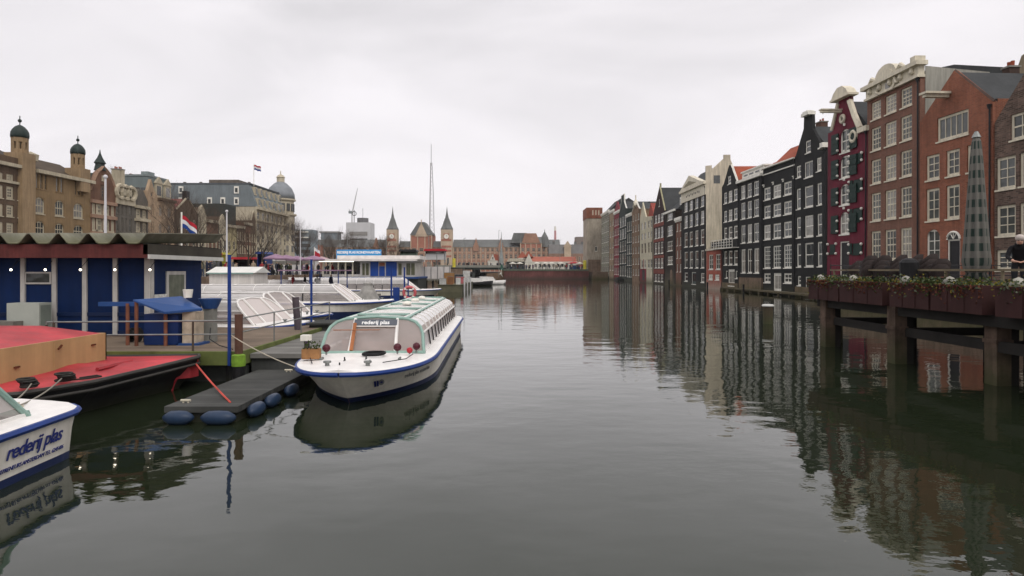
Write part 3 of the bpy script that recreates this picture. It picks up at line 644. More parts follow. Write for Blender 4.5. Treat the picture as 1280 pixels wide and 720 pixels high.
# ================================================================== left bank street front (facade line X = -60)
LX = -60.0
def lz(px): return -LX*F/(640-px)
GL = 'street fronts along the left embankment'
ochre = surf('ochre_brick', (.215, .145, .075), .9, .2, .4, .2)
ochre2 = surf('ochre_light', (.27, .19, .11), .9, .2, .4, .2)
lbrown = surf('left_brown', (.11, .075, .05), .9, .25, .5, .25)
lred = surf('left_red', (.145, .078, .05), .9, .25, .5, .25)
lcream = surf('left_cream', (.42, .37, .27), .85, .2, .5, .25)
lgrey = surf('left_grey', (.12, .108, .09), .9, .25, .5, .25)
ltan = surf('left_tan', (.36, .26, .17), .85, .18, .4, .2)
dome_g = surf('dome_green_black', (.018, .030, .026), .5, .3, 2)
def lfr(a, b, dx=0): return Fr((LX-dx, lz(a)), (LX-dx, lz(b)))
fm = lcream
# brick terrace at the left edge
f = lfr(-60, 31); h = House('terrace_house', 'brown terrace house with cream window surrounds at the left edge behind the blue cabin', 'building', f, 2.2, [(-60, 178), (31, 200)], lbrown, GL, 14)
h.grid([(-28, -20), (-14, -7), (-2, 4), (8, 17), (22, 29.5)], [(217.5, 228), (233, 249), (256, 271), (278.5, 293)], 12, nx=2, ny=3, fw=.28, fm=fm, gl=GLASSF)
h.wall(); m = MB(); zt = h.out[1][1]
m.bx(0, f.W, -.5, 0, zt-1.2, zt-.8); m.bx(0, f.W, -.2, 0, zt-3.2, zt-2.9); h.part(m, 'cornice', lcream)
par_roof(h, zt-.3, zt+2.3, 5, surf('left_dark_roof', (.06, .05, .042), .85, .2, 1))
# ochre brick building with two domed turrets
f = lfr(31, 113); W = f.W; h = House('turret_building', 'ochre brick building with two domed turrets and arched windows behind the blue cabin', 'building', f, 2.2, [(31, 210), (113, 226.5)], ochre, GL, 16)
zt = h.out[0][1]; zb = h.out[1][1]; zt = (zt+zb)/2
h.grid([(43.5, 56), (68.7, 80), (91.8, 104)], [(248.5, 269), (278, 294), (304, 322)], 62, nx=3, ny=2, fw=.2, fm=fm, gl=GLASSF, arch=True)
h.grid([(45.5, 48), (50.5, 53.5), (56, 59), (70, 73.5), (76, 79), (94, 96), (98, 100), (102, 104)], [(219, 238)], 62, nx=1, ny=3, fw=.08, fm=ochre, gl=GLASSF)
h.wall()
m = MB(); m.bx(f.x(43), W+.3, -.6, 0, zt-.35, zt+.1); h.part(m, 'cornice', lcream)
m = MB(); m.prism([(.0, zt-.1), (4, zt+2.3), (10, zt+2.3), (15, zt-.1)], .5, W-.5, 'x'); h.part(m, 'roof', surf('brown_roof', (.07, .052, .035), .85, .2, 1))
def turret(px0, px1, ytop, ydome, ybase, ybody):
    xa, xb = f.x(px0), f.x(px1); Yc = f.Y((px0+px1)/2); r = (px1-px0)/2/F*Yc; xc = (xa+xb)/2; hh = lambda y: EYE+(HOR-y)/F*Yc
    m = MB(); m.box((xc, r*.7, (hh(ybase)+hh(ybody))/2), (2*r+.4, 2*r+.6, hh(ybase)-hh(ybody)))
    zb, zd, zt_ = hh(ybase), hh(ydome), hh(ytop)
    for k in range(8):
        a = k*math.pi/4+math.pi/8; m.box((xc+r*.82*math.cos(a), r*.7+r*.82*math.sin(a), (zb+zd)/2), (r*.34, r*.34, zd-zb))
    m.lathe([(r*1.02, zb-.1), (r*1.02, zb+.5)], (xc, r*.7, 0), 8); m.lathe([(r*1.02, zd-.6), (r*1.06, zd)], (xc, r*.7, 0), 8)
    t = h.part(m, 'turret', ochre2)
    m = MB(); m.smooth = True; H = zt_-zd
    H *= 1.0; m.lathe([(r*1.1, zd-.05), (r*1.14, zd+H*.15), (r*1.1, zd+H*.4), (r*.92, zd+H*.62), (r*.6, zd+H*.84), (r*.22, zd+H*.97), (0, zd+H)], (xc, r*.7, 0), 12); m.ball((xc, r*.7, zd+H+.5), .22, 6); m.tube([(xc, r*.7, zd+H-.1), (xc, r*.7, zd+H+1.1)], .06, 5)
    o = m.build('dome', dome_g, t)
turret(22, 39.5, 156, 172, 192, 294); turret(95, 109.5, 179.5, 192.5, 211, 240)
m = MB(); m.lathe([(.8, 0), (.9, .8), (0, 1.2)], (f.x(47), .9, zt+1.2), 6); h.part(m, 'chimney', lcream)
# dutch gable
f = lfr(113, 144.5); W = f.W; h = House('gable_house', 'red brown ornate gable house with cream lower floors beside the turret building', 'building', f, 2.2, [(113.5, 238), (118, 224), (122, 215), (126, 212), (129, 208), (133, 212), (137, 217), (141, 226), (144.5, 236)], lred, GL, 14)
h.grid([(115, 119.5), (122, 128), (131, 137), (139, 143)], [(256, 268.5), (274, 290)], 129, nx=2, ny=2, fw=.3, fm=lcream, gl=GLASSF); h.grid([(126, 132)], [(231, 249)], 129, nx=1, ny=3, fw=.4, fm=lbrown, gl=GLASSF); h.grid([(127, 131)], [(219, 226)], 129, nx=1, ny=1, fw=.3, fm=lcream, gl=GLASSF)
h.wall(.6); m = MB()
for (x0, z0), (x1, z1) in zip(h.out, h.out[1:]): m.tube([(x0, .1, z0), (x1, .1, z1)], .28, 5)
for z in (f.h(129, 253), f.h(129, 271), f.h(129, 292)): m.bx(0, W, -.3, 0, z-.3, z+.2)
c_ = MB(); c_.bx(f.x(115), f.x(142.5), -.04, 0, f.h(129, 290), f.h(129, 288)); c_.bx(f.x(119.8), f.x(121.8), -.04, 0, f.h(129, 290), f.h(129, 256)); c_.bx(f.x(128.2), f.x(130.8), -.04, 0, f.h(129, 290), f.h(129, 256)); c_.bx(f.x(115), f.x(142.5), -.06, 0, f.h(129, 273), f.h(129, 269)); h.part(c_, 'stone_front', lcream)
h.part(m, 'gable_trim', surf('rosy_stone', (.30, .19, .13), .85, .2, 1))
m = MB(); z = f.h(129, 208); m.lathe([(.8, z-.6), (.6, z+.3), (.8, z+.5), (.35, z+1.3), (.12, z+1.9), (.05, z+2.4), (0, z+2.5)], (W/2, .5, 0), 8); h.part(m, 'spire', dome_g)
gable_roof(h, 0, h.out[0][1]-1, W/2, f.h(129, 216), W, h.out[-1][1]-1, dome_g)
# grey house with pale scalloped crest
f = lfr(144.5, 168); W = f.W; h = House('grey_house', 'dark grey narrow windowed house with a pale scalloped crest', 'building', f, 2.2, [(144.5, 248), (148, 244), (152, 248), (156, 245), (160, 250), (164, 248), (168, 252)], lgrey, GL, 14)
h.grid([(146, 149), (151.5, 154), (156.5, 159), (161.5, 165)], [(256, 268), (272.5, 290), (297, 312)], 156, nx=1, ny=2, fw=.22, fm=lgrey, gl=GLASSF); h.wall()
m = MB(); z = f.h(156, 249); m.bx(0, W, -.2, 0, z-.9, z)
for k in range(3): m.torus((W*(.2+.3*k), -.1, z+1.0), 1.0, .35, 'y', 12, 6)
h.part(m, 'crest', lcream); par_roof(h, z-1, f.h(156, 228), 5, surf('roof_dk', (.055, .048, .04), .9, .2, 1))
for px in (161, 166): chimney(h, f.x(px), 2, f.h(px, 240), .9, .9, 3.5, lcream)
# white grey next
f = lfr(168, 185); W = f.W; h = House('white_house', 'grey house with white balconied bays between the scalloped and sandstone houses', 'building', f, 2.2, [(168, 250), (174, 236), (179, 238), (185, 252)], lgrey, GL, 14)
h.grid([(170, 176), (178, 183)], [(262, 272), (278, 290), (297, 310)], 176, nx=2, ny=2, fw=.35, fm=lcream, gl=GLASSF); h.wall(.5)
m = MB()
for y in (259, 275, 294): z = f.h(176, y); m.bx(0, W, -.5, 0, z-.25, z+.2)
h.part(m, 'stone_band', lcream); gable_roof(h, 0, h.out[0][1]-1, W/2, f.h(176, 234), W, h.out[0][1]-1, surf('roof_dk', (.055, .048, .04)))
# sandstone
f = lfr(185, 218); W = f.W; h = House('sandstone_house', 'warm sandstone house with paired windows and small dormers in front of the grey block', 'building', f, 2.2, [(185, 238), (189, 224), (193, 238), (197, 246), (218, 254)], ltan, GL, 14)
h.grid([(188.5, 192), (199, 203.5), (209.8, 214.8)], [(258, 271.5), (279, 293), (300, 313)], 205, nx=2, ny=1, fw=.22, fm=ltan, gl=GLASSF); h.grid([(188.5, 191.5)], [(240, 247)], 190, nx=1, ny=1, fw=.2, fm=ltan, gl=GLASSF); h.wall(.5)
m = MB(); z = f.h(207, 250); m.bx(f.x(197), W, -.5, 0, z-.3, z+.15); h.part(m, 'cornice', lbrown)
m = MB(); m.prism([(.2, z-.5), (4.5, z+4.2), (13, z-.5)], f.x(196), W, 'x'); h.part(m, 'roof', surf('mottled_tile', (.17, .075, .05), .9, .3, 1))
for px in (201, 212):
    m = MB(); x = f.x(px); m.bx(x-1, x+1, .3, 2.5, z+.2, z+2.6); m.prism([(x-1.2, z+2.6), (x+1.2, z+2.6), (x, z+3.8)], .2, 2.5); m.mat(1).bx(x-.6, x+.6, .26, .3, z+.6, z+2.2); h.part(m, 'dormer', [lcream, GLASSF])
# row of narrower fronts towards the hotel
def lrow(label, a, b, top, wm, bays, kind=None, gh=2.5, roof=None, frame=lcream, start=4.2, step=3.2, hh=1.9, ny=2, corn=True, group=GL):
    f = lfr(a, b); W = f.W; zt = f.h((a+b)/2, top)
    out = {None: [(0, zt), (W, zt)], 'point': [(0, zt), (W/2, zt+gh), (W, zt)], 'bell': [(0, zt)]+[(W*t, zt+gh*math.sin(math.pi*t)**1.5) for t in (.15, .3, .42, .5, .58, .7, .85)]+[(W, zt)]}[kind]
    h = House('street_house', label, 'building', f, 2.2, out, wm, group, 12, px=False)
    k = int((zt-.8-start-hh)//step)+1; h.auto(bays, start, step, hh, max(k, 1), nx=2, ny=ny, fw=.22, fm=frame, gl=GLASSF); h.wall(.4)
    m = MB()
    if kind is None: m.bx(-.1, W+.1, -.4, 0, zt-.45, zt+.1)
    else:
        for (x0, z0), (x1, z1) in zip(out, out[1:]): m.tube([(x0, .1, z0), (x1, .1, z1)], .22, 4)
    h.part(m, 'cornice', lcream)
    if roof: (gable_roof(h, 0, zt-.5, W/2, zt+gh-.3, W, zt-.5, roof, y0=.5) if kind else par_roof(h, zt-.1, zt+3, 5, roof))
    return h, f, zt
pinkroof = surf('faded_tile', (.26, .095, .085), .9, .2, .7, .2)
h, f, zt = lrow('house with a faded pink roof and a dark stepped gable behind the waving flag', 221, 247, 264, lbrown, 3, 'point', 2.6, pinkroof)
m = MB(); m.prism([(1, zt-2.5), (5.5, zt+1.4), (12, zt-2.5)], -9, -.1, 'x'); h.part(m, 'roof', pinkroof); m = MB(); m.bx(-9, 0, .3, 12, 2.2, zt-2.4); h.part(m, 'wing', darkm)
m = MB(); m.box((f.W/2, .3, zt+2.9), (1.2, .8, 1.6)); h.part(m, 'chimney', darkm)
lrow('small pale gabled house right of the pink roof', 247, 258, 270, lcream, 2, 'bell', 2.0, lbrown)
lrow('red brown brick house with a flat cream cornice left of the white flagpole', 258, 273, 276, lred, 3, None)
lrow('white ornate gable house right of the white flagpole', 273, 284, 288, lcream, 2, 'bell', 3.2, lbrown, frame=lbrown)
h, f, zt = lrow('house with dark slab side wall and yellowish front below the hotel', 284, 296, 282, surf('yellow_render', (.34, .29, .16), .9, .2, .6, .2), 2, None)
m = MB(); m.bx(-.9, .0, .2, 8, zt, zt+4.4); m.bx(0, f.W, .2, 8, zt, zt+4.4); h.part(m, 'roof_block', surf('dark_slab', (.04, .045, .04), .85))
lrow('narrow brown brick house with cream bands in the run before the hotel', 296, 305, 283, lbrown, 3, None, start=4.0, step=2.8)
h, f, zt = lrow('reddish brick house with a cream cornice hood in the run before the hotel', 305, 314, 279, lred, 3, None, start=4.0, step=2.8)
lrow('last dark brick house with a curved cream gable against the hotel', 314, 320, 276, lbrown, 2, 'bell', 2.2, start=4.0, step=2.8)
# modern grey block behind
gb = surf('grey_panel', (.15, .18, .18), .6, .12, .4, .1)
o = thing('office_block', 'plain grey green modern block rising behind the sandstone house', 'building', (-64.7, 106.5, 2.2))
m = MB(); m.prism([(0, 0), (4.1, 0), (4.1, 5.6), (0, 5.6)], 0, 16.5, 'z'); m.prism([(-5, 1), (0, 1), (0, 8), (-5, 8)], 0, 14, 'z'); m.build('wall', gb, o)
m = MB(); m.bx(-.1, 4.2, -.1, 5.7, 16.5, 16.8); m.bx(1.8, 3.0, 2, 4, 16.8, 17.6); m.build('roof_edge', surf('grey_edge', (.2, .23, .23)), o)
for z in (13.6,): 
    for k in range(3): m = MB(); m.bx(.5+k*1.2, 1.3+k*1.2, -.04, 0, z, z+1); m.build('window', GLASSF, o)
# the hotel
hot = thing('hotel', 'large pale stone hotel with a blue grey mansard roof and corner dome', 'hotel', (-60, 150, 2.2), 0)
hst = surf('hotel_stone', (.45, .40, .30), .85, .15, .35, .25); hsl = surf('hotel_mansard', (.155, .18, .19), .7, .12, .5, .15)
f = Fr((-60, 150), (-60, 173.5)); hh = House('hotel', '', '', f, 2.2, [(0, 18.0), (f.W, 18.0)], hst, None, 47, px=False, root=hot)
hh.loc = Vector((0, 0, -2.2)); hh.auto(8, 4.0, 2.75, 1.9, 5, w=1.7, nx=2, ny=2, fw=.2, fm=lcream, gl=GLASSF); hh.wall()
m = MB(); m.bx(-.2, f.W+.2, -.7, 0, 17.3, 18.0); m.bx(0, f.W, -.4, 0, 6.3, 6.7); m.bx(0, f.W, -.3, 0, 14.6, 14.9)
for k in range(9): m.bx(k*f.W/8-.18, k*f.W/8+.18, -.2, 0, 6.7, 17.3)
hh.part(m, 'cornice', lcream)
m = MB(); m.prism([(-.1, 18.0), (1.6, 23.2), (46, 23.2), (47, 18.0)], -.1, f.W*.8, 'x'); m.mat(1).bx(-.2, f.W*.8, 1.3, 46.3, 23.2, 23.5)
for k, zz in ((.06, 0), (.17, 0), (.285, 0), (.40, 0), (.50, 0), (.61, 0)):
    pass
hh.part(m, 'mansard_roof', [hsl, surf('lead_edge', (.09, .1, .11))])
for k in range(6):
    for z, w, dy in ((18.2, 1.3, .0), (20.8, 1.1, .75)):
        m = MB(); x = 1.6+k*3.1; m.bx(x-w/2, x+w/2, dy-.15, dy+1.5, z, z+1.9); m.mat(1).bx(x-w/2+.2, x+w/2-.2, dy-.19, dy-.15, z+.3, z+1.6); hh.part(m, 'dormer', [lcream, GLASSF])
m = MB()
for k in range(6): m.box((.2, 3+k*7.2, 20.6), (.35, .3, 5.2))
for k in range(12): m.box((1, 2+k*3.8, 23.6), (.5, .5, .5))
m.box((4, 8, 23.9), (6, 7, 1)); hh.part(m, 'roof_ribs', surf('rib_brown', (.13, .11, .09)))
for k, z in [(2, 21.0), (2, 18.4), (5.2, 18.4), (8.3, 18.4), (15, 18.4), (15, 21.0), (21, 21), (27, 18.4)]:
    m = MB(); yy = 2.5+k; m.bx(-.25, .6, yy-.55, yy+.55, z, z+1.7); m.mat(1).bx(-.29, -.25, yy-.3, yy+.3, z+.3, z+1.3); hh.part(m, 'dormer', [white, GLASSF])
m = MB(); m.bx(-1.2, 0, 30, 37, 23, 25.2); hh.part(m, 'roof_plant', darkm) if False else None
# corner rotunda and dome
yc = f.W-.6; m = MB(); m.smooth = False
m.lathe([(3.6, 2.2), (3.6, 17.6), (4.1, 17.8), (4.1, 18.2), (3.4, 18.3), (3.4, 21.6), (3.9, 21.8), (3.9, 22.2)], (yc, 2.5, 0), 16); hh.part(m, 'rotunda', hst)
for k in range(8):
    a = -math.pi/2+(k-3.5)*.42
    for z in (4.2, 7.2, 10.2, 13.2): pass
    m = MB(); m.box((yc+3.42*math.cos(a), 2.5+3.42*math.sin(a), 19.9), (.9, .3, 2.0), a+math.pi/2); hh.part(m, 'window', GLASSF)
for k in range(6):
    a = -math.pi/2+(k-2.5)*.5
    m = MB()
    for z in (5.0, 7.9, 10.8, 13.7): m.box((yc+3.6*math.cos(a), 2.5+3.6*math.sin(a), z+.9), (.8, .2, 1.7), a+math.pi/2)
    hh.part(m, 'window', GLASSF)
m = MB(); m.smooth = True; m.lathe([(3.7, 22.2), (3.6, 23.6), (2.9, 25.2), (1.7, 26.4), (.9, 26.9)], (yc, 2.5, 0), 16); dm = hh.part(m, 'dome', surf('dome_lead', (.20, .215, .23), .6, .15, 1))
m = MB(); m.lathe([(1.0, 26.8), (1.0, 28), (1.2, 28.1), (.7, 28.7), (.15, 29.0), (.1, 29.8), (0, 30)], (yc, 2.5, 0), 10); m.build('lantern', hst, dm)

# ------------------------------------------------------------------ the long brick station
stn = thing('station_building', 'long red brick railway station with two clock towers closing the far end of the water', 'railway station', (0, 400, 2.2))
sred = surf('station_red', (.33, .14, .095), .9, .2, .15, .1); sst = surf('station_stone', (.46, .36, .26), .9, .15, .3, .1); srf = surf('station_roof', (.13, .135, .13), .85, .2, .2, .1)
def X4(px): return (px-640)/2.0
def Z4(py): return EYE+(HOR-py)/2.0
def srect(name, x0, x1, z0, z1, y0, y1, mats, extra=None):
    m = MB(); m.bx(X4(x0), X4(x1), y0, y1, z0-2.2, z1-2.2)
    if extra: extra(m)
    return m.build(name, mats, stn)
def wings(x0, x1, zt, bays, roofz, y0=0):
    f = Fr((X4(x0), 400+y0), (X4(x1), 400+y0)); hs = House('w', '', '', f, 2.2, [(0, zt), (f.W, zt)], sred, None, 18, px=False, root=stn); g = f.W/bays
    for z, hgt in ((4.5, 4.0), (10.2, 3.0), (14.6, 2.4)):
        if z+hgt > zt-.4: continue
        for i in range(bays): hs.W(g*(i+.5)-g*.3, g*(i+.5)+g*.3, z, z+hgt, nx=3, ny=2, fw=.22, fm=sst, gl=GLASSF, sill=False)
    hs.wall(); m = MB()
    for z in (3.4, 9.3, 13.7, zt-.5): m.bx(0, f.W, -.2, 0, z, z+.45)
    for i in range(bays+1): x = min(max(g*i, .3), f.W-.3); m.bx(x-.28, x+.28, -.35, -.2, 2.2, zt+.2)
    hs.part(m, 'stone_band', sst); m = MB(); m.prism([(-.6, zt), (5, roofz), (13, roofz), (18, zt)], 0, f.W, 'x'); hs.part(m, 'roof', srf)
    return f
wings(382, 485, 17.6, 16, 22.5); wings(498, 552, 17.6, 9, 21.5); wings(566, 700, 17.6, 23, 22.5)
f = wings(514, 541, 25, 3, 26.5, -3)
m = MB(); m.prism([(-.4, 25), (f.W+.4, 25), (f.W/2+2, 33), (f.W/2-2, 33)], 0, 12); o = m.build('gable_roof', srf, stn, loc=(X4(514), -3, -2.2)); 
m = MB(); m.prism([(f.W/2-4, 24), (f.W/2+4, 24), (f.W/2, 32.5)], -.5, .2); m.tube([(f.W/2, 0, 32), (f.W/2, 0, 34.5)], .3, 5); m.build('gable_front', sst, stn, loc=(X4(514), -3, -2.2))
for a, b in ((485, 498), (552, 566)):
    w = X4(b)-X4(a); m = MB(); m.bx(0, w, 0, w, 0, 26); 
    t = m.build('tower', sst, stn, loc=(X4(a), -5, 0))
    m = MB()
    for z in (9.5, 13, 15.5, 19.5): m.bx(.4, w-.4, -.12, 0, z-.6, z+.6)
    m.build('brick_band', sred, t)
    m = MB(); m.smooth = False; m.prism([(w/2-1.7+0, 20), (w/2+1.7, 20), (w/2+1.7, 23.6), (w/2-1.7, 23.6)], -.25, -.0); m.build('clock_panel', sred, t)
    m = MB(); m.prism([(w/2+1.5*math.cos(k*math.pi/8), 21.8+1.5*math.sin(k*math.pi/8)) for k in range(16)], -.4, -.25); m.mat(1).box((w/2+.35, -.44, 22.1), (.9, .06, .14), 0); m.mat(1).box((w/2, -.44, 22.3), (.14, .06, 1.1)); m.build('clock_face', [white, darkm], t)
    m = MB(); m.prism([(0, 0), (w, 0), (w, w), (0, w)], 26, 26.6, 'z'); m.lathe([(w*.56, 26.6), (w*.42, 28.5), (w*.30, 31), (w*.20, 33), (w*.16, 33.4), (w*.07, 36.5), (.1, 40), (0, 41)], (w/2, w/2, 0), 8); m.build('spire', srf, t)
    for k in range(2): m = MB(); m.bx(w*.28+k*w*.28, w*.44+k*w*.28, -.1, .0, 5, 8.5); m.build('window', GLASSF, t)
for px in (595, 626, 470, 500):
    if px == 500: continue
    m = MB(); m.prism([(-1.7, 15), (1.7, 15), (1.7, 18.6), (1.1, 18.6), (1.1, 20.2), (.5, 20.2), (.5, 21.6), (0, 23.4), (-.5, 21.6), (-.5, 20.2), (-1.1, 20.2), (-1.1, 18.6), (-1.7, 18.6)], -1, 3); m.build('gable_front', surf('station_gable', (.30, .17, .115), .9, .2, .3), stn, loc=(X4(px), 0, -2.2+.0))
f = wings(650, 677, 20, 4, 24, -3)
m = MB(); m.prism([(1, 20), (f.W-1, 20), (f.W-3.5, 26), (3, 26)], -.6, 0); m.mat(1).prism([(-6, 20), (6, 20), (4, 26.3), (-4, 26.3)], 1, 10); m.build('gable_front', [surf('station_gable', (.30, .17, .115)), srf], stn, loc=(X4(650), -3, -2.2))
m = MB(); m.lathe([(3.5, 15.5), (2.2, 21.5), (.3, 25), (0, 27)], (0, 0, 0), 8); m.build('corner_roof', srf, stn, loc=(X4(681), 2, 0))
# second long grey roofed building in front right
o = thing('station_annex', 'brown stone building with a grey mansard right of the station, above the red roofed cafe', 'building', (X4(686), 380, 2.2)); f = Fr((X4(684), 380), (X4(742), 380))
hs = House('a', '', '', f, 2.2, [(0, 13), (f.W, 13)], surf('annex_brown', (.22, .14, .10), .9, .2, .3, .1), None, 14, px=False, root=o)
hs.auto(12, 4, 4.4, 2.8, 2, nx=2, ny=2, fw=.2, fm=sst, gl=GLASSF); hs.wall()
m = MB(); m.prism([(0, 13), (2.5, 18.5), (10, 18.5), (14, 13)], 0, f.W, 'x'); hs.part(m, 'roof', surf('annex_roof', (.16, .155, .15), .9, .15, .3, .1))
m = MB(); m.bx(9, 13, -.8, 3, 2.2, 17); m.prism([(8.6, 17), (13.4, 17), (11, 20.5)], -1, 3); hs.part(m, 'dormer', sst)
for x in (3, 16, 20): chimney(hs, x, 4, 18, 1.4, 1, 2.3, srf)
# far background: office towers, crane, chimney, mast
def far_block(label, px0, px1, yt, Y, col, bands=0):
    a, b = at(px0, yt, Y), at(px1, yt, Y); o = thing('office_tower', label, 'building', (a.x, Y, 2.2)); z = a.z-2.2; w = b.x-a.x
    m = MB(); m.bx(0, w, 0, w*.8, 0, z); m.build('wall', col, o)
    for k in range(bands): m = MB(); m.bx(w*.15, w*.88, -.3, 0, z*(.45+.14*k), z*(.53+.14*k)); m.build('window', GLASSF, o)
    return o, w, z
pale = surf('pale_tower', (.5, .5, .5), .8, .1, .1); greyt = surf('grey_tower', (.2, .24, .26), .7, .1, .1)
o, w, z = far_block('white and glass office tower with a dark round drum on its roof behind the station', 432.5, 463, 278, 560, pale, 3)
m = MB(); m.lathe([(5, z), (5, z+4.2)], (w*.62, w*.3, 0), 14); m.build('roof_drum', surf('drum_grey', (.12, .12, .12)), o); m = MB(); m.tube([(w*.62, w*.3, z+4), (w*.62, w*.3, z+13)], .15, 4); m.tube([(w*.3, 3, z), (w*.3, 3, z+11)], .3, 4); m.torus((w*.3, 3, z+8), 1.8, .3, 'y'); m.build('roof_masts', darkm, o)
o, w, z = far_block('wide grey flat roofed block behind the left station wing', 401, 422, 291, 520, greyt, 2)
m = MB(); m.bx(-1, w+1, -1, w, z, z+1.2); m.build('roof_edge', surf('flat_roof_grey', (.25, .25, .24)), o)
o, w, z = far_block('grey and white block with a flat oversailing roof beyond the hotel dome', 365, 391, 287, 300, greyt, 3)
m = MB(); m.bx(-1, w*.8, -1, w, z*.93, z*.96); m.bx(-1, w*.8, -1, w, z*.80, z*.83); m.build('floor_slab', white, o)
far_block('low red brick block left of the station wing', 372, 398, 306, 360, sred, 2)
far_block('brown building right of the station behind the annex', 720, 745, 296, 450, surf('far_brown', (.2, .17, .15)), 2)
p = at(694, 300, 600); o = thing('smokestack', 'thin pale red smokestack far behind the station', 'chimney', (p.x, 600, 2.2)); m = MB(); m.lathe([(1.3, 0), (1.0, 38)], n=10); m.mat(1).lathe([(1.05, 38), (.95, 42)], n=10); m.build('stack', [surf('stack_pink', (.5, .25, .25)), white], o)
p = at(539, 180, 700); o = thing('radio_mast', 'tall thin lattice radio mast rising behind the station', 'mast', (p.x, 700, 2.2)); H = p.z-2.2
m = MB()
for k in range(3): a = k*2.1; m.tube([(4.2*math.cos(a), 4.2*math.sin(a), 0), (2.4*math.cos(a), 2.4*math.sin(a), H*.62), (.8*math.cos(a), .8*math.sin(a), H*.85)], .34, 4)
for k in range(26):
    z = H*.85*k/26; r = 4.2-(z/(H*.85))*2.6
    for j in range(3): m.tube([(r*math.cos(j*2.1), r*math.sin(j*2.1), z), (r*math.cos((j+1)*2.1), r*math.sin((j+1)*2.1), z+H*.033)], .16, 3)
m.build('lattice', surf('mast_grey', (.32, .31, .32)), o); m = MB(); m.tube([(0, 0, H*.84), (0, 0, H)], .35, 5); m.box((-4, 0, H*.36), (1.2, 1.2, 3)); m.box((-3, 0, H*.36), (4, .4, .4)); m.build('antenna', surf('mast_grey', (.32, .31, .32)), o)
p = at(440, 268, 650); o = thing('tower_crane', 'pale tower crane with a raised jib behind the station', 'crane', (p.x, 650, 2.2))
m = MB(); m.tube([(0, 0, 0), (0, 0, p.z-2.2)], .7, 4); m.build('crane_tower', pale, o); q = at(447, 235, 650); m = MB(); m.tube([(0, 0, p.z-2), (q.x-p.x, 0, q.z-2.2)], [.8, .3], 4); m.tube([(0, 0, p.z-2), (-3, 0, p.z+3)], .4, 4); m.build('jib', pale, o); m = MB(); m.box((-1.5, 0, p.z), (3.5, 2.5, 2.5)); m.build('counterweight', surf('grey_edge', (.2, .23, .23)), o)
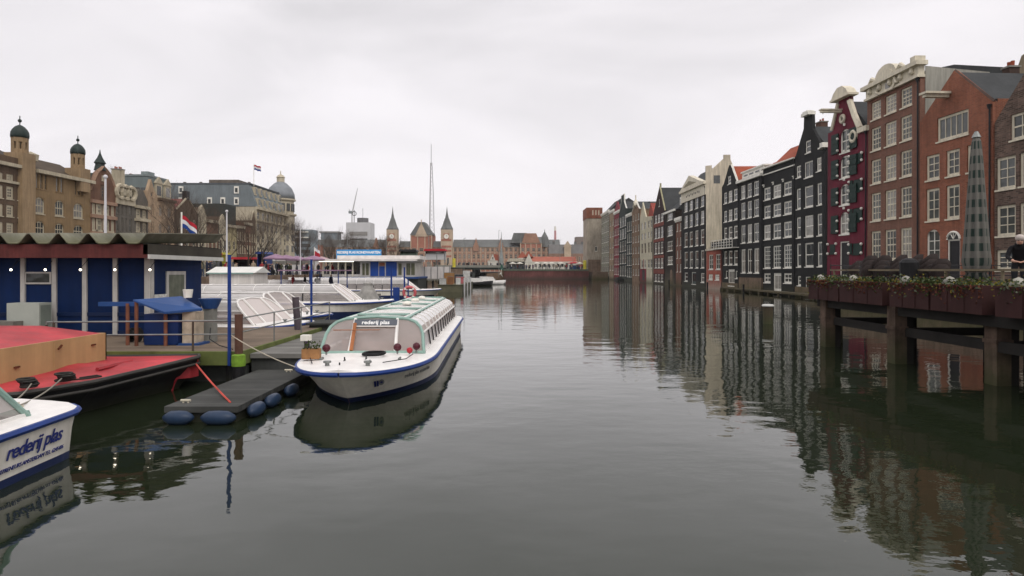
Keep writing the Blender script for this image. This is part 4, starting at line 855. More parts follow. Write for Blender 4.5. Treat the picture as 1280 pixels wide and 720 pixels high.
# ================================================================== tour boats
pinkseat = surf('boat_seats', (.42, .24, .19), .7, .2, 2); woodfl = surf('boat_floor', (.20, .12, .08), .6, .2, 2, planks=(1, .12))
signgrey = surf('sign_grey', (.09, .10, .12), .5, .1, 2); letwhite = surf('letter_white', (.8, .8, .78), .5, .05, 2); letblue = surf('letter_blue', (.02, .03, .16), .5, .1, 3); letgrey = surf('letter_grey', (.25, .25, .25), .6, .3, 3)
def boat(label, loc, rz, L=18, B=1.7, tl=4.2, fd=3.6, cw=1.38, H=.92, zd=.74, rake=1.0, sheer=.10, trim=None, roofband=None, p=2.1, wtl=1.25, wp=2.1, group='glass roofed tour boats', sign=True, band=.14, ribs=1.05, shear=.8, name='tour_boat', cl=None, seats=True):
    trim = trim or offwhite; roofband = roofband or mint; root = thing(name, label, 'tour boat', loc, rz, group)
    NT = 40; G = []; Wl = []
    for i in range(NT+1):
        t = i/NT; x = -L/2+L*(t**.8 if False else 1-(1-t)**1.5)
        s_ = max(0, (x-(L/2-tl))/tl); st = max(0, (-L/2+1.2-x)/1.2)
        w = B*max(0, 1-s_**p)**(1/p)*(1-.18*st**2)
        s2 = max(0, (x-(L/2-tl*wtl))/(tl*wtl)); w2 = B*.95*max(0, 1-s2**wp)*(1-.25*st**2)
        G.append((x, w, zd+sheer*s_**2)); Wl.append((x-rake*s2**1.5, w2))
    def lvl(i, z):
        g = G[i]; k = (g[2]-z)/g[2]; return (g[0]+(Wl[i][0]-g[0])*k, g[1]+(Wl[i][1]-g[1])*k**.85 if k > 0 else g[1], z)
    def sides(m, z0, z1, n, off=0.0):
        for sg in (1, -1):
            m.loft([[(lambda q: (q[0], sg*(q[1]+off), q[2]))(lvl(i, (z0(i) if callable(z0) else z0)*(1-k/n)+z1*k/n)) for k in range(n+1)] for i in range(NT+1)])
    m = MB(); m.smooth = True; sides(m, lambda i: G[i][2]-.02, band, 8); m.smooth = False
    tr = [lvl(0, G[0][2]-.02), lvl(0, band)]; m.poly([(tr[0][0], tr[0][1], tr[0][2]), (tr[0][0], -tr[0][1], tr[0][2]), (tr[1][0], -tr[1][1], band), (tr[1][0], tr[1][1], band)])
    hull = m.build('hull', hullw, root)
    m = MB(); m.smooth = True; sides(m, band, -.35, 2, .004); m.smooth = False; q = lvl(0, band); m.poly([(q[0]-.004, q[1], band), (q[0]-.004, -q[1], band), (q[0]-.004, -q[1], -.35), (q[0]-.004, q[1], -.35)]); m.build('boot_stripe', navy, root)
    m = MB()
    for sg in (1, -1): m.tube([(x, sg*(w+.015), z-.05) for x, w, z in G], .055, 6)
    m.tube([(G[0][0]-.02, G[0][1], G[0][2]-.05), (G[0][0]-.02, -G[0][1], G[0][2]-.05)], .055, 6); m.build('rubbing_strake', strake, root)
    xf = L/2-fd; xb = -L/2+.9
    m = MB()
    for sg in (1, -1):
        rows = []
        for x, w, z in G:
            inner = min(cw-.02, w) if x < xf-.02 and x > xb else 0
            rows.append([(x, sg*w, z), (x, sg*(w-.06 if w > .1 else 0), z+.025), (x, sg*((w+inner)/2), z+.04+.02*(inner == 0)), (x, sg*inner, z+.045+.03*(inner == 0))])
        m.loft(rows)
    m.build('deck', offwhite, root)
    z0 = zd+.02
    sec = [(cw, z0), (cw-.03, z0+H*.18), (cw-.08, z0+H*.55), (cw-.16, z0+H*.74), (cw-.30, z0+H*.88), (cw-.5, z0+H*.96), (cw-.62, z0+H*.98), (0, z0+H*1.03)]
    def X(x, z): return x-(z-z0)*shear if x >= xf-.01 else x
    n = max(2, int(round((xf-xb)/ribs))); xs = [xb+(xf-H*shear-.1-xb)*i/n for i in range(n+1)]
    g1 = MB(); g2 = MB(); g2.smooth = True; rf = MB()
    for sg in (1, -1):
        for a, b in zip(sec[:2], sec[1:3]): g1.poly([(xb, sg*a[0], a[1]), (X(xf, a[1]), sg*a[0], a[1]), (X(xf, b[1]), sg*b[0], b[1]), (xb, sg*b[0], b[1])])
        for a, b in zip(sec[2:6], sec[3:7]): g2.poly([(xb, sg*a[0], a[1]), (X(xf, a[1]), sg*a[0], a[1]), (X(xf, b[1]), sg*b[0], b[1]), (xb, sg*b[0], b[1])])
        a, b = sec[6], sec[7]; g2.poly([(xb, sg*a[0], a[1]), (X(xf, a[1]), sg*a[0], a[1]), (X(xf, b[1]), sg*b[0], b[1]), (xb, sg*b[0], b[1])])
    g1.build('side_glass', BGLASS, root); g2.build('roof_glass', BGLASSR, root)
    full = [(y, z) for y, z in sec]+[(-y, z) for y, z in reversed(sec[:-1])]
    m = MB(); m.poly([(X(xf, z), y, z) for y, z in full]); m.build('windscreen', BGLASSP, root); m = MB(); m.poly([(xb, y, z) for y, z in full]); m.build('rear_glass', BGLASS, root)
    m = MB()
    for i, x in enumerate(xs[1:-1]): m.tube([(x, y*1.006, z+.006) for y, z in full], .018, 5)
    for sg in (1, -1):
        for k in (2, 6): y, z = sec[k]; m.tube([(xb, sg*y, z+.008), (X(xf, z), sg*y, z+.008)], .028 if k == 2 else .04, 6)
        m.box(((xb+xf)/2, sg*cw, z0+.03), (xf-xb, .06, .08))
    m.build('roof_frame', trim, root)
    m = MB()
    for i, x in enumerate(xs[1:-1]):
        for sg in (1, -1):
            (ya, za), (yb, zb) = sec[0], sec[2]; m.box((x, sg*((ya+yb)/2+.012), (za+zb)/2), (.07, .03, (zb-za)*.96), 0, ('X', sg*.15))
    m.build('window_posts', darkm, root)
    m = MB()
    for k in range(0, n+1, 3):
        x = xs[min(k, n)]; m.bx(x-.13, x+.13, -(cw-.62), cw-.62, z0+H*1.0, z0+H*1.0+.05)
    for sg in (1, -1): m.bx(xb, X(xf, z0+H)-.05, sg*(cw-.66), sg*(cw-.50), z0+H*.975, z0+H*.975+.035)
    m.build('roof_band', roofband, root)
    m = MB(); m.tube([(X(xf, z)+.01, y*1.01, z) for y, z in full], .045, 6); m.tube([(xf+.02, -cw, z0+.04), (xf+.02, cw, z0+.04)], .06, 6)
    rim = m.build('windscreen_rim', roofband, root)
    m = MB(); zt = z0+H*.98; pw = .62
    for sg in (1, -1): m.tube([(X(xf, z0)+.03, sg*pw, z0), (X(xf, zt)+.03, sg*(pw-.04), zt)], .045, 6)
    if sign: m.tube([(X(xf, zt-.2)+.05, -pw, zt-.2), (X(xf, zt-.2)+.05, pw, zt-.2)], .02, 5)
    m.tube([(X(xf, z0)+.03, -pw, z0+.06), (X(xf, z0)+.03, pw, z0+.06)], .03, 6); m.build('windscreen_posts', offwhite, root)
    ang = math.atan(shear)
    if sign:
        zc = zt-.1; m = MB(); m.box((X(xf, zc)+.07, 0, zc), (.025, 2*pw-.06, .19), 0, ('Y', -ang)); sp = m.build('name_board', signgrey, root)
        tx = link('lettering', text_mesh('rederij plas', .17, letwhite, .004), sp); tx.matrix_local = Matrix.Translation((X(xf, zc)+.09, 0, zc)) @ Matrix.Rotation(-ang, 4, 'Y') @ Matrix(((0, 0, 1, 0), (1, 0, 0, 0), (0, 1, 0, 0), (0, 0, 0, 1)))
    m = MB(); m.bx(xb+.1, xf-.3, -cw+.1, cw-.1, .18, .22); m.build('cabin_floor', woodfl, root)
    if seats:
        m = MB()
        for x in xs[1:-1]:
            for sg in (1, -1): m.bx(x-.2, x+.2, sg*.35, sg*(cw-.15), .22, .55); m.bx(x-.05, x+.05, sg*.35, sg*(cw-.15), .55, .98)
        m.bx(xf-1.3, xf-1.0, -.5, .5, .22, .95); m.build('seats', pinkseat, root)
    m = MB()
    for y in (.45, -.45): m = MB(); m.lathe([(.05, 0), (.05, .12), (.09, .13), (.09, .17)], (L/2-.8, y, zd+.07), 8); m.build('bollard', steel, root)
    for x in (L/2-2.2, -L/2+.5):
        for y in (1, -1): m = MB(); m.tube([(x-.12, y*.95, zd+.10), (x+.12, y*.95, zd+.10)], .03, 6); m.build('cleat', steel, root)
    return root, hull, G, lvl, xs, sec, (X, xf, z0)
hero, hull, G, lvl, xs, sec, (Xf, xf, z0) = boat('white tour boat with mint rimmed glass cabin and name board, nearest the open water', (-3.88, 22.6, 0), math.radians(-88.6), L=18.2)
# hull lettering and emblem following the flank
def on_hull(me, hull, G, lvl, s0, z, sgn):
    # wrap flat lettering round the flank: s0 = distance of its middle from the stem, measured along the hull
    def line(zz):
        P_ = [lvl(i, zz) for i in range(len(G)-1, -1, -1)]; S = [0.0]
        for a, b in zip(P_, P_[1:]): S.append(S[-1]+math.hypot(b[0]-a[0], b[1]-a[1]))
        return P_, S
    for v in me.vertices:
        zz = z+v.co.y; s_ = s0+v.co.x*(1 if sgn > 0 else -1); P_, S = line(zz); i = 0
        while i < len(S)-2 and S[i+1] < s_: i += 1
        t = max(0, min(1, (s_-S[i])/max(S[i+1]-S[i], 1e-6))); x = P_[i][0]+(P_[i+1][0]-P_[i][0])*t; y = P_[i][1]+(P_[i+1][1]-P_[i][1])*t
        n = Vector((P_[i][1]-P_[i+1][1], P_[i+1][0]-P_[i][0], 0)); n = -n.normalized() if n.length else Vector((0, 1, 0))
        if n.y < 0: n = -n
        off = .022+v.co.z; v.co = Vector((x+abs(n.x)*off, sgn*(y+n.y*off), zz))
    return link('lettering', me, hull)
def emblem(size, m1, m2):
    m = MB(); s_ = size
    m.bx(-.62*s_, -.36*s_, -.4*s_, .4*s_, 0, .004); m.bx(-.28*s_, -.02*s_, -.4*s_, .4*s_, 0, .004)
    m.mat(1).prism([(.38*s_+.42*s_*math.cos(a), .08*s_+.4*s_*math.sin(a)) for a in [k*math.pi/6 for k in range(12)]], 0, .004, 'z')
    m.mat(0).prism([(.38*s_+.2*s_*math.cos(a), .08*s_+.16*s_*math.sin(a)) for a in [k*math.pi/4 for k in range(8)]], .0, .008, 'z')
    for k in range(5): pass
    import bmesh
    me = m.mesh('emblem', [m1, m2]); b = bmesh.new(); b.from_mesh(me); bmesh.ops.subdivide_edges(b, edges=b.edges, cuts=1); b.to_mesh(me); b.free(); return me
e = on_hull(emblem(.22, letblue, letgrey), hull, G, lvl, .85, .44, 1); e.name = 'emblem'
on_hull(text_mesh('rederij plas amsterdam', .17, letgrey, .002), hull, G, lvl, 2.6, .47, 1)
# details of the big boat
m = MB()
for k, x in enumerate((-1.2, -3.6, -6.0)): m.lathe([(.16, 0), (.17, .05), (.12, .11), (0, .14)], (x, .0, z0+.97), 10)
m.build('roof_vents', white, hero)
m = MB(); m.tube([(Xf(xf, z0+.1)+.1, -.55, z0+.1), (Xf(xf, z0+.78)+.1, -.56, z0+.78)], .05, 5); m.tube([(Xf(xf, z0+.55)+.14, -1.1, z0+.62), (Xf(xf, z0+.6)+.14, .15, z0+.62)], .012, 5); m.build('wiper', surf('wiper_orange', (.35, .13, .05), .6), hero)
m = MB()
for pts in ([(6.2, -1.15), (7.0, -1.2), (7.9, -.9)], [(6.3, 1.2), (7.2, 1.15), (7.8, .7)]): m.tube([(x, y, .87) for x, y in pts], .012, 5)
for x, y in ((8.2, -.2), (7.8, .4), (7.3, -.3), (7.0, .15)): m.tube([(x, y, .82), (x, y, .93)], .018, 5); m.tube([(x-.1, y, .85), (x+.1, y, .85)], .012, 5)
m.build('deck_fittings', darkm, hero)
def hp(x, y, z): return hero.matrix_basis @ Vector((x, y, z))
bpy.context.view_layer.update()
maroon = surf('maroon_ball', (.07, .012, .02), .35, .2, 4)
for (x, y, z, r, mt, lb) in [(6.1, -1.05, 1.0, .105, maroon, 'dark maroon lamp ball on the foredeck beside the wooden planter'), (5.95, .75, 1.0, .105, maroon, 'dark maroon lamp ball standing right of the coiled hose'), (5.75, 1.22, 1.0, .10, maroon, 'dark maroon lamp ball nearest the right cabin corner'), (6.05, 1.08, .93, .08, surf('red_ball', (.35, .02, .03), .4), 'small bright red ball low on the foredeck between two dark ones')]:
    c = hp(x, y, z); m = MB(); m.smooth = True; m.ball((0, 0, 0), r, 10); o = thing('deck_lamp', lb, 'lamp', c, 0, 'ball lamps on the foredeck'); m.build('globe', mt, o); m = MB(); m.tube([(0, 0, -r+.01), (0, 0, .83-c.z)], .025, 6); m.build('post', steel, o)
c = hp(6.35, .2, .85); m = MB(); m.smooth = True
for k in range(3): m.torus((.02*k, 0, .02+.022*k), .27+.015*(k % 2), .02, 'z', 22, 6)
m.build('coiled_hose', black, None, loc=c, label='coil of black hose lying on the foredeck below the windscreen', cat='hose')
c = hp(6.9, -1.2, .84); o = thing('planter_box', 'small wooden planter with green leaves on the bow of the big tour boat', 'planter', c, .1)
m = MB()
for a, b, d1, d2 in ((0, .11, .42, .03), (0, -.11, .42, .03), (.2, 0, .03, .22), (-.2, 0, .03, .22)): m.box((a, b, .12), (d1, d2, .24))
m.bx(-.19, .19, -.1, .1, .02, .16); m.build('box', surf('planter_wood', (.30, .15, .06), .7, .3, 6), o)
m = MB()
for k in range(70):
    a = random.uniform(-.2, .2); b = random.uniform(-.12, .12); z = random.uniform(.2, .42); s_ = .035; d = Vector((random.uniform(-1, 1), random.uniform(-1, 1), random.uniform(.2, 1))).normalized()*s_; q = d.cross(Vector((0, 1, .3)))
    m.poly([Vector((a, b, z))-d, Vector((a, b, z))+q*.6, Vector((a, b, z))+d, Vector((a, b, z))-q*.6])
m.build('leaves', leafm, o)
c = hp(6.6, -1.42, .84); m = MB(); m.lathe([(.05, 0), (.05, .42)], n=8); m.mat(1).box((0, 0, .48), (.22, .2, .14)); m.build('mooring_post', [surf('post_violet', (.12, .09, .13), .6), white], None, loc=c, label='short dark post with a white cap on the bow beside the planter', cat='post')

# near boat at the left edge, only its end in view
nb, hull2, G2, lvl2, *_ = boat('white tour boat end with large blue lettering in front of the red barge', (-8.25, 1.65, 0), math.radians(93), L=18.2, tl=.8, fd=1.2, rake=.10, p=3.0, wtl=.9, wp=3.2, shear=1.0, sheer=.02, band=.12, sign=False, zd=.78)
on_hull(text_mesh('rederij plas', .30, letblue, .003, .9), hull2, G2, lvl2, 2.68, .47, -1)
on_hull(text_mesh('ENTREPRENEURS AMSTERDAM TEL. 6245406', .085, letblue, .0, .9), hull2, G2, lvl2, 2.75, .245, -1)
e = on_hull(emblem(.15, letblue, surf('emblem_red', (.2, .03, .05))), hull2, G2, lvl2, 1.02, .50, -1); e.name = 'emblem'
m = MB(); m.box((8.3, -.9, .85), (.3, .12, .04)); m.tube([(8.2, -.9, .85), (8.2, -.9, .92)], .03, 6); m.tube([(8.4, -.9, .85), (8.4, -.9, .92)], .03, 6); m.build('cleat', surf('cleat_bone', (.5, .46, .36), .5), nb)
# boats lying across, bows to the right
boat('small tour boat with a reddish glass front behind the rusty brown pile', (-13.4, 26.5, 0), math.radians(-12), L=11, tl=2.2, fd=1.5, H=1.0, ribs=2.3, sign=False, roofband=offwhite, shear=1.1, zd=.85)
boat('small tour boat with a pale curved front beside the leaning dark pile', (-14.3, 30.6, 0), math.radians(-12), L=12, tl=2.2, fd=1.6, H=1.05, ribs=2.3, sign=False, roofband=offwhite, shear=1.1, zd=.9)
boat('long white tour boat with a blue waterline lying across behind the moored pair', (-15.9, 38.5, 0), math.radians(0), L=17.6, tl=3.6, fd=2.2, H=1.0, sign=False, roofband=offwhite, shear=1.3, band=.60, zd=1.12, ribs=1.6)
boat('low mint roofed tour boat hidden behind the two small ones', (-21, 34.9, 0), 0, L=16, tl=3.6, fd=2.2, H=.95, sign=False, shear=1.3)
boat('white tour boat with a dark hull band whose bow reaches out below the ticket pavilion', (-16.6, 71, 0), math.radians(0), L=17.5, tl=3.6, fd=2.6, H=1.3, sign=False, roofband=offwhite, shear=1.3, band=.28, zd=.85)
boat('white tour boat further back between the ticket pavilion and the long boat', (-23.0, 58, 0), math.radians(0), L=17, tl=3.6, fd=2.4, H=1.25, sign=False, roofband=offwhite, shear=1.5, zd=.85)
boat('distant white tour boat on the far side of the ticket pavilion pier', (-24, 50, 0), 0, L=15, tl=3, fd=2.0, H=.95, sign=False, roofband=offwhite, shear=1.4, zd=.8, band=.3)

# ================================================================== red barge
bar = thing('barge', 'black barge with a red painted deck and a yellow hatch coaming', 'barge', (-8.3, 14.0, 0), 0)
def brim(t):                                  # plan of the rim from the near side round the blunt end to the far side; local x to the right
    pts = [(-14, -2.9), (-6, -2.9), (-2.4, -2.75), (-.9, -2.1), (-.35, -.8), (-.1, 1.0), (.25, 2.4), (.1, 2.75), (-1.5, 2.85), (-6, 2.85), (-14, 2.85)]
    return pts
P = brim(0); zr = [.72, .72, .70, .70, .70, .72, .78, .78, .74, .72, .72]
m = MB(); rows = []
for (x, y), z in zip(P, zr):
    k = 1 if x > -5 else 0; rows.append([(x, y, z), (x-.02*k, y*.995, z-.12), (x-.25*k, y*.97, .3), (x-.6*k, y*.93, -.3)])
m.loft(rows); m.build('hull', blackhull, bar)
m = MB()
for dz, r in ((0, .05), (-.16, .035)): m.tube([(x+.02, y, z+dz) for (x, y), z in zip(P, zr)], r, 6)
m.build('rubbing_strake', surf('strake_grey', (.045, .042, .038), .6, .3, 2), bar)
m = MB(); n = len(P)//2
for (x, y), z in zip(P, zr): pass
c0 = [(x*.5-1.0 if x > -6 else x, y*.35, z+.06) for (x, y), z in zip(P, zr)]
m.loft([[(x, y, z) for (x, y), z in zip(P, zr)], c0]); m.poly(c0); m.build('deck', redm, bar)
m = MB(); m.prism([(-.5, 1.7), (.16, 2.2), (.22, 2.5), (.05, 2.7), (-.5, 2.75)], .28, .76, 'z'); m.build('bow_plate', redm, bar)
m = MB(); xh = -1.85; m.bx(xh-.04, xh, -4.0+2.3, 2.02, .74, 1.44); m.bx(-14, xh, 1.98, 2.02, .74, 1.44); m.bx(-14, xh, -1.75, -1.70, .74, 1.44); m.bx(xh-.0, xh+.012, .18, .2, .76, 1.42)
m.build('hatch_coaming', yelm, bar)
m = MB(); m.prism([(-14, 1.42), (xh-.03, 1.42), (xh-1.6, 1.62), (-14, 1.62)], -1.69, 1.97); m.build('hatch_cover', redm, bar)
m = MB()
for y, z, a in ((-.9, 1.02, 0), (.35, 1.28, .6), (1.5, 1.2, 0)): m.box((xh+.02, y, z), (.03, .14, .035), 0, ('X', a))
m.build('hatch_rust', surf('rust', (.12, .035, .015), .9), bar)
m = MB(); m.tube([(-.9, .2, .80), (-.8, 1.3, .83)], .05, 6); m.build('deck_handrail', redm, bar); m = MB(); m.tube([(-3.5, 2.3, .8), (-3.5, 2.3, .98)], .07, 8); m.tube([(-3.1, 2.3, .8), (-3.1, 2.3, .98)], .07, 8); m.tube([(-3.7, 2.3, .93), (-2.9, 2.3, .93)], .03, 6); m.build('bollards', redm, bar)
m = MB(); m.tube([(-.0, 2.1, .66), (-.1, 2.0, .3), (-.2, 1.95, -.1)], .045, 6); m.build('chain', surf('red_chain', (.3, .02, .03), .6, .4, 20), bar)
for x, y, lb in ((-.95, -1.7, 'knot of dark mooring rope wound on the barge deck nearest the near boat'), (-.75, -1.05, 'loose coil of dark rope lying on the red barge deck')):
    m = MB(); m.smooth = True
    for k in range(5): m.torus((random.uniform(-.06, .06), random.uniform(-.06, .06), .03+.035*k), .13+.02*random.random(), .022, 'z', 14, 5)
    if y > -1.4: m.tube([(.1, 0, .03), (.3, .25, .025), (.42, .5, .025), (.25, .62, .025), (.1, .3, .025)], .018, 5)
    m.build('rope_coil', surf('dark_rope', (.035, .033, .03), .95, .3, 20), None, loc=(-8.3+x, 14+y, .75), label=lb, cat='rope')

# ================================================================== piers, cabin
pier = thing('wooden_pier', 'broad brown plank pier carrying the blue cabin', 'pier', (0, 0, 0))
m = MB(); m.bx(-32, -7.2, 16.95, 27.2, .70, .85); m.build('planks', surf('pier_planks', (.16, .12, .085), .85, .28, 1.0, planks=(1, .16), bump=.004), pier)
m = MB(); m.bx(-32, -7.15, 16.85, 16.95, .50, .86); m.bx(-7.2, -7.12, 16.95, 27.2, .5, .86); m.build('edge_beam', surf('algae_beam', (.10, .12, .035), .9, .4, 1.2), pier)
for x in (-7.5, -10.5, -13.5): m = MB(); m.tube([(x, 17.1, -1), (x, 17.1, .7)], .14, 8); m.build('pile', blackhull, pier)
for x in (-12, -9): m = MB(); m.bx(x, x+1.8, 17.3, 17.5, -.3, .45); m.build('float', surf('float_grey', (.05, .055, .05), .8), pier)
gp = thing('grey_pontoon', 'dark grey raised pontoon between the plank pier and the big tour boat', 'pontoon', (0, 0, 0))
m = MB(); m.prism([(-7.1, 17.35), (-5.65, 17.35), (-5.6, 19), (-5.7, 34), (-7.1, 34)], .62, .74, 'z'); m.build('deck', surf('pontoon_deck', (.17, .165, .15), .9, .25, .9, planks=(1, .3)), gp)
m = MB(); m.bx(-7.1, -5.75, 17.45, 33.9, -.3, .62); m.build('hull', surf('pontoon_side', (.055, .058, .055), .85, .25, .7, .2), gp)
m = MB(); m.tube([(-5.95, 18.6, .74), (-5.95, 18.6, 1.0)], .07, 8); m.tube([(-5.95, 18.6, 1.0), (-5.95, 18.6, 1.05)], .1, 8); m.build('bollard', darkm, gp)
lp = thing('low_pontoon', 'low dark grey pontoon with blue fenders beside the red barge', 'pontoon', (0, 0, 0))
m = MB(); m.bx(-6.85, -5.4, 12.6, 17.3, .20, .32); m.build('deck', greydeck, lp); m = MB(); m.bx(-6.8, -5.45, 12.65, 17.25, -.25, .20); m.build('hull', blackhull, lp)
for x, y in ((-6.6, 12.95), (-5.9, 16.9)):
    m = MB(); m.tube([(x-.1, y, .37), (x+.1, y, .37)], .025, 6); m.tube([(x-.05, y, .32), (x-.05, y, .37)], .02, 6); m.tube([(x+.05, y, .32), (x+.05, y, .37)], .02, 6); m.build('cleat', surf('cleat_bone', (.5, .46, .36), .5), lp)
fen = surf('fender_blue', (.018, .035, .07), .35, .2, 2)
def fender(c, rz, lb, l=.55, r=.14):
    m = MB(); m.smooth = True; m.tube([(-l/2-.05, 0, 0), (-l/2, 0, 0), (-l/2+.1, 0, 0), (0, 0, 0), (l/2-.1, 0, 0), (l/2, 0, 0), (l/2+.05, 0, 0)], [.03, r*.55, r*.95, r, r*.95, r*.55, .03], 14); m.build('fender', fen, None, loc=c, rz=rz, label=lb, cat='fender', group='blue fenders along the low pontoon')
fender((-6.5, 12.46, .13), 0, 'dark blue fender at the left front corner of the low pontoon', .5); fender((-5.72, 12.46, .13), 0, 'dark blue fender at the right end of the pontoon front edge', .58)
fender((-5.27, 13.2, .14), math.pi/2, 'dark blue fender first round the pontoon corner'); fender((-5.27, 14.1, .14), math.pi/2, 'dark blue fender midway along the pontoon side'); fender((-5.27, 15.3, .14), math.pi/2, 'dark blue fender nearest the big boat bow')

cab = thing('blue_cabin', 'blue painted ticket cabin with pale posts under a wavy corrugated roof', 'cabin', (-11.85, 21.0, .85))
X0 = -14.0; DP = 3.4; HT = 2.62                          # local: x to the left negative, y depth, z from the pier
m = MB(); m.bx(X0, 0, 0, DP, 0, HT); m.build('wall', surf('cabin_panels', (.0035, .015, .062), .6, .2, .6, .15, spec=.12), cab)
m = MB()
for px in (28, 67, 105, 143): x = (px+2-640)/F*21+11.85; m.bx(x-.07, x+.07, -.07, 0, .02, HT)
x = (187-640)/F*21+11.85
m.bx(-.17, .02, -.08, 0, .02, HT); m.bx(0, .04, .0, .12, .02, HT)
m.build('posts', surf('post_white', (.40, .385, .36), .6, .15, 2, .2), cab)
m = MB()
for z in (.65, .05): m.bx(X0, -.18, -.03, 0, z, z+.12)
m.build('rail_board', surf('cabin_blue_dark', (.003, .012, .048), .5, .2, 1), cab)
xa = (32-640)/F*21+11.85; xb_ = (65-640)/F*21+11.85
m = MB(); m.bx(xa, xb_, -.05, 0, 1.70, 2.10); m.mat(1).bx(xa+.06, xb_-.05, -.06, -.05, 1.76, 2.05); w_ = m.build('window', [surf('post_white', (.40, .385, .36)), GLASS], cab)
m = MB(); m.bx(0, .05, .9, 2.15, .0, 2.12); m.mat(1).bx(.05, .06, 1.02, 2.03, .1, 2.0); m.build('door', [surf('post_white', (.40, .385, .36)), surf('door_curtain', (.11, .12, .09), .5, .3, 4, .3)], cab)
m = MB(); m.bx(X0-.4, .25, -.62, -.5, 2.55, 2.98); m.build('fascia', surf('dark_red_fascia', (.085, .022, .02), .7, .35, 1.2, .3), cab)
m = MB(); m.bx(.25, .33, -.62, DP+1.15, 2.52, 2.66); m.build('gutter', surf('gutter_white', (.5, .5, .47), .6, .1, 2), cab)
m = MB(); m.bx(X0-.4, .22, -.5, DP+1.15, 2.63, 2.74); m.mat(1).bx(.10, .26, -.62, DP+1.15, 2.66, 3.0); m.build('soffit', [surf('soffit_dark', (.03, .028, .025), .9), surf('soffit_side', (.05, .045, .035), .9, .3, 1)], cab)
per = 37.2/F*20.4; m = MB(); pr = []; x = .33; top = 3.34; bot = 3.02
seq = [(0, top), (.18, top), (.42, bot+.05), (.50, bot), (.70, bot), (.78, bot+.05)]
k = 0; pts = []
x = .36
while x > X0-.6:
    for fx, z in ((0, top), (-.08*per, top-.01), (-.32*per, bot+.03), (-.40*per, bot), (-.66*per, bot), (-.74*per, bot+.03), (-.98*per, top-.01)): pts.append((x+fx, z))
    x -= per
pts[0] = (pts[0][0]+.05, top)
low = [(a, z-.035) for a, z in reversed(pts)]
for (a, b) in zip(range(len(pts)-1), range(1, len(pts))):
    p0, p1 = pts[a], pts[b]; m.prism([p0, p1, (p1[0], p1[1]-.035), (p0[0], p0[1]-.035)], -.75, DP+1.2)
m.v = [(x, y, z+.05*(y+.75)) for x, y, z in m.v]
m.build('corrugated_roof', surf('corrugated_grey', (.17, .165, .125), .9, .4, .9, .1, moss=((.10, .10, .05), 3.8, 4.15)), cab)
m = MB(); m.bx(X0-.4, .2, -.45, DP+1, 2.76, 3.03); m.build('roof_void_shade', surf('void_shade', (.012, .012, .012), .95), cab)  # near-black filler box: paints the shade in the gap below the corrugations
bulb = D.materials.new('lit_bulb'); bulb.use_nodes = True; b_ = bulb.node_tree.nodes['Principled BSDF']; b_.inputs['Emission Color'].default_value = (1, .9, .7, 1); b_.inputs['Emission Strength'].default_value = 6
for px in (13, 56, 100, 143, 187):
    x = (px-640)/F*20.6+11.85; m = MB(); m.smooth = True; m.ball((x, -.38, 2.17), .035, 6); m.mat(1).tube([(x, -.38, 2.22), (x, -.02, 2.5)], .012, 4); m.build('bulb', [bulb, darkm], cab)
o = thing('aircon_box', 'grey white air conditioning cabinet standing against the blue cabin wall', 'air conditioner', (-14.85, 20.2, .85)); m = MB(); m.bx(-1.02, .0, -.1, .45, .05, 1.12); m.build('casing', surf('ac_white', (.36, .38, .34), .6, .12, 1), o); m = MB(); m.bx(.002, .01, -.05, .4, .1, 1.05); m.build('side_grille', surf('ac_grey', (.2, .23, .2), .6), o); m = MB(); m.bx(-.9, -.8, 0, .4, 0, .05); m.bx(-.2, -.1, 0, .4, 0, .05); m.build('feet', darkm, o)
# blue desk with a sloping lid
o = thing('ticket_desk', 'blue outdoor ticket desk with a sloping lid beside the cabin corner', 'desk', (-9.9, 18.6, .85)); 
m = MB(); m.bx(-.62, .35, -.3, .5, .02, .9); m.build('body', surf('desk_blue', (.005, .02, .09), .5, .2, 1), o)
m = MB(); m.poly([(-.85, -.45, 1.32), (.1, -.55, .98), (.95, -.1, 1.05), (0.0, .55, 1.38)]); m.poly([(-.85, -.45, 1.28), (.1, -.55, .92), (.95, -.1, .99), (0.0, .55, 1.34)])
m.poly([(-.85, -.45, 1.32), (.1, -.55, .98), (.1, -.55, .92), (-.85, -.45, 1.28)]); m.poly([(.1, -.55, .98), (.95, -.1, 1.05), (.95, -.1, .99), (.1, -.55, .92)]); m.poly([(.95, -.1, 1.05), (0, .55, 1.38), (0, .55, 1.34), (.95, -.1, .99)]); m.poly([(-.85, -.45, 1.32), (0, .55, 1.38), (0, .55, 1.34), (-.85, -.45, 1.28)])
m.build('lid', hblue2, o)
for x, y, t in ((-.78, -.4, 1.28), (.05, -.4, .98), (-1.15, -.2, 1.2)): m = MB(); m.tube([(x, y, 0), (x, y, t)], .05, 6); m.build('leg', surf('desk_rust', (.16, .06, .035), .7, .4, 4), o)
m = MB(); m.bx(-2.0, -.75, -.2, -.05, 1.12, 1.24); m.build('arm_board', hblue2, o)
m = MB(); m.bx(.42, .8, -.2, .3, .05, .95); m.mat(1).bx(.3, .95, -.3, .35, .0, .06); m.build('side_box', [surf('box_pale', (.40, .33, .25), .7, .3, 3), hblue2], o)
m = MB(); m.lathe([(.11, 0), (.14, .24)], n=12); m.build('bucket', white, None, loc=(-9.52, 18.8, 2.20), label='white bucket standing on the sloping lid of the blue desk', cat='bucket')
m = MB(); m.lathe([(.2, 0), (.34, .3), (.3, .3), (.16, .03)], n=14); m.build('basin', hblue2, None, loc=(-9.1, 19.3, 1.85), label='blue plastic basin tilted behind the blue desk', cat='basin')
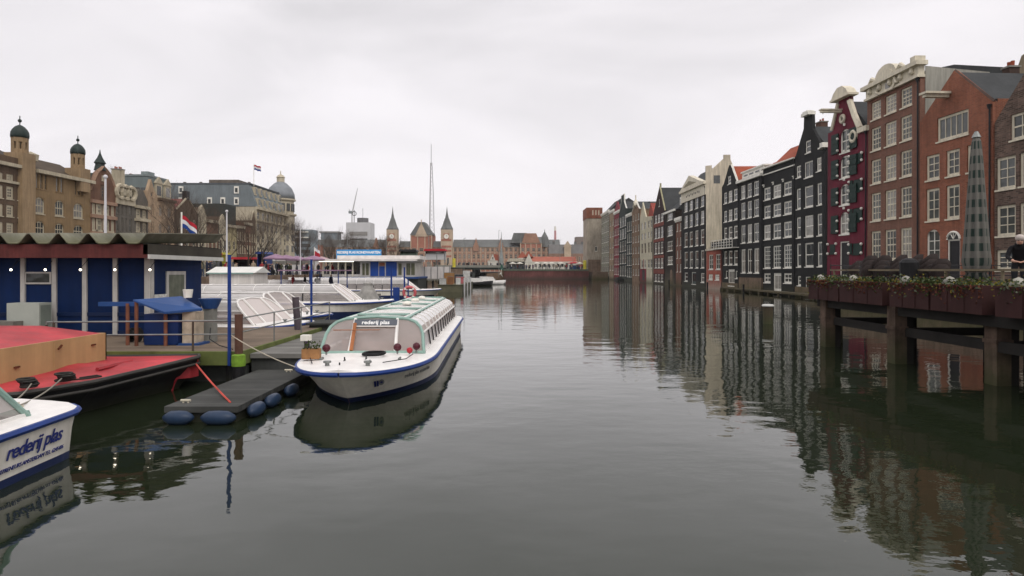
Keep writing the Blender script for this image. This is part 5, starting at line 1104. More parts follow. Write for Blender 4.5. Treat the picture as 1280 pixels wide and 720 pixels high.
m = MB(); m.bx(-.15, .15, -.15, .15, 0, 1.0); m.build('crate', surf('crate_grey', (.2, .2, .18), .8), None, loc=(-9.1, 19.3, .85), label='grey stand below the blue basin behind the desk', cat='stand')
# railing on the pier edge
o = thing('pipe_railing', 'galvanised two bar railing along the front edge of the pier', 'railing', (0, 0, 0))
m = MB(); m.tube([(-12.4, 17.05, 1.15), (-12.4, 17.05, 1.62), (-7.3, 17.05, 1.66)], .025, 6); m.tube([(-12.4, 17.05, 1.27), (-7.3, 17.05, 1.30)], .022, 6)
m.tube([(-12.4, 17.05, 1.55), (-12.4, 17.05, 1.62)], .03, 6); m.build('bars', steel, o)
for x in (-12.2, -12.4, -8.5): m = MB(); m.tube([(x, 17.05, .85), (x, 17.05, 1.64)], .028, 6); m.build('post', surf('rail_brown', (.08, .06, .045), .8), o)
o = thing('side_railing', 'thin railing receding along the right side of the pier', 'railing', (0, 0, 0)); m = MB()
for z in (1.35, 1.72): m.tube([(-7.25, 17.1, z), (-7.25, 25.5, z+.02)], .02, 5)
m.build('bars', steel, o)
for y in (19.5, 22, 25.4): m = MB(); m.tube([(-7.25, y, .85), (-7.25, y, 1.75)], .022, 5); m.build('post', steel, o)
def pole(label, x, y, z0_, z1, r, mat, cat='pole', name='mooring_pole', tilt=0):
    m = MB(); m.tube([(0, 0, z0_), (tilt, 0, z1)], r, 10); m.mat(1).tube([(tilt, 0, z1), (tilt, 0, z1+.03)], r*1.05, 10); return m.build(name, [mat, mat], None, loc=(x, y, 0), label=label, cat=cat)
pole('tall blue pole at the front corner of the pier', -7.42, 16.8, .5, 3.38, .045, strake); pole('tall blue pole rising beside the two small moored boats', -7.9, 25.2, -1, 3.4, .045, strake)
pole('blue pole left of the life ring by the far moored boats', -8.2, 43.5, -1, 3.1, .06, strake); pole('thinner blue pole right behind the life ring stand', -7.9, 47, -1, 3.2, .06, strake)
pole('rusty brown pile sticking up at the pier corner', -7.15, 16.75, -1, 1.82, .10, surf('rust_pile', (.10, .05, .035), .85, .3, 3))
m = MB(); m.lathe([(.17, 0), (.18, .1), (.17, .28), (.12, .30)], n=14); m.build('pile_cap', surf('lime_algae', (.16, .28, .03), .85, .3, 5), None, loc=(-7.1, 16.62, .52), label='lime green algae covered collar round the pile at the pier corner', cat='collar'); 
pole('black pile below the lime green collar at the pier corner', -7.1, 16.62, -1, .52, .15, blackhull, name='corner_pile', cat='pile')
pole('dark leaning timber pile beside the pale fronted small boat', -7.6, 23.2, -1, 2.0, .12, surf('pile_violet', (.075, .06, .07), .9, .3, 2), tilt=-.25)
m = MB(); m.bx(-1.0, 1.0, -.8, .8, -.3, .95); m.bx(-1.1, 1.1, -.9, .9, .95, 1.02); m.build('mooring_block', surf('dark_block', (.04, .042, .038), .9, .3, 1), None, loc=(-6.6, 24.8, 0), label='dark square mooring block between the small boats and the pontoon', cat='dolphin')
# life ring stand
o = thing('life_ring_stand', 'blue stand with a red and white life ring above the big boat roof', 'life ring', (-6.75, 41.5, 0)); m = MB(); m.bx(-.95, -.55, -.1, .15, -.5, 1.9); m.tube([(.0, .1, -.5), (.0, .1, 2.4)], .05, 6); m.build('stand', strake, o)
m = MB(); m.smooth = True; m.torus((.1, 0, 1.55), .37, .10, 'y', 24, 8); m.build('ring', surf('ring_red', (.50, .11, .12), .5, .1, 2), o)
m = MB()
for a in (45, 135, 225, 315): a = math.radians(a); m.box((.1+.37*math.cos(a), 0, 1.55+.37*math.sin(a)), (.13, .23, .13))
m.build('ring_bands', white, o)
m = MB(); m.bx(-12.5, -6.0, 40.5, 44.0, .35, .5); m.bx(-12.4, -6.1, 40.6, 43.9, -.3, .35); m.build('far_jetty', surf('jetty_dark', (.07, .07, .05), .9, .3, 1), None, label='low dark jetty carrying the life ring stand', cat='jetty')
o = thing('covered_dinghy', 'heap shaped grey tarpaulin covered mast between two moored boats', 'tarpaulin', (-9.5, 42.2, .5)); m = MB(); m.lathe([(.95, 0), (.85, .5), (.55, 1.1), (.28, 1.5), (.3, 1.65), (.1, 1.75)], n=9); m.build('cover', surf('tarp_grey', (.27, .26, .24), .8, .25, 3), o)
# ropes
def rope(label, pts, mat, r=.014, sag=.0):
    a, b = Vector(pts[0]), Vector(pts[-1]); P_ = [a+(b-a)*t/14-Vector((0, 0, sag*4*(t/14)*(1-t/14))) for t in range(15)] if len(pts) == 2 else pts
    m = MB(); m.tube(P_, r, 5); return m.build('mooring_rope', mat, None, label=label, cat='rope')
rope('pale mooring rope from the blue pole down to the big boat bow', [(-7.4, 16.85, 1.3), (-4.95, 14.6, .80)], surf('rope_pale', (.42, .38, .30), .9), .014, .06)
rope('red rope from the barge bow to the low pontoon', [(-8.05, 16.3, .62), (-5.7, 12.95, .33)], surf('rope_red', (.50, .08, .06), .9), .02, .03)
rope('pair of pale ropes from the barge to the near boat, left strand', [(-9.25, 12.35, .85), (-8.0, 10.2, .88)], surf('rope_grey', (.25, .23, .19), .9), .014, .05)
rope('pair of pale ropes from the barge to the near boat, right strand', [(-9.05, 12.9, .85), (-7.75, 10.1, .88)], surf('rope_grey', (.25, .23, .19), .9), .014, .06)
rope('thin black hose drooping over the pier deck beside the blue desk', [(-8.9, 18.9, 1.3), (-8.6, 18.2, 1.05), (-8.0, 17.5, .95), (-7.5, 17.2, .88)], black, .015)

o = thing('cable_reel', 'small dark cable reel and pump lying at the cabin corner on the pier', 'reel', (-11.3, 19.2, .85)); m = MB(); m.tube([(-.12, 0, .22), (-.09, 0, .22)], .22, 14); m.tube([(.09, 0, .22), (.12, 0, .22)], .22, 14); m.tube([(-.1, 0, .22), (.1, 0, .22)], .13, 12); m.build('reel', black, o); m = MB(); m.box((.45, .1, .12), (.4, .25, .24)); m.tube([(.3, .1, .3), (.6, .1, .3)], .06, 8); m.build('pump', darkm, o)
m = MB()
for k in range(2): m.bx(-.55, .55, -.3, .3, .3*k, .3*k+.27)
m.build('stacked_boards', surf('board_grey', (.16, .15, .13), .85, .3, 2), None, loc=(-15.9, 20.0, .85), label='low stack of grey boards left of the air conditioning cabinet', cat='boards')
m = MB(); m.bx(-.02, .02, -.35, .35, 1.05, 1.35); m.build('notice_board', surf('notice_white', (.5, .5, .48), .5, .35, 9), None, loc=(-11.77, 21.45, .85), label='small pale notice on the side wall of the blue cabin', cat='notice')
# ================================================================== people
def person_mesh(pose, hi=False):
    # one continuous skinned body; pose: dict of joint offsets
    J = {'pelvis': (0, 0, .93), 'spine': (0, .01, 1.15), 'chest': (0, 0, 1.36), 'neck': (0, 0, 1.50), 'head0': (0, -.01, 1.58), 'head1': (0, -.02, 1.70),
         'shl': (.17, 0, 1.42), 'ell': (.24, .02, 1.14), 'wrl': (.24, -.06, .90), 'hal': (.24, -.09, .81), 'shr': (-.17, 0, 1.42), 'elr': (-.24, .02, 1.14), 'wrr': (-.24, -.06, .90), 'har': (-.24, -.09, .81),
         'hil': (.09, 0, .88), 'knl': (.10, -.03, .49), 'anl': (.10, .01, .09), 'tol': (.11, -.14, .04), 'hir': (-.09, 0, .88), 'knr': (-.10, -.03, .49), 'anr': (-.10, .01, .09), 'tor': (-.11, -.14, .04)}
    J.update(pose)
    Rr = {'pelvis': (.16, .12), 'spine': (.16, .12), 'chest': (.18, .13), 'neck': (.06, .06), 'head0': (.085, .10), 'head1': (.075, .095), 'shl': (.075, .075), 'ell': (.055, .055), 'wrl': (.038, .038), 'hal': (.035, .045), 'shr': (.075, .075), 'elr': (.055, .055), 'wrr': (.038, .038), 'har': (.035, .045),
          'hil': (.10, .10), 'knl': (.068, .068), 'anl': (.05, .05), 'tol': (.045, .035), 'hir': (.10, .10), 'knr': (.068, .068), 'anr': (.05, .05), 'tor': (.045, .035)}
    E = [('pelvis', 'spine'), ('spine', 'chest'), ('chest', 'neck'), ('neck', 'head0'), ('head0', 'head1'), ('chest', 'shl'), ('shl', 'ell'), ('ell', 'wrl'), ('wrl', 'hal'), ('chest', 'shr'), ('shr', 'elr'), ('elr', 'wrr'), ('wrr', 'har'),
         ('pelvis', 'hil'), ('hil', 'knl'), ('knl', 'anl'), ('anl', 'tol'), ('pelvis', 'hir'), ('hir', 'knr'), ('knr', 'anr'), ('anr', 'tor')]
    K = list(J)
    if hi:
        for sd in ('l', 'r'):
            h = Vector(J['ha'+sd]); w_ = Vector(J['wr'+sd]); d = (h-w_).normalized(); sdv = d.cross(Vector((0, 0, 1)))
            sdv = sdv.normalized() if sdv.length > .1 else Vector((0, 1, 0))
            for k in range(4):
                a, b = 'f%s%da' % (sd, k), 'f%s%db' % (sd, k); J[a] = tuple(h+d*.04+sdv*(k-1.5)*.022); J[b] = tuple(h+d*(.095+.012*(k in (1, 2)))+sdv*(k-1.5)*.024+Vector((0, 0, -.02)))
                Rr[a] = Rr[b] = (.009, .009); E += [('ha'+sd, a), (a, b)]; K += [a, b]
            a, b = 'f%sta' % sd, 'f%stb' % sd; J[a] = tuple(h+sdv*.045); J[b] = tuple(h+sdv*.06+d*.045); Rr[a] = Rr[b] = (.011, .011); E += [('ha'+sd, a), (a, b)]; K += [a, b]
            Rr['ha'+sd] = (.03, .03)
    me = D.meshes.new('person_base'); me.from_pydata([J[k] for k in K], [(K.index(a), K.index(b)) for a, b in E], [])
    o = D.objects.new('person_base', me); COL.objects.link(o); bpy.context.view_layer.update()
    md = o.modifiers.new('s', 'SKIN'); 
    for i, k in enumerate(K): me.skin_vertices[0].data[i].radius = Rr[k]; me.skin_vertices[0].data[i].use_root = (k == 'pelvis')
    md.use_smooth_shade = True; md.branch_smoothing = .6
    s_ = o.modifiers.new('u', 'SUBSURF'); s_.levels = 2 if hi else 1; s_.render_levels = s_.levels
    dg = bpy.context.evaluated_depsgraph_get(); out = D.meshes.new_from_object(o.evaluated_get(dg)); D.objects.remove(o); D.meshes.remove(me); out.name = 'person'
    jh = Vector(J['head1']); jn = Vector(J['neck']); hands = [Vector(J['hal']), Vector(J['har'])]; out.materials.clear()
    for mt in range(4): out.materials.append(None)
    for pl in out.polygons:
        c = pl.center; mi = 0
        if c.z < .11: mi = 2
        elif c.z < .86 and min((c-h).length for h in hands) > .16: mi = 1
        if min((c-h).length for h in hands) < .07+.09*hi: mi = 3
        if c.z > jn.z+.035 or (c-jh).length < .15:
            mi = 3
            if c.z > jh.z-.01 or c.y > jh.y+.03: mi = 2
        pl.material_index = mi
    return out
walk = {'knl': (.10, -.16, .50), 'anl': (.10, -.16, .10), 'tol': (.11, -.30, .06), 'knr': (-.10, .06, .49), 'anr': (-.10, .30, .16), 'tor': (-.11, .22, .04), 'wrl': (.24, .08, .92), 'hal': (.24, .10, .84), 'wrr': (-.24, -.22, .96), 'har': (-.24, -.27, .90)}
phone = {'wrl': (.12, -.28, 1.22), 'hal': (.08, -.33, 1.30), 'ell': (.24, -.05, 1.14)}
PM = [person_mesh({}), person_mesh(walk), person_mesh(phone)]
coats = [surf('coat_'+n_, c, .9, .15, 3) for n_, c in (('black', (.012, .012, .014)), ('navy', (.02, .025, .05)), ('grey', (.09, .09, .09)), ('red', (.28, .025, .03)), ('beige', (.30, .24, .17)), ('white', (.5, .5, .48)), ('olive', (.05, .055, .03)), ('mauve', (.2, .12, .2)))]
CN = ['black', 'navy blue', 'grey', 'red', 'beige', 'white', 'olive', 'mauve']
hairs = [surf('hair_'+n_, c, .8, .2, 6) for n_, c in (('dark', (.02, .014, .01)), ('brown', (.07, .04, .02)), ('fair', (.25, .17, .08)))]
jeans = [surf('trousers_dark', (.015, .016, .02), .9), surf('trousers_blue', (.03, .045, .09), .9)]
def person(x, y, z, rz, where, grp, k=None, s_=None):
    k = random.choices(range(8), (6, 4, 3, 2, 2, 1.5, 2, 1))[0] if k is None else k
    o = link('person', random.choice(PM), None, (x, y, z), rz, label='person in a %s coat %s' % (CN[k], where), cat='person', group='people in %s coats %s' % (CN[k], grp))
    for sl, mt in zip(o.material_slots, (coats[k], random.choice(jeans), random.choice(hairs), skin)): sl.link = 'OBJECT'; sl.material = mt
    q = random.uniform(.92, 1.06) if s_ is None else s_; o.scale = (q,)*3; return o
# ================================================================== trees
def tree_mesh(seed, H):
    rnd = random.Random(seed); T = MB(); C = MB()
    def grow(p, d, l, r, depth):
        n = 3 if depth < 2 else 2; pts = [p]; q = p; dd = d
        for i in range(n):
            dd = (dd+Vector((rnd.uniform(-.18, .18), rnd.uniform(-.18, .18), rnd.uniform(-.04, .12)))).normalized(); q = q+dd*l/n; pts.append(q)
        rr = [r*(1-.45*i/n) for i in range(n+1)]
        (T if depth < 2 else C).tube(pts, rr, 6 if depth < 2 else 3, cap=False)
        if depth >= 6: return
        for i in range(4 if depth == 0 else 3):
            t = rnd.uniform(.45, 1.0) if depth > 0 else rnd.uniform(.55, 1.0); k = min(int(t*n), n-1); b = pts[k].lerp(pts[k+1], t*n-k)
            a = Vector((rnd.uniform(-1, 1), rnd.uniform(-1, 1), rnd.uniform(.1, .9))).normalized()
            grow(b, (dd*.75+a*.8).normalized(), l*rnd.uniform(.55, .8), rr[k]*.55, depth+1)
        grow(q, (dd+Vector((rnd.uniform(-.3, .3), rnd.uniform(-.3, .3), .2))).normalized(), l*.72, rr[-1]*.9, depth+1)
    grow(Vector((0, 0, 0)), Vector((0, 0, 1)), H*.36, H*.018, 0)
    return T.mesh('trunk', trunkm), C.mesh('crown', twigm)
TM = [tree_mesh(3, 11), tree_mesh(11, 12), tree_mesh(23, 10)]
def tree(x, y, lb, s_=1, z=2.3, k=None):
    k = random.randrange(3) if k is None else k
    o = thing('bare_tree', lb, 'tree', (x, y, z), random.uniform(0, 6), 'bare street trees'); o.scale = (s_,)*3
    link('trunk', TM[k][0], o); link('crown', TM[k][1], o); return o
TL = 'bare winter street tree among the row on the left embankment'
for i, y in enumerate((66, 74, 83, 92, 101, 110, 119, 129, 139, 150, 161, 173, 186, 200)):
    tree(-34-2*(i % 2), y, TL, random.uniform(.75, .95))
for i, y in enumerate((90, 112, 135, 155, 178)): tree(-50, y, TL, random.uniform(.7, .9))
for px in (383, 398, 415, 436, 458, 476, 545): tree((px-640)/F*285, 285+random.uniform(-8, 8), 'bare winter tree in front of the railway station', random.uniform(.8, 1.0))
tree(-68, 112, 'bare tree top showing above the roof of the turret building', .75, 12, 1)

# ================================================================== left embankment life
for (x0_, x1_, Y0, Y1, n_, zz) in ((-32, -27.6, 50, 66, 26, 2.3), (-38, -27.6, 66, 110, 60, 2.3), (-36, -27.6, 110, 180, 40, 2.3)):
    for i in range(n_):
        Y = random.uniform(Y0, Y1); x = random.uniform(x0_, x1_)
        person(x, Y, zz, random.uniform(0, 6.3), 'in the crowd on the left embankment', 'in the crowd on the left embankment')
def parasol(x, y, z, mat, lb, r=1.5):
    o = thing('parasol', lb, 'parasol', (x, y, z), random.uniform(0, 1), None); m = MB(); m.tube([(0, 0, 0), (0, 0, 2.6)], .03, 6); m.build('pole', steel, o)
    m = MB(); m.lathe([(r, 2.05), (r, 2.2), (r*.5, 2.5), (.05, 2.7)], n=8); m.build('canopy', mat, o)
mauve = surf('mauve_cloth', (.27, .17, .24), .9, .2, 1); redc = surf('red_cloth', (.42, .03, .04), .9, .15, 1)
for i, (px, Y, mt, lb) in enumerate([(345, 78, mauve, 'mauve parasol above the crowd right of the white shed'), (358, 82, mauve, 'mauve parasol second from the white shed'), (371, 88, mauve, 'mauve parasol just left of the tall white flagpole'), (392, 86, mauve, 'mauve parasol just right of the tall white flagpole'), (402, 92, surf('rose_cloth', (.4, .28, .30), .9), 'rose parasol nearest the ticket pavilion'), (255, 56, redc, 'red parasol behind the roof end of the blue cabin')]):
    parasol((px-640)/F*Y, Y, 2.3, mt, lb)
def kiosk(x, y, w, d, h, wall, roofm, lb, z=2.3, stripes=None):
    o = thing('market_kiosk', lb, 'kiosk', (x, y, z), 0, None); m = MB(); m.bx(-w/2, w/2, 0, .08, 0, .95); m.bx(-w/2, -w/2+.08, 0, d, 0, h); m.bx(w/2-.08, w/2, 0, d, 0, h); m.bx(-w/2, w/2, d-.08, d, 0, h); m.build('wall', wall, o)
    m = MB(); m.prism([(-w/2-.2, h), (w/2+.2, h), (w/2, h+.35), (-w/2, h+.35)], -.6, d+.1); m.build('awning', roofm, o); return o
kiosk(-41.5, 99, 3.2, 3, 2.4, darkm, redc, 'kiosk with a red awning on the left embankment'); kiosk(-38.4, 98, 1.2, 3, 3.2, strake, strake, 'narrow bright blue kiosk beside the red one'); kiosk(-45, 97, 1.8, 3, 3.1, surf('yellow_green', (.32, .30, .03), .8), surf('yellow_green', (.32, .30, .03)), 'yellow green kiosk left of the red one')
kiosk((540-640)/F*100, 104, 3.2, 2, 1.4, pale, redc, 'stall with a long red canopy on the pavilion roof terrace', 4.75); 
kiosk((505-640)/F*100, 104, 2.6, 2, 1.3, surf('pale_green', (.2, .25, .2)), darkm, 'stall with a dark canopy next to the red canopy stall', 4.75)
# white tram / bus
o = thing('parked_bus', 'long white bus standing on the embankment behind the white shed', 'bus', (-43.5, 112, 2.3), 0)
m = MB(); m.prism([(0, .35), (9, .35), (9, 2.7), (8.7, 3.1), (.3, 3.1), (0, 2.7)], 0, 2.5); m.build('body', surf('bus_white', (.62, .60, .58), .4, .1, 1), o)
m = MB(); m.bx(.4, 8.6, -.02, 0, 1.7, 2.4); m.build('windows', GLASSF, o)
for x in (1.6, 7.2): m = MB(); m.tube([(x, -.05, .48), (x, .3, .48)], .48, 14); m.build('wheel', black, o)
# white shed with dark and yellow round sign
o = thing('white_shed', 'white shed with a shallow pitched roof and a round yellow and black sign', 'shed', (-22.9, 52, .85), 0)
m = MB(); m.bx(-1.7, 1.9, 0, 3, 0, 1.95); m.build('wall', surf('shed_white', (.64, .61, .57), .7, .12, .8, .15), o)
m = MB(); m.prism([(-.25, 1.95), (1.6, 2.45), (3.2, 1.95)], -1.9, 2.1, 'x'); m.build('roof', surf('shed_roof', (.62, .62, .58), .7, .1, 1), o)
m = MB(); m.bx(-1.75, 1.95, -.27, -.2, 1.86, 1.97); m.build('eave_board', surf('mint_dark', (.2, .3, .27), .6), o); m = MB(); m.bx(-1.7, 1.9, -.02, 0, 0, .14); m.build('skirting', strake, o)
m = MB(); m.tube([(1.05, -.08, .55), (1.05, -.0, .55)], .42, 16); m.mat(1).tube([(1.05, -.1, .58), (1.05, -.08, .58)], .27, 16); m.build('round_sign', [darkm, surf('sign_yellow', (.55, .5, .03), .6)], o)
m = MB(); m.bx(-30, -19, 49, 56, .6, .85); m.bx(-30, -19, 49.2, 56, -.4, .6); m.build('shed_jetty', concrete, None, label='jetty carrying the white shed', cat='jetty')
o = thing('open_shelter', 'blue framed open shelter right of the white shed', 'shelter', (-20.2, 56, .85), 0)
m = MB()
for x in (0, 2.5, 5): 
    for y in (0, 3): m.tube([(x, y, 0), (x, y, 2.1)], .05, 6)
m.bx(0, 5, -.05, .05, .62, .70); m.build('frame', strake, o); m = MB(); m.bx(-.2, 5.4, -.3, 3.3, 2.1, 2.2); m.build('canopy', mauve, o)
m = MB(); m.bx(-.2, 8, -.5, 3.6, -.25, 0); m.build('deck', concrete, o)
for x, y, k in ((-19.5, 57, 3), (-18.6, 57.5, 0), (-17.4, 57.2, 5), (-16.4, 58, 1)): person(x, y, .85, random.uniform(0, 6), 'standing under the blue framed shelter', 'under the blue framed shelter', k)
m = MB(); m.bx(-1.3, 1.3, -.5, .5, .0, .75); m.build('tarpaulin_bundle', surf('tarp_blue', (.02, .03, .16), .6, .2, 2), None, loc=(-26.0, 50.5, .85), label='dark blue tarpaulin bundle left of the white shed', cat='tarpaulin')
# ticket pavilion
o = thing('ticket_pavilion', 'long flat roofed white and blue ticket pavilion with a glazed left half', 'pavilion', (0, 88, 0)); 
Xp = lambda px: (px-640)/F*88; Zp = lambda py: EYE+(HOR-py)/F*88
zf = Zp(346); zr_ = Zp(326)
m = MB(); m.bx(Xp(450), Xp(518), 0, 7, zf, zr_); m.bx(Xp(403), Xp(450), 5, 7, zf, zr_); m.bx(Xp(403), Xp(450), 0, .1, zf, zf+.35); m.build('wall', surf('pavilion_white', (.50, .47, .42), .6, .15, 1), o)
m = MB(); m.bx(Xp(397), Xp(521), -1.0, 8, zr_-.05, zr_+.22); m.bx(Xp(420), Xp(524), .5, 7, zr_+.22, zr_+.75); m.build('roof', surf('pavilion_roof', (.70, .66, .63), .7, .15, 1), o)
for a, b in ((463, 473), (482.5, 496)): m = MB(); m.bx(Xp(a), Xp(b), -.05, 0, zf+.1, zr_-.1); m.build('blue_panel', surf('pav_blue', (.012, .06, .28), .5, .15, 1), o)
m = MB(); m.bx(Xp(474), Xp(481), -.05, 0, zf+.1, zf+1.45); m.mat(1).bx(Xp(474), Xp(481), -.06, 0, zf+1.5, zf+1.95); m.build('blue_panel', [surf('pav_blue', (.012, .06, .28)), surf('pav_orange', (.35, .12, .06), .6)], o)
for a, b in ((453, 456), (457.5, 461), (498, 502), (508, 513), (514, 518.5)): m = MB(); m.bx(Xp(a), Xp(b), -.05, 0, zf+.25, zr_-.35); m.build('window', surf('pav_window', (.10, .10, .055), .3, .4, 3), o)
for px in (404, 413, 423, 432, 441): m = MB(); m.bx(Xp(px)-.09, Xp(px)+.09, -.1, .1, zf, zr_); m.build('column', cream, o)
lamp = D.materials.new('strip_light'); lamp.use_nodes = True; b_ = lamp.node_tree.nodes['Principled BSDF']; b_.inputs['Emission Color'].default_value = (1, .95, .8, 1); b_.inputs['Emission Strength'].default_value = 1.6
m = MB(); m.bx(Xp(401), Xp(444), -.9, -.75, zr_-.16, zr_-.06); m.build('strip_light', lamp, o)
m = MB(); m.bx(Xp(397), Xp(525), -1.5, 8, zf-.25, zf); m.build('deck', surf('pav_deck_blue', (.03, .07, .20), .6), o); m = MB(); m.bx(Xp(398), Xp(524), -1, 7.5, -.4, zf-.25); m.build('float', surf('float_grey', (.05, .055, .05)), o)
for px, k in ((406, 5), (411, 3), (416, 0), (421, 2), (426, 0), (433, 1), (438, 4), (446, 6)): person(Xp(px), 90.5+random.uniform(-.8, 1.5), zf, random.uniform(0, 6), 'inside the glazed half of the ticket pavilion', 'inside the ticket pavilion', k)
# blue sign board on posts
o = thing('blue_sign_board', 'bright blue sign board with white lettering above the ticket pavilion', 'sign', (Xp(408), 93, 0)); sc_ = 93/88
w_ = (464-408)/F*93; zb_, zt_ = EYE+(HOR-323.5)/F*93, EYE+(HOR-312)/F*93
m = MB(); m.bx(0, w_, 0, .15, zb_, zt_); m.build('board', surf('sign_cyan', (.03, .25, .55), .5, .1, 1), o)
for x in (.4, w_/2, w_-.4): m = MB(); m.tube([(x, .25, 1), (x, .25, zb_+.3)], .07, 6); m.build('post', steel, o)
def wall_text(t, size, mat, p, parent, bold=.01, sp=1.0):
    q = link('lettering', text_mesh(t, size, mat, bold, sp, .01), parent); q.matrix_local = Matrix.Translation(p) @ Matrix.Rotation(math.pi/2, 4, 'X'); return q
wall_text('REDERIJ PLAS RONDVAARTEN', .50, letwhite, (w_/2, -.02, zb_+.92), o, .015, .92)
for x in (.18, .5, .82): wall_text('AMSTERDAM', .24, letwhite, (w_*x, -.02, zb_+.33), o, .006)
# white hoarding on piles and cluttered work jetty
o = thing('white_hoarding', 'white panelled hoarding on dark piles right of the ticket pavilion', 'hoarding', (0, 96, 0)); Xh = lambda px: (px-640)/F*96
m = MB(); m.bx(Xh(524), Xh(563), 0, .15, 1.75, 3.55); m.build('panels', surf('hoarding_white', (.56, .53, .51), .8, .12, .6, .2), o)
m = MB()
for px in (524, 531, 539, 547, 555, 562): m.tube([(Xh(px), -.1, 1.6), (Xh(px), -.1, 3.9)], .05, 5)
m.build('frame_posts', steel, o)
for px in (526, 533, 541, 549, 557): m = MB(); m.tube([(Xh(px), .1, -.5), (Xh(px), .1, 1.75)], .16, 6); m.build('pile', darkm, o)
m = MB(); m.bx(Xh(522), Xh(564), -.3, 8, 1.5, 1.75); m.build('deck', concrete, o)
m = MB(); m.bx(-10.2, -6.9, 88, 112, .0, .95); m.bx(-10.3, -6.8, 87.9, 112, .95, 1.05); m.build('work_jetty', surf('jetty_green', (.10, .095, .06), .9, .3, 1), None, label='weathered jetty crowded with crates right of the white hoarding', cat='jetty')
for i, (x, y, s3, c, lb) in enumerate([(-9.6, 89, (.9, .7, .8), (.42, .42, .40), 'pale crate nearest the front left corner of the crowded jetty'), (-8.6, 89.3, (.8, .7, 1.1), (.20, .09, .04), 'rust brown crate standing beside the pale crate on the jetty'), (-7.5, 89.4, (.6, .6, .9), (.55, .55, .52), 'white crate at the right front corner of the crowded jetty'), (-9.2, 94, (1.4, 1, 1.6), (.30, .16, .06), 'orange brown container in the middle of the crowded jetty'), (-7.7, 95, (1.2, 1, 1.0), (.40, .12, .13), 'faded red container in the middle of the crowded jetty'), (-8.8, 101, (2.2, 1, 1.3), (.04, .04, .045), 'dark covered load towards the back of the crowded jetty'), (-7.6, 107, (1.2, 1, 1.9), (.5, .5, .48), 'tall white cabinet at the far end of the crowded jetty')]):
    m = MB(); m.box((0, 0, s3[2]/2), s3); 
    for k in range(3): m.box((0, -s3[1]/2-.01, s3[2]*(.2+.3*k)), (s3[0]*1.02, .03, .05))
    m.mat(1).box((0, 0, s3[2]+.02), (s3[0]*1.04, s3[1]*1.04, .05)); m.build('jetty_crate', [surf('crate_%d' % i, c, .7, .25, 2), steel], None, loc=(x, y, 1.05), rz=random.uniform(-.1, .1), label=lb, cat='crate')
for i, (x, y) in enumerate(((-6.7, 90), (-6.7, 96), (-6.7, 103))): pole(['white topped pile nearest on the crowded jetty edge', 'white topped pile halfway along the crowded jetty edge', 'white topped pile farthest on the crowded jetty edge'][i], x, y, -1, 1.9, .13, pale, 'pile', 'mooring_pile')
def small_boat(lb, x, y, rz, L, col, cabin=True):
    o = thing('motor_boat', lb, 'boat', (x, y, 0), rz, 'small boats near the far bridge'); m = MB(); m.smooth = True
    rings = []
    for i in range(11):
        t = i/10; w = L*.16*(1-max(0, (t-.45)/.55)**2); rings.append([(L*(t-.5), w, .7+.3*t*t), (L*(t-.52), w*.85, .1), (L*(t-.53), 0, -.2), (L*(t-.52), -w*.85, .1), (L*(t-.5), -w, .7+.3*t*t)])
    m.loft(rings, close=True, cap=True); m.build('hull', col, o)
    if cabin: m = MB(); m.prism([(-L*.3, .7), (L*.15, .7), (L*.08, 1.5), (-L*.3, 1.6)], -L*.11, L*.11); m.build('cabin', offwhite, o)
small_boat('small white boat moored below the far bridge opening', -4.6, 135, .3, 7, offwhite); small_boat('small dark boat tied at the end of the crowded jetty', -7.0, 124, .6, 8, blackhull); small_boat('low olive boat left of the bridge opening', -5.6, 150, 1.2, 9, surf('olive_boat', (.1, .1, .06), .6))
small_boat('long white barge boat lying under the far bridge', -7.5, 236, 0, 16, offwhite, False)
# ================================================================== far bridge, quay and cafe
qr = surf('bridge_brick', (.125, .050, .045), .9, .35, .25, .35, moss=((.05, .045, .035), -.2, 1.2))
Xq = lambda px: (px-640)/F*218; Zq = lambda py: EYE+(HOR-py)/F*218
o = thing('terrace_quay', 'dark red brick quay wall across the far end of the water', 'quay wall', (0, 218, 0))
m = MB(); m.bx(Xq(630), Xq(736), 0, 43, -.6, Zq(338.5)); m.build('wall', qr, o)
m = MB(); m.bx(Xq(629.5), Xq(736), -.2, 43, Zq(338.5), Zq(336.5)); m.build('coping', surf('coping_green', (.10, .12, .09), .9), o)
m = MB(); m.bx(Xq(607), Xq(630), 6, 43, -.6, Zq(342)); m.prism([(Xq(607), Zq(342)), (Xq(630), Zq(342)), (Xq(630), Zq(337)), (Xq(622), Zq(341))], 6, 8); m.build('side_wall', surf('quay_tan', (.17, .11, .07), .9, .3, .5, .2), o)
m = MB(); m.bx(27.1, 37, 215, 262, -1, 2.5); m.build('corner_quay', mossy, None, label='brick quay corner at the foot of the far tower', cat='quay wall') 
br = thing('flat_bridge', 'flat green grey road bridge with a dark underside left of the brick quay', 'bridge', (0, 224, 0)); Xb = lambda px: (px-640)/F*224; Zb = lambda py: EYE+(HOR-py)/F*224
m = MB(); m.bx(-27, Xb(632), 0, 38, Zb(337), Zb(334)); m.build('deck', surf('bridge_dark', (.035, .045, .04), .8), br)
m = MB(); m.bx(-27, Xb(632), -.3, 0, Zb(334.5), Zb(331.5)); m.build('parapet', surf('bridge_pale', (.22, .22, .19), .8, .15, .5), br)
for px in (548, 566, 590): m = MB(); m.bx(Xb(px), Xb(px)+1, 1, 38, -.5, Zb(337)); m.build('pier', surf('bridge_dark2', (.06, .065, .06)), br)
m = MB(); m.bx(-27, -17, -6, 0, -.5, Zb(336)); m.build('abutment', mossy, br)
for i in range(34): person(random.uniform(-26, Xb(630)), 225.5+random.uniform(0, 5), Zb(334), random.uniform(0, 6), 'tiny on the flat far bridge', 'on the far bridge')
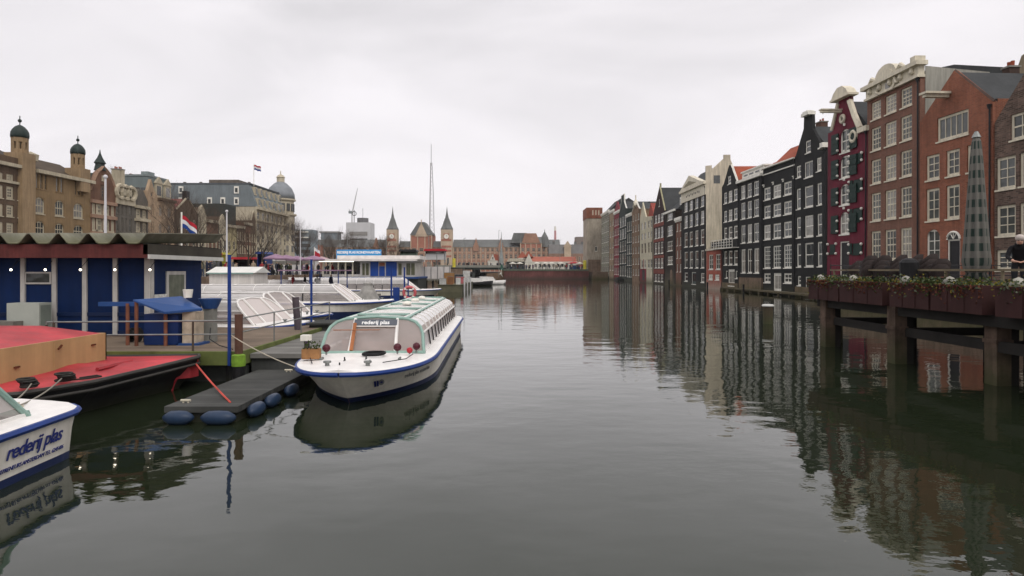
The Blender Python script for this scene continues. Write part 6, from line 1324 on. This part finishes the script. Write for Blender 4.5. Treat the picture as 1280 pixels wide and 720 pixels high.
CW = surf('cafe_white', (.60, .57, .50), .8, .12, .5, .1); CR = surf('cafe_roof', (.33, .105, .07), .85, .15, .4, .1)
XC = lambda px: (px-640)/F*236; ZC = lambda py: EYE+(HOR-py)/F*236
zq = Zq(336.5)
o = thing('cafe_building', 'white waterside cafe with red roofs and a pointed dormer on the far quay', 'cafe', (0, 236, 0)); 
def cb(a, b, top, y0=0, y1=9): m = MB(); m.bx(XC(a), XC(b), y0, y1, zq, ZC(top)); m.build('wall', CW, o); return a
cb(664, 722, 327); cb(686, 721, 325, 2, 10)
m = MB(); m.prism([(0, ZC(327)), (5, ZC(320.5)), (10, ZC(327))], XC(664), XC(721), 'x'); m.build('roof', CR, o)
m = MB(); m.prism([(XC(655), ZC(321)), (XC(667), ZC(321)), (XC(661), ZC(313))], 3, 10); m.mat(1).prism([(XC(656), ZC(328)), (XC(666), ZC(328)), (XC(661), ZC(317))], -.6, 2); m.build('corner_roof', [CR, CW], o)
m = MB(); m.bx(XC(656), XC(666), -.5, 6, zq, ZC(327.8)); m.mat(1)
for k in range(2): m.bx(XC(659.2)+k*.7, XC(659.2)+k*.7+.5, -.56, -.5, ZC(325.5), ZC(322))
m.build('dormer', [CW, GLASSF], o)
m = MB(); m.prism([(XC(647), ZC(322)), (XC(660), ZC(322)), (XC(653), ZC(313.5))], 6, 14); m.build('hip_roof', CR, o)
m = MB(); m.bx(XC(648), XC(659), 6, 13, zq, ZC(322)); m.build('wall', CW, o)
m = MB(); m.prism([(XC(633), ZC(327)), (XC(656), ZC(327)), (XC(652), ZC(323)), (XC(637), ZC(323))], 0, 7); m.build('canopy_roof', surf('cafe_canopy', (.45, .41, .33), .8), o); m = MB(); m.bx(XC(633), XC(655), 3, 7, zq, ZC(327)); m.build('wall', surf('cafe_glassy', (.17, .18, .17), .6, .4, 1), o)
for k in range(9): m = MB(); x = XC(668+k*5.6); m.bx(x, x+.85, -.05, 0, ZC(333.5), ZC(328.8)); m.build('window', GLASSF, o)
o = thing('cafe_house', 'small white house with a steep red roof at the left end of the far terrace', 'house', (0, 240, 0))
m = MB(); m.bx(XC(609), XC(622), 0, 8, zq, ZC(325.5)); m.prism([(XC(612), ZC(325.5)), (XC(619), ZC(325.5)), (XC(615.5), ZC(317.5))], -.2, 1); m.build('wall', CW, o)
m = MB(); m.prism([(XC(615), ZC(326)), (XC(624), ZC(326)), (XC(623), ZC(318)), (XC(617), ZC(317))], .5, 8); m.build('roof', CR, o)
m = MB(); m.bx(XC(614.5), XC(616.5), -.26, -.2, ZC(324), ZC(321)); m.build('window', GLASSF, o)
o = thing('needle_tower', 'slender grey green spire beside the small red roofed house', 'spire', (XC(626.5), 239, zq)); m = MB(); m.lathe([(.9, 0), (.8, 4), (.5, 6), (.25, 9), (.06, 14)], n=8); m.build('spire', surf('needle_grey', (.25, .27, .26)), o)
parasol(XC(715), 229, zq, redc, 'big red parasol on the far terrace right of the cafe', 2.3)
m = MB(); m.bx(XC(709), XC(722), -.5, .5, zq, zq+1.3); m.bx(XC(709)-.2, XC(722)+.2, -.7, .7, zq+1.3, zq+1.42); m.build('terrace_counter', surf('counter_blue', (.015, .05, .14), .7), None, loc=(0, 227, 0), label='dark blue counter below the red parasol on the far terrace', cat='counter')
for px, Y, lb in ((567.5, 223, 'yellow advertising pillar on the flat far bridge'), (731, 222, 'yellow pillar at the right end of the far quay')):
    x = (px-640)/F*Y; m = MB(); m.lathe([(.55, 0), (.55, 2.9), (.6, 2.95), (.3, 3.1)], n=10); m.build('yellow_pillar', surf('pillar_yellow', (.55, .48, .05), .6, .2, 1), None, loc=(x, Y, Zb(334) if px < 600 else zq), label=lb, cat='pillar')
m = MB(); m.prism([(XC(626), zq-.4), (XC(630.5), zq-.4), (XC(628.8), ZC(331)), (XC(627), ZC(331))], 0, 1); m.build('green_kiosk', surf('kiosk_green', (.03, .10, .075), .7, .2, 1), None, loc=(0, 219, 0), label='dark green tapered kiosk where the bridge meets the brick quay', cat='kiosk')
for i in range(62):
    x = random.uniform(Xq(634), Xq(733)); person(x, 219+random.uniform(.3, 6), zq, random.uniform(0, 6), 'tiny on the terrace above the brick quay', 'on the far terrace')
for i, px in enumerate((641, 650, 672, 683, 691, 703, 727)):
    o = thing('cafe_awning', 'low white cafe umbrella on the far terrace among the tiny people', 'parasol', (Xq(px), 224, zq), 0, 'white umbrellas on the far terrace'); m = MB(); m.lathe([(1.3, 1.9), (1.3, 2.05), (.1, 2.5)], n=6); m.build('canopy', CW, o); m = MB(); m.tube([(0, 0, 0), (0, 0, 2.1)], .04, 5); m.build('pole', steel, o)
# seagull
o = MB(); o.tube([(-.22, 0, -.05), (-.1, 0, 0), (.1, 0, .03), (.22, 0, .06)], [.02, .07, .06, .015], 8)
o.prism([(-.1, 0), (.1, 0), (.16, .35), (.3, .8), (.1, .42)], -.01, .012, 'z'); k0 = len(o.v); o.prism([(-.1, 0), (.1, 0), (.16, -.35), (.3, -.8), (.1, -.42)], -.01, .012, 'z')
p = at(626, 342, 95); g_ = o.build('seagull', white, None, loc=p, label='white seagull gliding in front of the far brick quay', cat='bird'); g_.rotation_euler = (math.radians(-62), math.radians(-20), math.radians(20)); g_.scale = (1.1,)*3
# flags
def wave_flag(name, label, top, Y, w, h, cols, droop=.6, polebase=None, r=.04, flip=1, ph=0.0):
    p = top; o = thing(name, label, 'flag', (p.x, Y, 0), 0)
    m = MB(); m.tube([(0, 0, polebase), (0, 0, p.z+.15)], r, 8); m.build('pole', white, o)
    n = 14; mats = [surf('flag_'+c_, v_, .85, .08, 3) for c_, v_ in cols]; m = MB(); m.smooth = True
    for b in range(3):
        m.cur = b; rows = []
        for i in range(n+1):
            t = i/n; x = w*t*(1-.15*t)*flip; y = .12*w*math.sin(t*7+ph)*t; z0_ = p.z-h*b/3-droop*w*t*(.7+.3*t)+.04*w*math.sin(t*9); rows.append([(x, y, z0_), (x+.02*flip, y+.01, z0_-h/3)])
        m.loft(rows)
    m.build('cloth', mats, o); return o
RWB = [('red', (.38, .02, .035)), ('white', (.65, .64, .64)), ('blue', (.015, .05, .22))]
wave_flag('national_flag', 'large red white and blue flag drooping from a white pole behind the blue cabin', at(227, 269, 32), 32, .85, .62, RWB, .65, 1.0)
wave_flag('national_flag', 'small red white and blue flag flying high above the grey block', at(317.3, 206, 152), 152, 1.9, 1.2, RWB, .25, 23, .08)
wave_flag('long_banner', 'red and white flag on a pole left of the blue sign board', at(393, 310, 92), 92, .9, 1.3, [('white', (.65, .64, .64)), ('red', (.38, .02, .035)), ('crimson', (.35, .02, .05))], .5, 1.0, .05)
for px, yt, Y, r, lb in ((375.5, 283, 84, .08, 'tall white flagpole left of the ticket pavilion'), (283.5, 264, 74, .13, 'white flagpole right of the blue cabin roof end'), (131.8, 221, 66, .17, 'thick pale flagpole in front of the red brown gable house')):
    p = at(px, yt, Y); m = MB(); m.tube([(0, 0, 2.0), (0, 0, p.z)], [r, r*.6], 8); m.ball((0, 0, p.z), r*1.3, 5); m.build('flagpole', surf('pole_white', (.6, .59, .6), .5, .05), None, loc=(p.x, Y, 0), label=lb, cat='flagpole')
for i, (px, yt, Y) in enumerate(((400, 300, 110), (406, 305, 120), (434, 292, 120), (461, 300, 125), (483, 296, 130), (536, 292, 120), (546, 316, 100), (580, 298, 150), (623.5, 288, 190), (700, 300, 225), (716, 305, 226))):
    p = at(px, yt, Y); m = MB(); m.tube([(0, 0, 1.0 if Y < 200 else 3), (0, 0, p.z)], .06, 5); m.tube([(0, 0, p.z), (.5, 0, p.z+.1)], .05, 4); m.build('lamp_mast', steel, None, loc=(p.x, Y, 0), label='thin pale mast standing against the station front' if px < 600 else 'thin mast standing on the far terrace', cat='mast', group='thin masts before the station' if px < 600 else 'thin masts on the far terrace')

# ================================================================== right terrace on piles
tz = 2.3; pier_dark = surf('pile_wood', (.10, .068, .05), .95, .5, 1.6, .4, moss=((.045, .05, .02), -.1, 1.0)); pdk = surf('beam_dark', (.02, .018, .016), .9, .3, 1)
plr = surf('planter_maroon', (.040, .014, .013), .8, .25, 1.2, .2)
ter = thing('terrace_deck', 'timber terrace on piles over the water at the right edge', 'terrace', (12.3, 26, 0))
m = MB(); m.bx(.1, 15.7, -18, 0, tz-.22, tz); m.build('deck', surf('terrace_planks', (.11, .085, .06), .9, .25, 1, planks=(1, .14)), ter)
m = MB(); m.bx(.05, .35, -18, -.1, 1.55, 1.84); m.bx(3.2, 3.5, -18, -.1, 1.6, tz-.22); m.bx(8, 8.3, -18, -.1, 1.6, tz-.22)
for y in (-.7, -5.3, -9.1, -13): m.bx(.1, 15.6, y-.15, y+.15, 1.85, tz-.22)
m.build('beams', pdk, ter)
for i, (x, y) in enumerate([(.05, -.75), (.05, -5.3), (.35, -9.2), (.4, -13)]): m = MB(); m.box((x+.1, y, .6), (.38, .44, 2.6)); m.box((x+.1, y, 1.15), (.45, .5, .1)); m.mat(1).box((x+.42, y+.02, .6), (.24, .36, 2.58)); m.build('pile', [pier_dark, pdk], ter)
for x in (3.3, 8.2, 12.8):
    for y in (-.8, -5.3, -9.2): m = MB(); m.box((x, y, .4), (.42, .42, 2.9)); m.build('pile', pdk, ter)
for y0, y1 in ((-5.1, -.9), (-9.0, -5.5), (-13, -9.4)): m = MB(); m.bx(.28, .42, y0, y1, .88, 1.16); m.build('cross_beam', pdk, ter)
for y in (-.8, -5.3, -9.2): m = MB(); m.bx(.3, 3.2, y-.07, y+.07, .9, 1.15); m.build('cross_beam', pdk, ter)
def planter(y0, y1, lb):
    o = thing('planter_trough', lb, 'planter', (12.0, y0, 0), 0, None); L_ = y1-y0; m = MB(); m.bx(0, .75, 0, L_, 1.86, 2.56); m.bx(-.03, .78, -.0, L_, 2.56, 2.61)
    for k in (.33, .66): m.bx(-.02, 0, L_*k-.03, L_*k+.03, 1.88, 2.55)
    m.build('trough', plr, o)
    for nm, mt, n_, s0 in (('leaves', leafm, 340, .045), ('yellow_blossoms', leafy, 120, .035), ('rust_leaves', leafr, 170, .04), ('pale_leaves', surf('leaf_pale', (.16, .19, .12), .8, .3, 6), 80, .05)):
        m = MB(); cs = [(random.uniform(0, L_), random.uniform(0, .75)) for _ in range(5)]
        for _ in range(n_):
            cx, cy = random.choice(cs); y = min(max(cx+random.gauss(0, .22), 0), L_); x = random.uniform(0, .7)
            z = 2.6+abs(random.gauss(0, .09))
            if nm == 'rust_leaves' or random.random() < .15: x = random.uniform(-.08, .02); z = 2.62-abs(random.gauss(0, .16))
            d = Vector((random.uniform(-1, 1), random.uniform(-1, 1), random.uniform(-.3, 1))).normalized()*s0*random.uniform(.6, 1.3); q = d.cross(Vector((random.random(), 1, .3))).normalized()*s0*.6; c = Vector((x, y, z)); m.poly([c-d, c+q, c+d, c-q])
        m.build(nm, mt, o)
    m = MB(); m.smooth = True; m.tube([(.35, .1 if False else L_-.1, 2.6), (.35, L_-.3, 2.68), (.3, L_-.55, 2.6)], [.1, .16, .08], 8); m.build('pale_stone', surf('stone_pale', (.28, .27, .23)), o)
planter(23.55, 25.9, 'maroon planter trough at the far end of the pile terrace'); planter(20.75, 23.45, 'maroon planter trough second from the far end of the terrace'); planter(18.45, 20.35, 'maroon planter trough just right of the dark gap in the terrace edge'); planter(16.35, 18.35, 'wide dark maroon trough below the closed parasol'); planter(13.4, 15.9, 'nearest dark trough at the right edge of the picture')
o = thing('terrace_railing', 'low wooden railing along the terrace edge behind the troughs', 'railing', (12.9, 8, 0)); m = MB(); m.bx(-.03, .03, 0, 17.9, 2.98, 3.04); m.build('handrail', surf('rail_wood', (.17, .14, .09), .8), o)
for k in range(9): m = MB(); m.bx(-.03, .03, k*2.2, k*2.2+.06, tz, 2.98); m.build('post', surf('rail_wood', (.17, .14, .09)), o)
m = MB(); m.bx(-.02, .02, 0, 17.9, 2.62, 2.65); m.build('lower_rail', darkm, o)
o2 = thing('end_railing', 'thin metal railing across the far end of the terrace', 'railing', (12.9, 25.9, 0)); m = MB()
for z in (2.6, 2.8, 3.0, 3.2): m.tube([(0, 0, z), (14.5, 0, z)], .018, 5)
for k in range(12): m.tube([(k*1.3, 0, tz), (k*1.3, 0, 3.25)], .022, 5)
m.build('bars', darkm, o2)
# chairs
def chair(lb, x, y, rz, z=tz, group='dark woven terrace chairs'):
    o = thing('terrace_chair', lb, 'chair', (x, y, z), rz, group)
    m = MB(); m.bx(-.24, .24, -.24, .24, .42, .47); m.build('seat', darkm, o)
    m = MB(); m.smooth = True
    pts = [(-.27, .0), (-.25, .2), (-.12, .28), (.12, .28), (.25, .2), (.27, 0)]; tp = [.62, .78, .90, .90, .78, .62]; m.loft([[(a, b, .5) for a, b in pts], [(a*1.02, b*1.1, (.5+t)/2) for (a, b), t in zip(pts, tp)], [(a*1.0, b*1.18, t) for (a, b), t in zip(pts, tp)], [(a*.93, b*1.08, t) for (a, b), t in zip(pts, tp)], [(a*.93, b*.92, .5) for a, b in pts]]); m.build('backrest', surf('wicker_dark', (.028, .02, .018), .7, .4, 30), o)
    for a in (-1, 1):
        for b in (-1, 1): m = MB(); m.tube([(a*.21, b*.21, .43), (a*.25, b*.25, 0)], .016, 6); m.build('leg', darkm, o)
    m = MB(); m.tube([(-.27, 0, .44), (-.28, -.2, .66), (-.27, .1, .68)], .014, 5); m.tube([(.27, 0, .44), (.28, -.2, .66), (.27, .1, .68)], .014, 5); m.build('arms', darkm, o); return o
base_ch = chair('dark woven chair stacked on the terrace behind the planter troughs', 13.7, 24.4, 2.8)
for i, (px, Y) in enumerate([(1067, 24.6), (1085, 23.4), (1101, 23.0), (1119, 22.2), (1138, 21.6), (1156, 20.9), (1173, 20.4)]):
    x = (px-640)/F*Y; a = random.uniform(2.8, 3.5)
    for k in range(2 if i in (0, 6) else 3):
        q = (x+.02*k, Y, tz+.17*k)
        if i == 0 and k == 0: base_ch.location = q; base_ch.rotation_euler = (0, 0, a)
        else: dup(base_ch, q, a+.03*k)
# dark bins at the gap
m = MB(); m.lathe([(.24, 0), (.28, .95), (.2, 1.05), (.05, 1.1)], n=12); m.build('waste_bin', black, None, loc=(12.75, 20.55, tz), label='black lidded bin in the dark gap between the planter troughs', cat='bin')
# closed striped parasol
o = thing('closed_parasol', 'tall closed parasol with grey and dark green stripes on the right terrace', 'parasol', (13.35, 18.4, tz))
m = MB(); m.tube([(0, 0, 0), (0, 0, 4.7)], .045, 8); m.box((0, 0, .08), (.8, .8, .16)); m.build('pole', darkm, o)
pm = D.materials.new('parasol_stripes'); pm.use_nodes = True; nt = pm.node_tree; b_ = nt.nodes['Principled BSDF']; b_.inputs['Roughness'].default_value = .9
tc = nt.nodes.new('ShaderNodeTexCoord'); sx = nt.nodes.new('ShaderNodeSeparateXYZ'); nt.links.new(tc.outputs['Object'], sx.inputs[0])
def mm(op, a, c):
    n_ = nt.nodes.new('ShaderNodeMath'); n_.operation = op
    for i, x in enumerate((a, c)):
        if isinstance(x, (int, float)): n_.inputs[i].default_value = x
        else: nt.links.new(x, n_.inputs[i])
    return n_.outputs[0]
at_ = mm('ARCTAN2', sx.outputs[1], sx.outputs[0]); pan = mm('GREATER_THAN', mm('SINE', mm('MULTIPLY', at_, 8.0), 0), .0)
band_ = mm('GREATER_THAN', mm('SINE', mm('MULTIPLY', sx.outputs[2], 15.0), 0), -.1)
f_ = mm('MULTIPLY', band_, mm('SUBTRACT', 1.0, mm('MULTIPLY', pan, .75)))
mxn = nt.nodes.new('ShaderNodeMix'); mxn.data_type = 'RGBA'; nt.links.new(f_, mxn.inputs['Factor']); mxn.inputs['A'].default_value = (.13, .125, .11, 1); mxn.inputs['B'].default_value = (.018, .035, .028, 1); nt.links.new(mxn.outputs['Result'], b_.inputs['Base Color'])
m = MB(); m.smooth = True; rows = []
prof = [(.06, 4.58), (.10, 4.4), (.135, 3.9), (.165, 3.2), (.20, 2.5), (.23, 1.8), (.26, 1.25), (.28, .95), (.24, .72), (.20, .62), (.26, .45)]
for r, z in prof:
    r *= 1.06; rows.append([(r*(1+.22*math.sin(8*t_)*min(1, r*4))*math.cos(t_), r*(1+.22*math.sin(8*t_)*min(1, r*4))*math.sin(t_), z) for t_ in [2*math.pi*k/64 for k in range(64)]])
m.loft(rows, close=True, cap=True); m.build('canopy', pm, o); m = MB(); m.lathe([(.12, 4.52), (.04, 4.7)], n=10); m.build('cap', steel, o)
m = MB(); m.tube([(.27*math.cos(t_), .27*math.sin(t_), .68) for t_ in [2*math.pi*k/16 for k in range(17)]], .02, 5); m.build('strap', darkm, o)
# person at the railing, leaning forward, light hair
lean = {'pelvis': (0, .18, .90), 'spine': (0, .08, 1.10), 'chest': (0, -.06, 1.28), 'neck': (0, -.17, 1.38), 'head0': (0, -.22, 1.44), 'head1': (0, -.29, 1.54), 'shl': (.18, -.08, 1.33), 'shr': (-.18, -.08, 1.33), 'ell': (.27, -.20, 1.06), 'elr': (-.27, -.20, 1.06), 'wrl': (.14, -.42, .94), 'wrr': (-.14, -.42, .94), 'hal': (.06, -.47, .93), 'har': (-.06, -.47, .93), 'hil': (.09, .16, .86), 'hir': (-.09, .16, .86), 'knl': (.1, .06, .48), 'knr': (-.1, .06, .48), 'anl': (.1, .10, .09), 'anr': (-.1, .10, .09), 'tol': (.11, -.06, .04), 'tor': (-.11, -.06, .04)}
pmh = person_mesh(lean, True)
o = link('person', pmh, None, (13.75, 17.35, tz), math.radians(-35), label='pale haired person in a dark coat leaning at the terrace railing', cat='person')
for sl, mt in zip(o.material_slots, (coats[0], jeans[0], surf('hair_pale', (.50, .44, .40), .8), skin)): sl.link = 'OBJECT'; sl.material = mt
jh = Vector(lean['head1']); m = MB(); m.smooth = True
m.ball((jh.x, jh.y+.02, jh.z+.03), .108, 8, .9); m.build('hair', surf('hair_pale', (.50, .44, .40)), o)
m = MB(); m.ball((.035, jh.y-.093, jh.z-.045), .011, 5); m.ball((-.035, jh.y-.093, jh.z-.045), .011, 5); m.build('eyes', darkm, o); m = MB(); m.tube([(0, jh.y-.085, jh.z-.05), (0, jh.y-.118, jh.z-.085)], [.008, .014], 6); m.build('nose', skin, o); m = MB(); m.box((0, jh.y-.082, jh.z-.118), (.04, .012, .008)); m.build('mouth', surf('lips', (.3, .08, .07)), o)
m = MB(); m.smooth = True; m.tube([(0, .04, 1.33), (0, -.16, 1.36), (0, -.20, 1.35)], [.13, .12, .09], 12); m.build('collar', coats[0], o)
# mooring posts in the open water
def wpost(px, pyt, Y, lb, r=.2):
    p = at(px, pyt, Y); m = MB(); m.lathe([(r, -.8), (r, p.z-.12)], n=14); m.mat(1).lathe([(r*1.15, p.z-.12), (r*1.25, p.z-.06), (r*1.05, p.z)], n=14); return m.build('mooring_post', [surf('post_wood', (.08, .06, .04), .9, .3, 1.5, .2, moss=((.05, .055, .025), 0, .9)), surf('post_cap', (.6, .6, .57), .6, .1)], None, loc=(p.x, Y, 0), label=lb, cat='post')
wpost(960, 380.5, 36, 'white capped post standing in open water before the black houses', .27)
q = wpost(1044, 398, 26.6, 'white capped post with a blue plate beside the terrace piles', .28)
m = MB(); m.box((-.2, -.30, .72), (.30, .03, .42), math.radians(-10)); m.mat(1)
for k in range(3): m.box((-.2, -.32, .60+.11*k), (.2, .01, .03), math.radians(-10))
m.build('blue_plate', [surf('plate_blue', (.02, .2, .55), .5), letwhite], q)
for px in (742, 763, 840, 889, 935):
    Y = fz(px)-2 if px > 760 else 225; x = (px-640)/F*Y; pole('thin dark mooring pole in the water by the house fronts', x-.6, Y, -1, 1.1, .12, blackhull, 'pole', 'mooring_pole')['group'] = 'thin dark poles along the house fronts'
m = MB(); m.bx(0, 1.8, -7, 0, -.1, .45); m.mat(1).bx(.3, 1.5, -5, -1, .45, 1.0); m.build('low_barge', [blackhull, surf('float_grey', (.05, .055, .05))], None, loc=(30.2, 190, 0), label='low dark boat moored below the green black houses', cat='boat')
# ================================================================== water, ground, quays
def water_mat():
    m = D.materials.new('canal_water'); m.use_nodes = True; N = m.node_tree.nodes; L = m.node_tree.links; b = N['Principled BSDF']
    b.inputs['Base Color'].default_value = (.013, .018, .009, 1); b.inputs['Roughness'].default_value = .015; b.inputs['IOR'].default_value = 1.53
    g = N.new('ShaderNodeNewGeometry')
    def noise(sc, det, sxyz, rough=.5):
        mp = N.new('ShaderNodeMapping'); mp.inputs['Scale'].default_value = sxyz; L.new(g.outputs['Position'], mp.inputs[0])
        n = N.new('ShaderNodeTexNoise'); n.inputs['Scale'].default_value = sc; n.inputs['Detail'].default_value = det; n.inputs['Roughness'].default_value = rough; L.new(mp.outputs[0], n.inputs['Vector']); return n.outputs['Fac']
    def mth(op, a, c):
        n = N.new('ShaderNodeMath'); n.operation = op
        for i, x in enumerate((a, c)):
            if isinstance(x, (int, float)): n.inputs[i].default_value = x
            else: L.new(x, n.inputs[i])
        return n.outputs[0]
    patch = N.new('ShaderNodeMapRange'); patch.inputs['From Min'].default_value = .40; patch.inputs['From Max'].default_value = .62; patch.inputs['To Min'].default_value = .25; patch.inputs['To Max'].default_value = 1.0
    L.new(noise(.045, 3, (1, 1.6, 1)), patch.inputs['Value'])
    a = mth('MULTIPLY', noise(.55, 2, (1, 1.4, 1)), .017)
    c = mth('MULTIPLY', mth('MULTIPLY', noise(2.3, 3, (1, 1.5, 1)), .0048), patch.outputs[0])
    d = mth('MULTIPLY', mth('MULTIPLY', noise(7.0, 2, (1, 1.3, 1)), .0010), patch.outputs[0])
    h = mth('ADD', mth('ADD', a, c), d)
    bp = N.new('ShaderNodeBump'); bp.inputs['Distance'].default_value = 1.0; bp.inputs['Strength'].default_value = 1.0; L.new(h, bp.inputs['Height']); L.new(bp.outputs[0], b.inputs['Normal'])
    return m
m = MB(); m.poly([(-1500, -60, 0), (1500, -60, 0), (1500, 2600, 0), (-1500, 2600, 0)]); struct(m.build('canal_water', water_mat()))
cob = surf('street_paving', (.13, .12, .11), .9, .2, .6)
m = MB(); m.bx(-1400, -27, -60, 2500, -1, 2.3); m.mat(1).bx(-27, -26.5, -60, 219, -1, 2.45); struct(m.build('street_ground', [cob, mossy]))
m = MB(); m.bx(28.3, 1400, -60, 57.5, -1, QZ); m.bx(37, 1400, 57.5, 2500, -1, 2.2); struct(m.build('quay_ground', cob))
m = MB(); m.bx(27.7, 28.3, -60, 57.5, -1, QZ+.02); m.build('quay_wall', mossy, None, label='mossy brick quay wall below the burgundy and brown houses', cat='wall')
m = MB(); m.bx(-27, 37, 262, 2500, -1, 2.3); struct(m.build('station_square_ground', cob))
# ================================================================== camera, sky, light
cam = D.cameras.new('camera'); co = D.objects.new('camera', cam); COL.objects.link(co); SC.camera = co
cam.sensor_width = 36; cam.lens = 36*F/1280; cam.shift_y = -(360-HOR)/1280; cam.clip_end = 5000; cam.clip_start = .1
co.location = (0, 0, EYE); co.rotation_euler = (math.pi/2, 0, 0)
w = D.worlds.new('World'); SC.world = w; w.use_nodes = True; N = w.node_tree.nodes; L = w.node_tree.links
bg = N['Background']; sky = N.new('ShaderNodeTexSky'); sky.sky_type = 'NISHITA'; sky.sun_disc = False
EL, ROT = math.radians(48), math.radians(150)
sky.sun_elevation = EL; sky.sun_rotation = ROT; sky.dust_density = 4
tc = N.new('ShaderNodeTexCoord'); mp = N.new('ShaderNodeMapping'); mp.inputs['Scale'].default_value = (1.0, 1.0, 3.2); L.new(tc.outputs['Generated'], mp.inputs[0])
n = N.new('ShaderNodeTexNoise'); n.inputs['Scale'].default_value = 1.7; n.inputs['Detail'].default_value = 5; n.inputs['Roughness'].default_value = .5; n.inputs['Distortion'].default_value = .6
L.new(mp.outputs[0], n.inputs['Vector'])
cr = N.new('ShaderNodeValToRGB'); e = cr.color_ramp.elements; e[0].position = .33; e[0].color = (.61, .59, .605, 1); e[1].position = .66; e[1].color = (.80, .77, .79, 1); L.new(n.outputs['Fac'], cr.inputs[0])
sx = N.new('ShaderNodeSeparateXYZ'); L.new(tc.outputs['Generated'], sx.inputs[0])
mr = N.new('ShaderNodeMapRange'); mr.inputs['From Min'].default_value = .0; mr.inputs['From Max'].default_value = .55; mr.inputs['To Min'].default_value = 11.6; mr.inputs['To Max'].default_value = 10.8; L.new(sx.outputs[2], mr.inputs['Value'])
m2 = N.new('ShaderNodeMapRange'); m2.inputs['From Min'].default_value = .36; m2.inputs['From Max'].default_value = 1.0; m2.inputs['To Min'].default_value = 0; m2.inputs['To Max'].default_value = 7.5; L.new(sx.outputs[2], m2.inputs['Value'])
ad = N.new('ShaderNodeMath'); L.new(mr.outputs[0], ad.inputs[0]); L.new(m2.outputs[0], ad.inputs[1])
v = N.new('ShaderNodeVectorMath'); v.operation = 'SCALE'; L.new(cr.outputs[0], v.inputs[0]); L.new(ad.outputs[0], v.inputs['Scale'])
mx = N.new('ShaderNodeMix'); mx.data_type = 'RGBA'; mx.inputs['Factor'].default_value = .93; L.new(sky.outputs[0], mx.inputs['A']); L.new(v.outputs[0], mx.inputs['B'])
L.new(mx.outputs['Result'], bg.inputs[0]); bg.inputs[1].default_value = .1
s = D.lights.new('sun', 'SUN'); s.energy = 1.0; s.angle = math.radians(25); s.color = (1, .96, .9); so = D.objects.new('sun', s); COL.objects.link(so)
so.rotation_euler = (math.pi/2-EL, 0, math.pi-ROT)
SC.view_settings.view_transform = 'Standard'; SC.view_settings.look = 'None'; SC.view_settings.exposure = 0.2; SC.view_settings.gamma = 1; SC.view_settings.use_curve_mapping = False
SC.render.resolution_x = 1024; SC.render.resolution_y = 576
SC.cycles.max_bounces = 6; SC.cycles.transparent_max_bounces = 12; SC.cycles.glossy_bounces = 3; SC.cycles.diffuse_bounces = 3; SC.cycles.caustics_reflective = True; SC.cycles.caustics_refractive = False
SC.cycles.use_denoising = True

hz = MB(); hz.bx(-420, 300, -70, 900, -2.0, 140); ho = hz.build('haze', D.materials.new('haze')); ho['kind'] = 'stuff'
hm = ho.data.materials[0]; hm.use_nodes = True; N = hm.node_tree.nodes; L = hm.node_tree.links; N.remove(N['Principled BSDF']); pv = N.new('ShaderNodeVolumePrincipled'); pv.inputs['Color'].default_value = (.97, .95, .96, 1); pv.inputs['Density'].default_value = .00012; L.new(pv.outputs[0], N['Material Output'].inputs['Volume'])
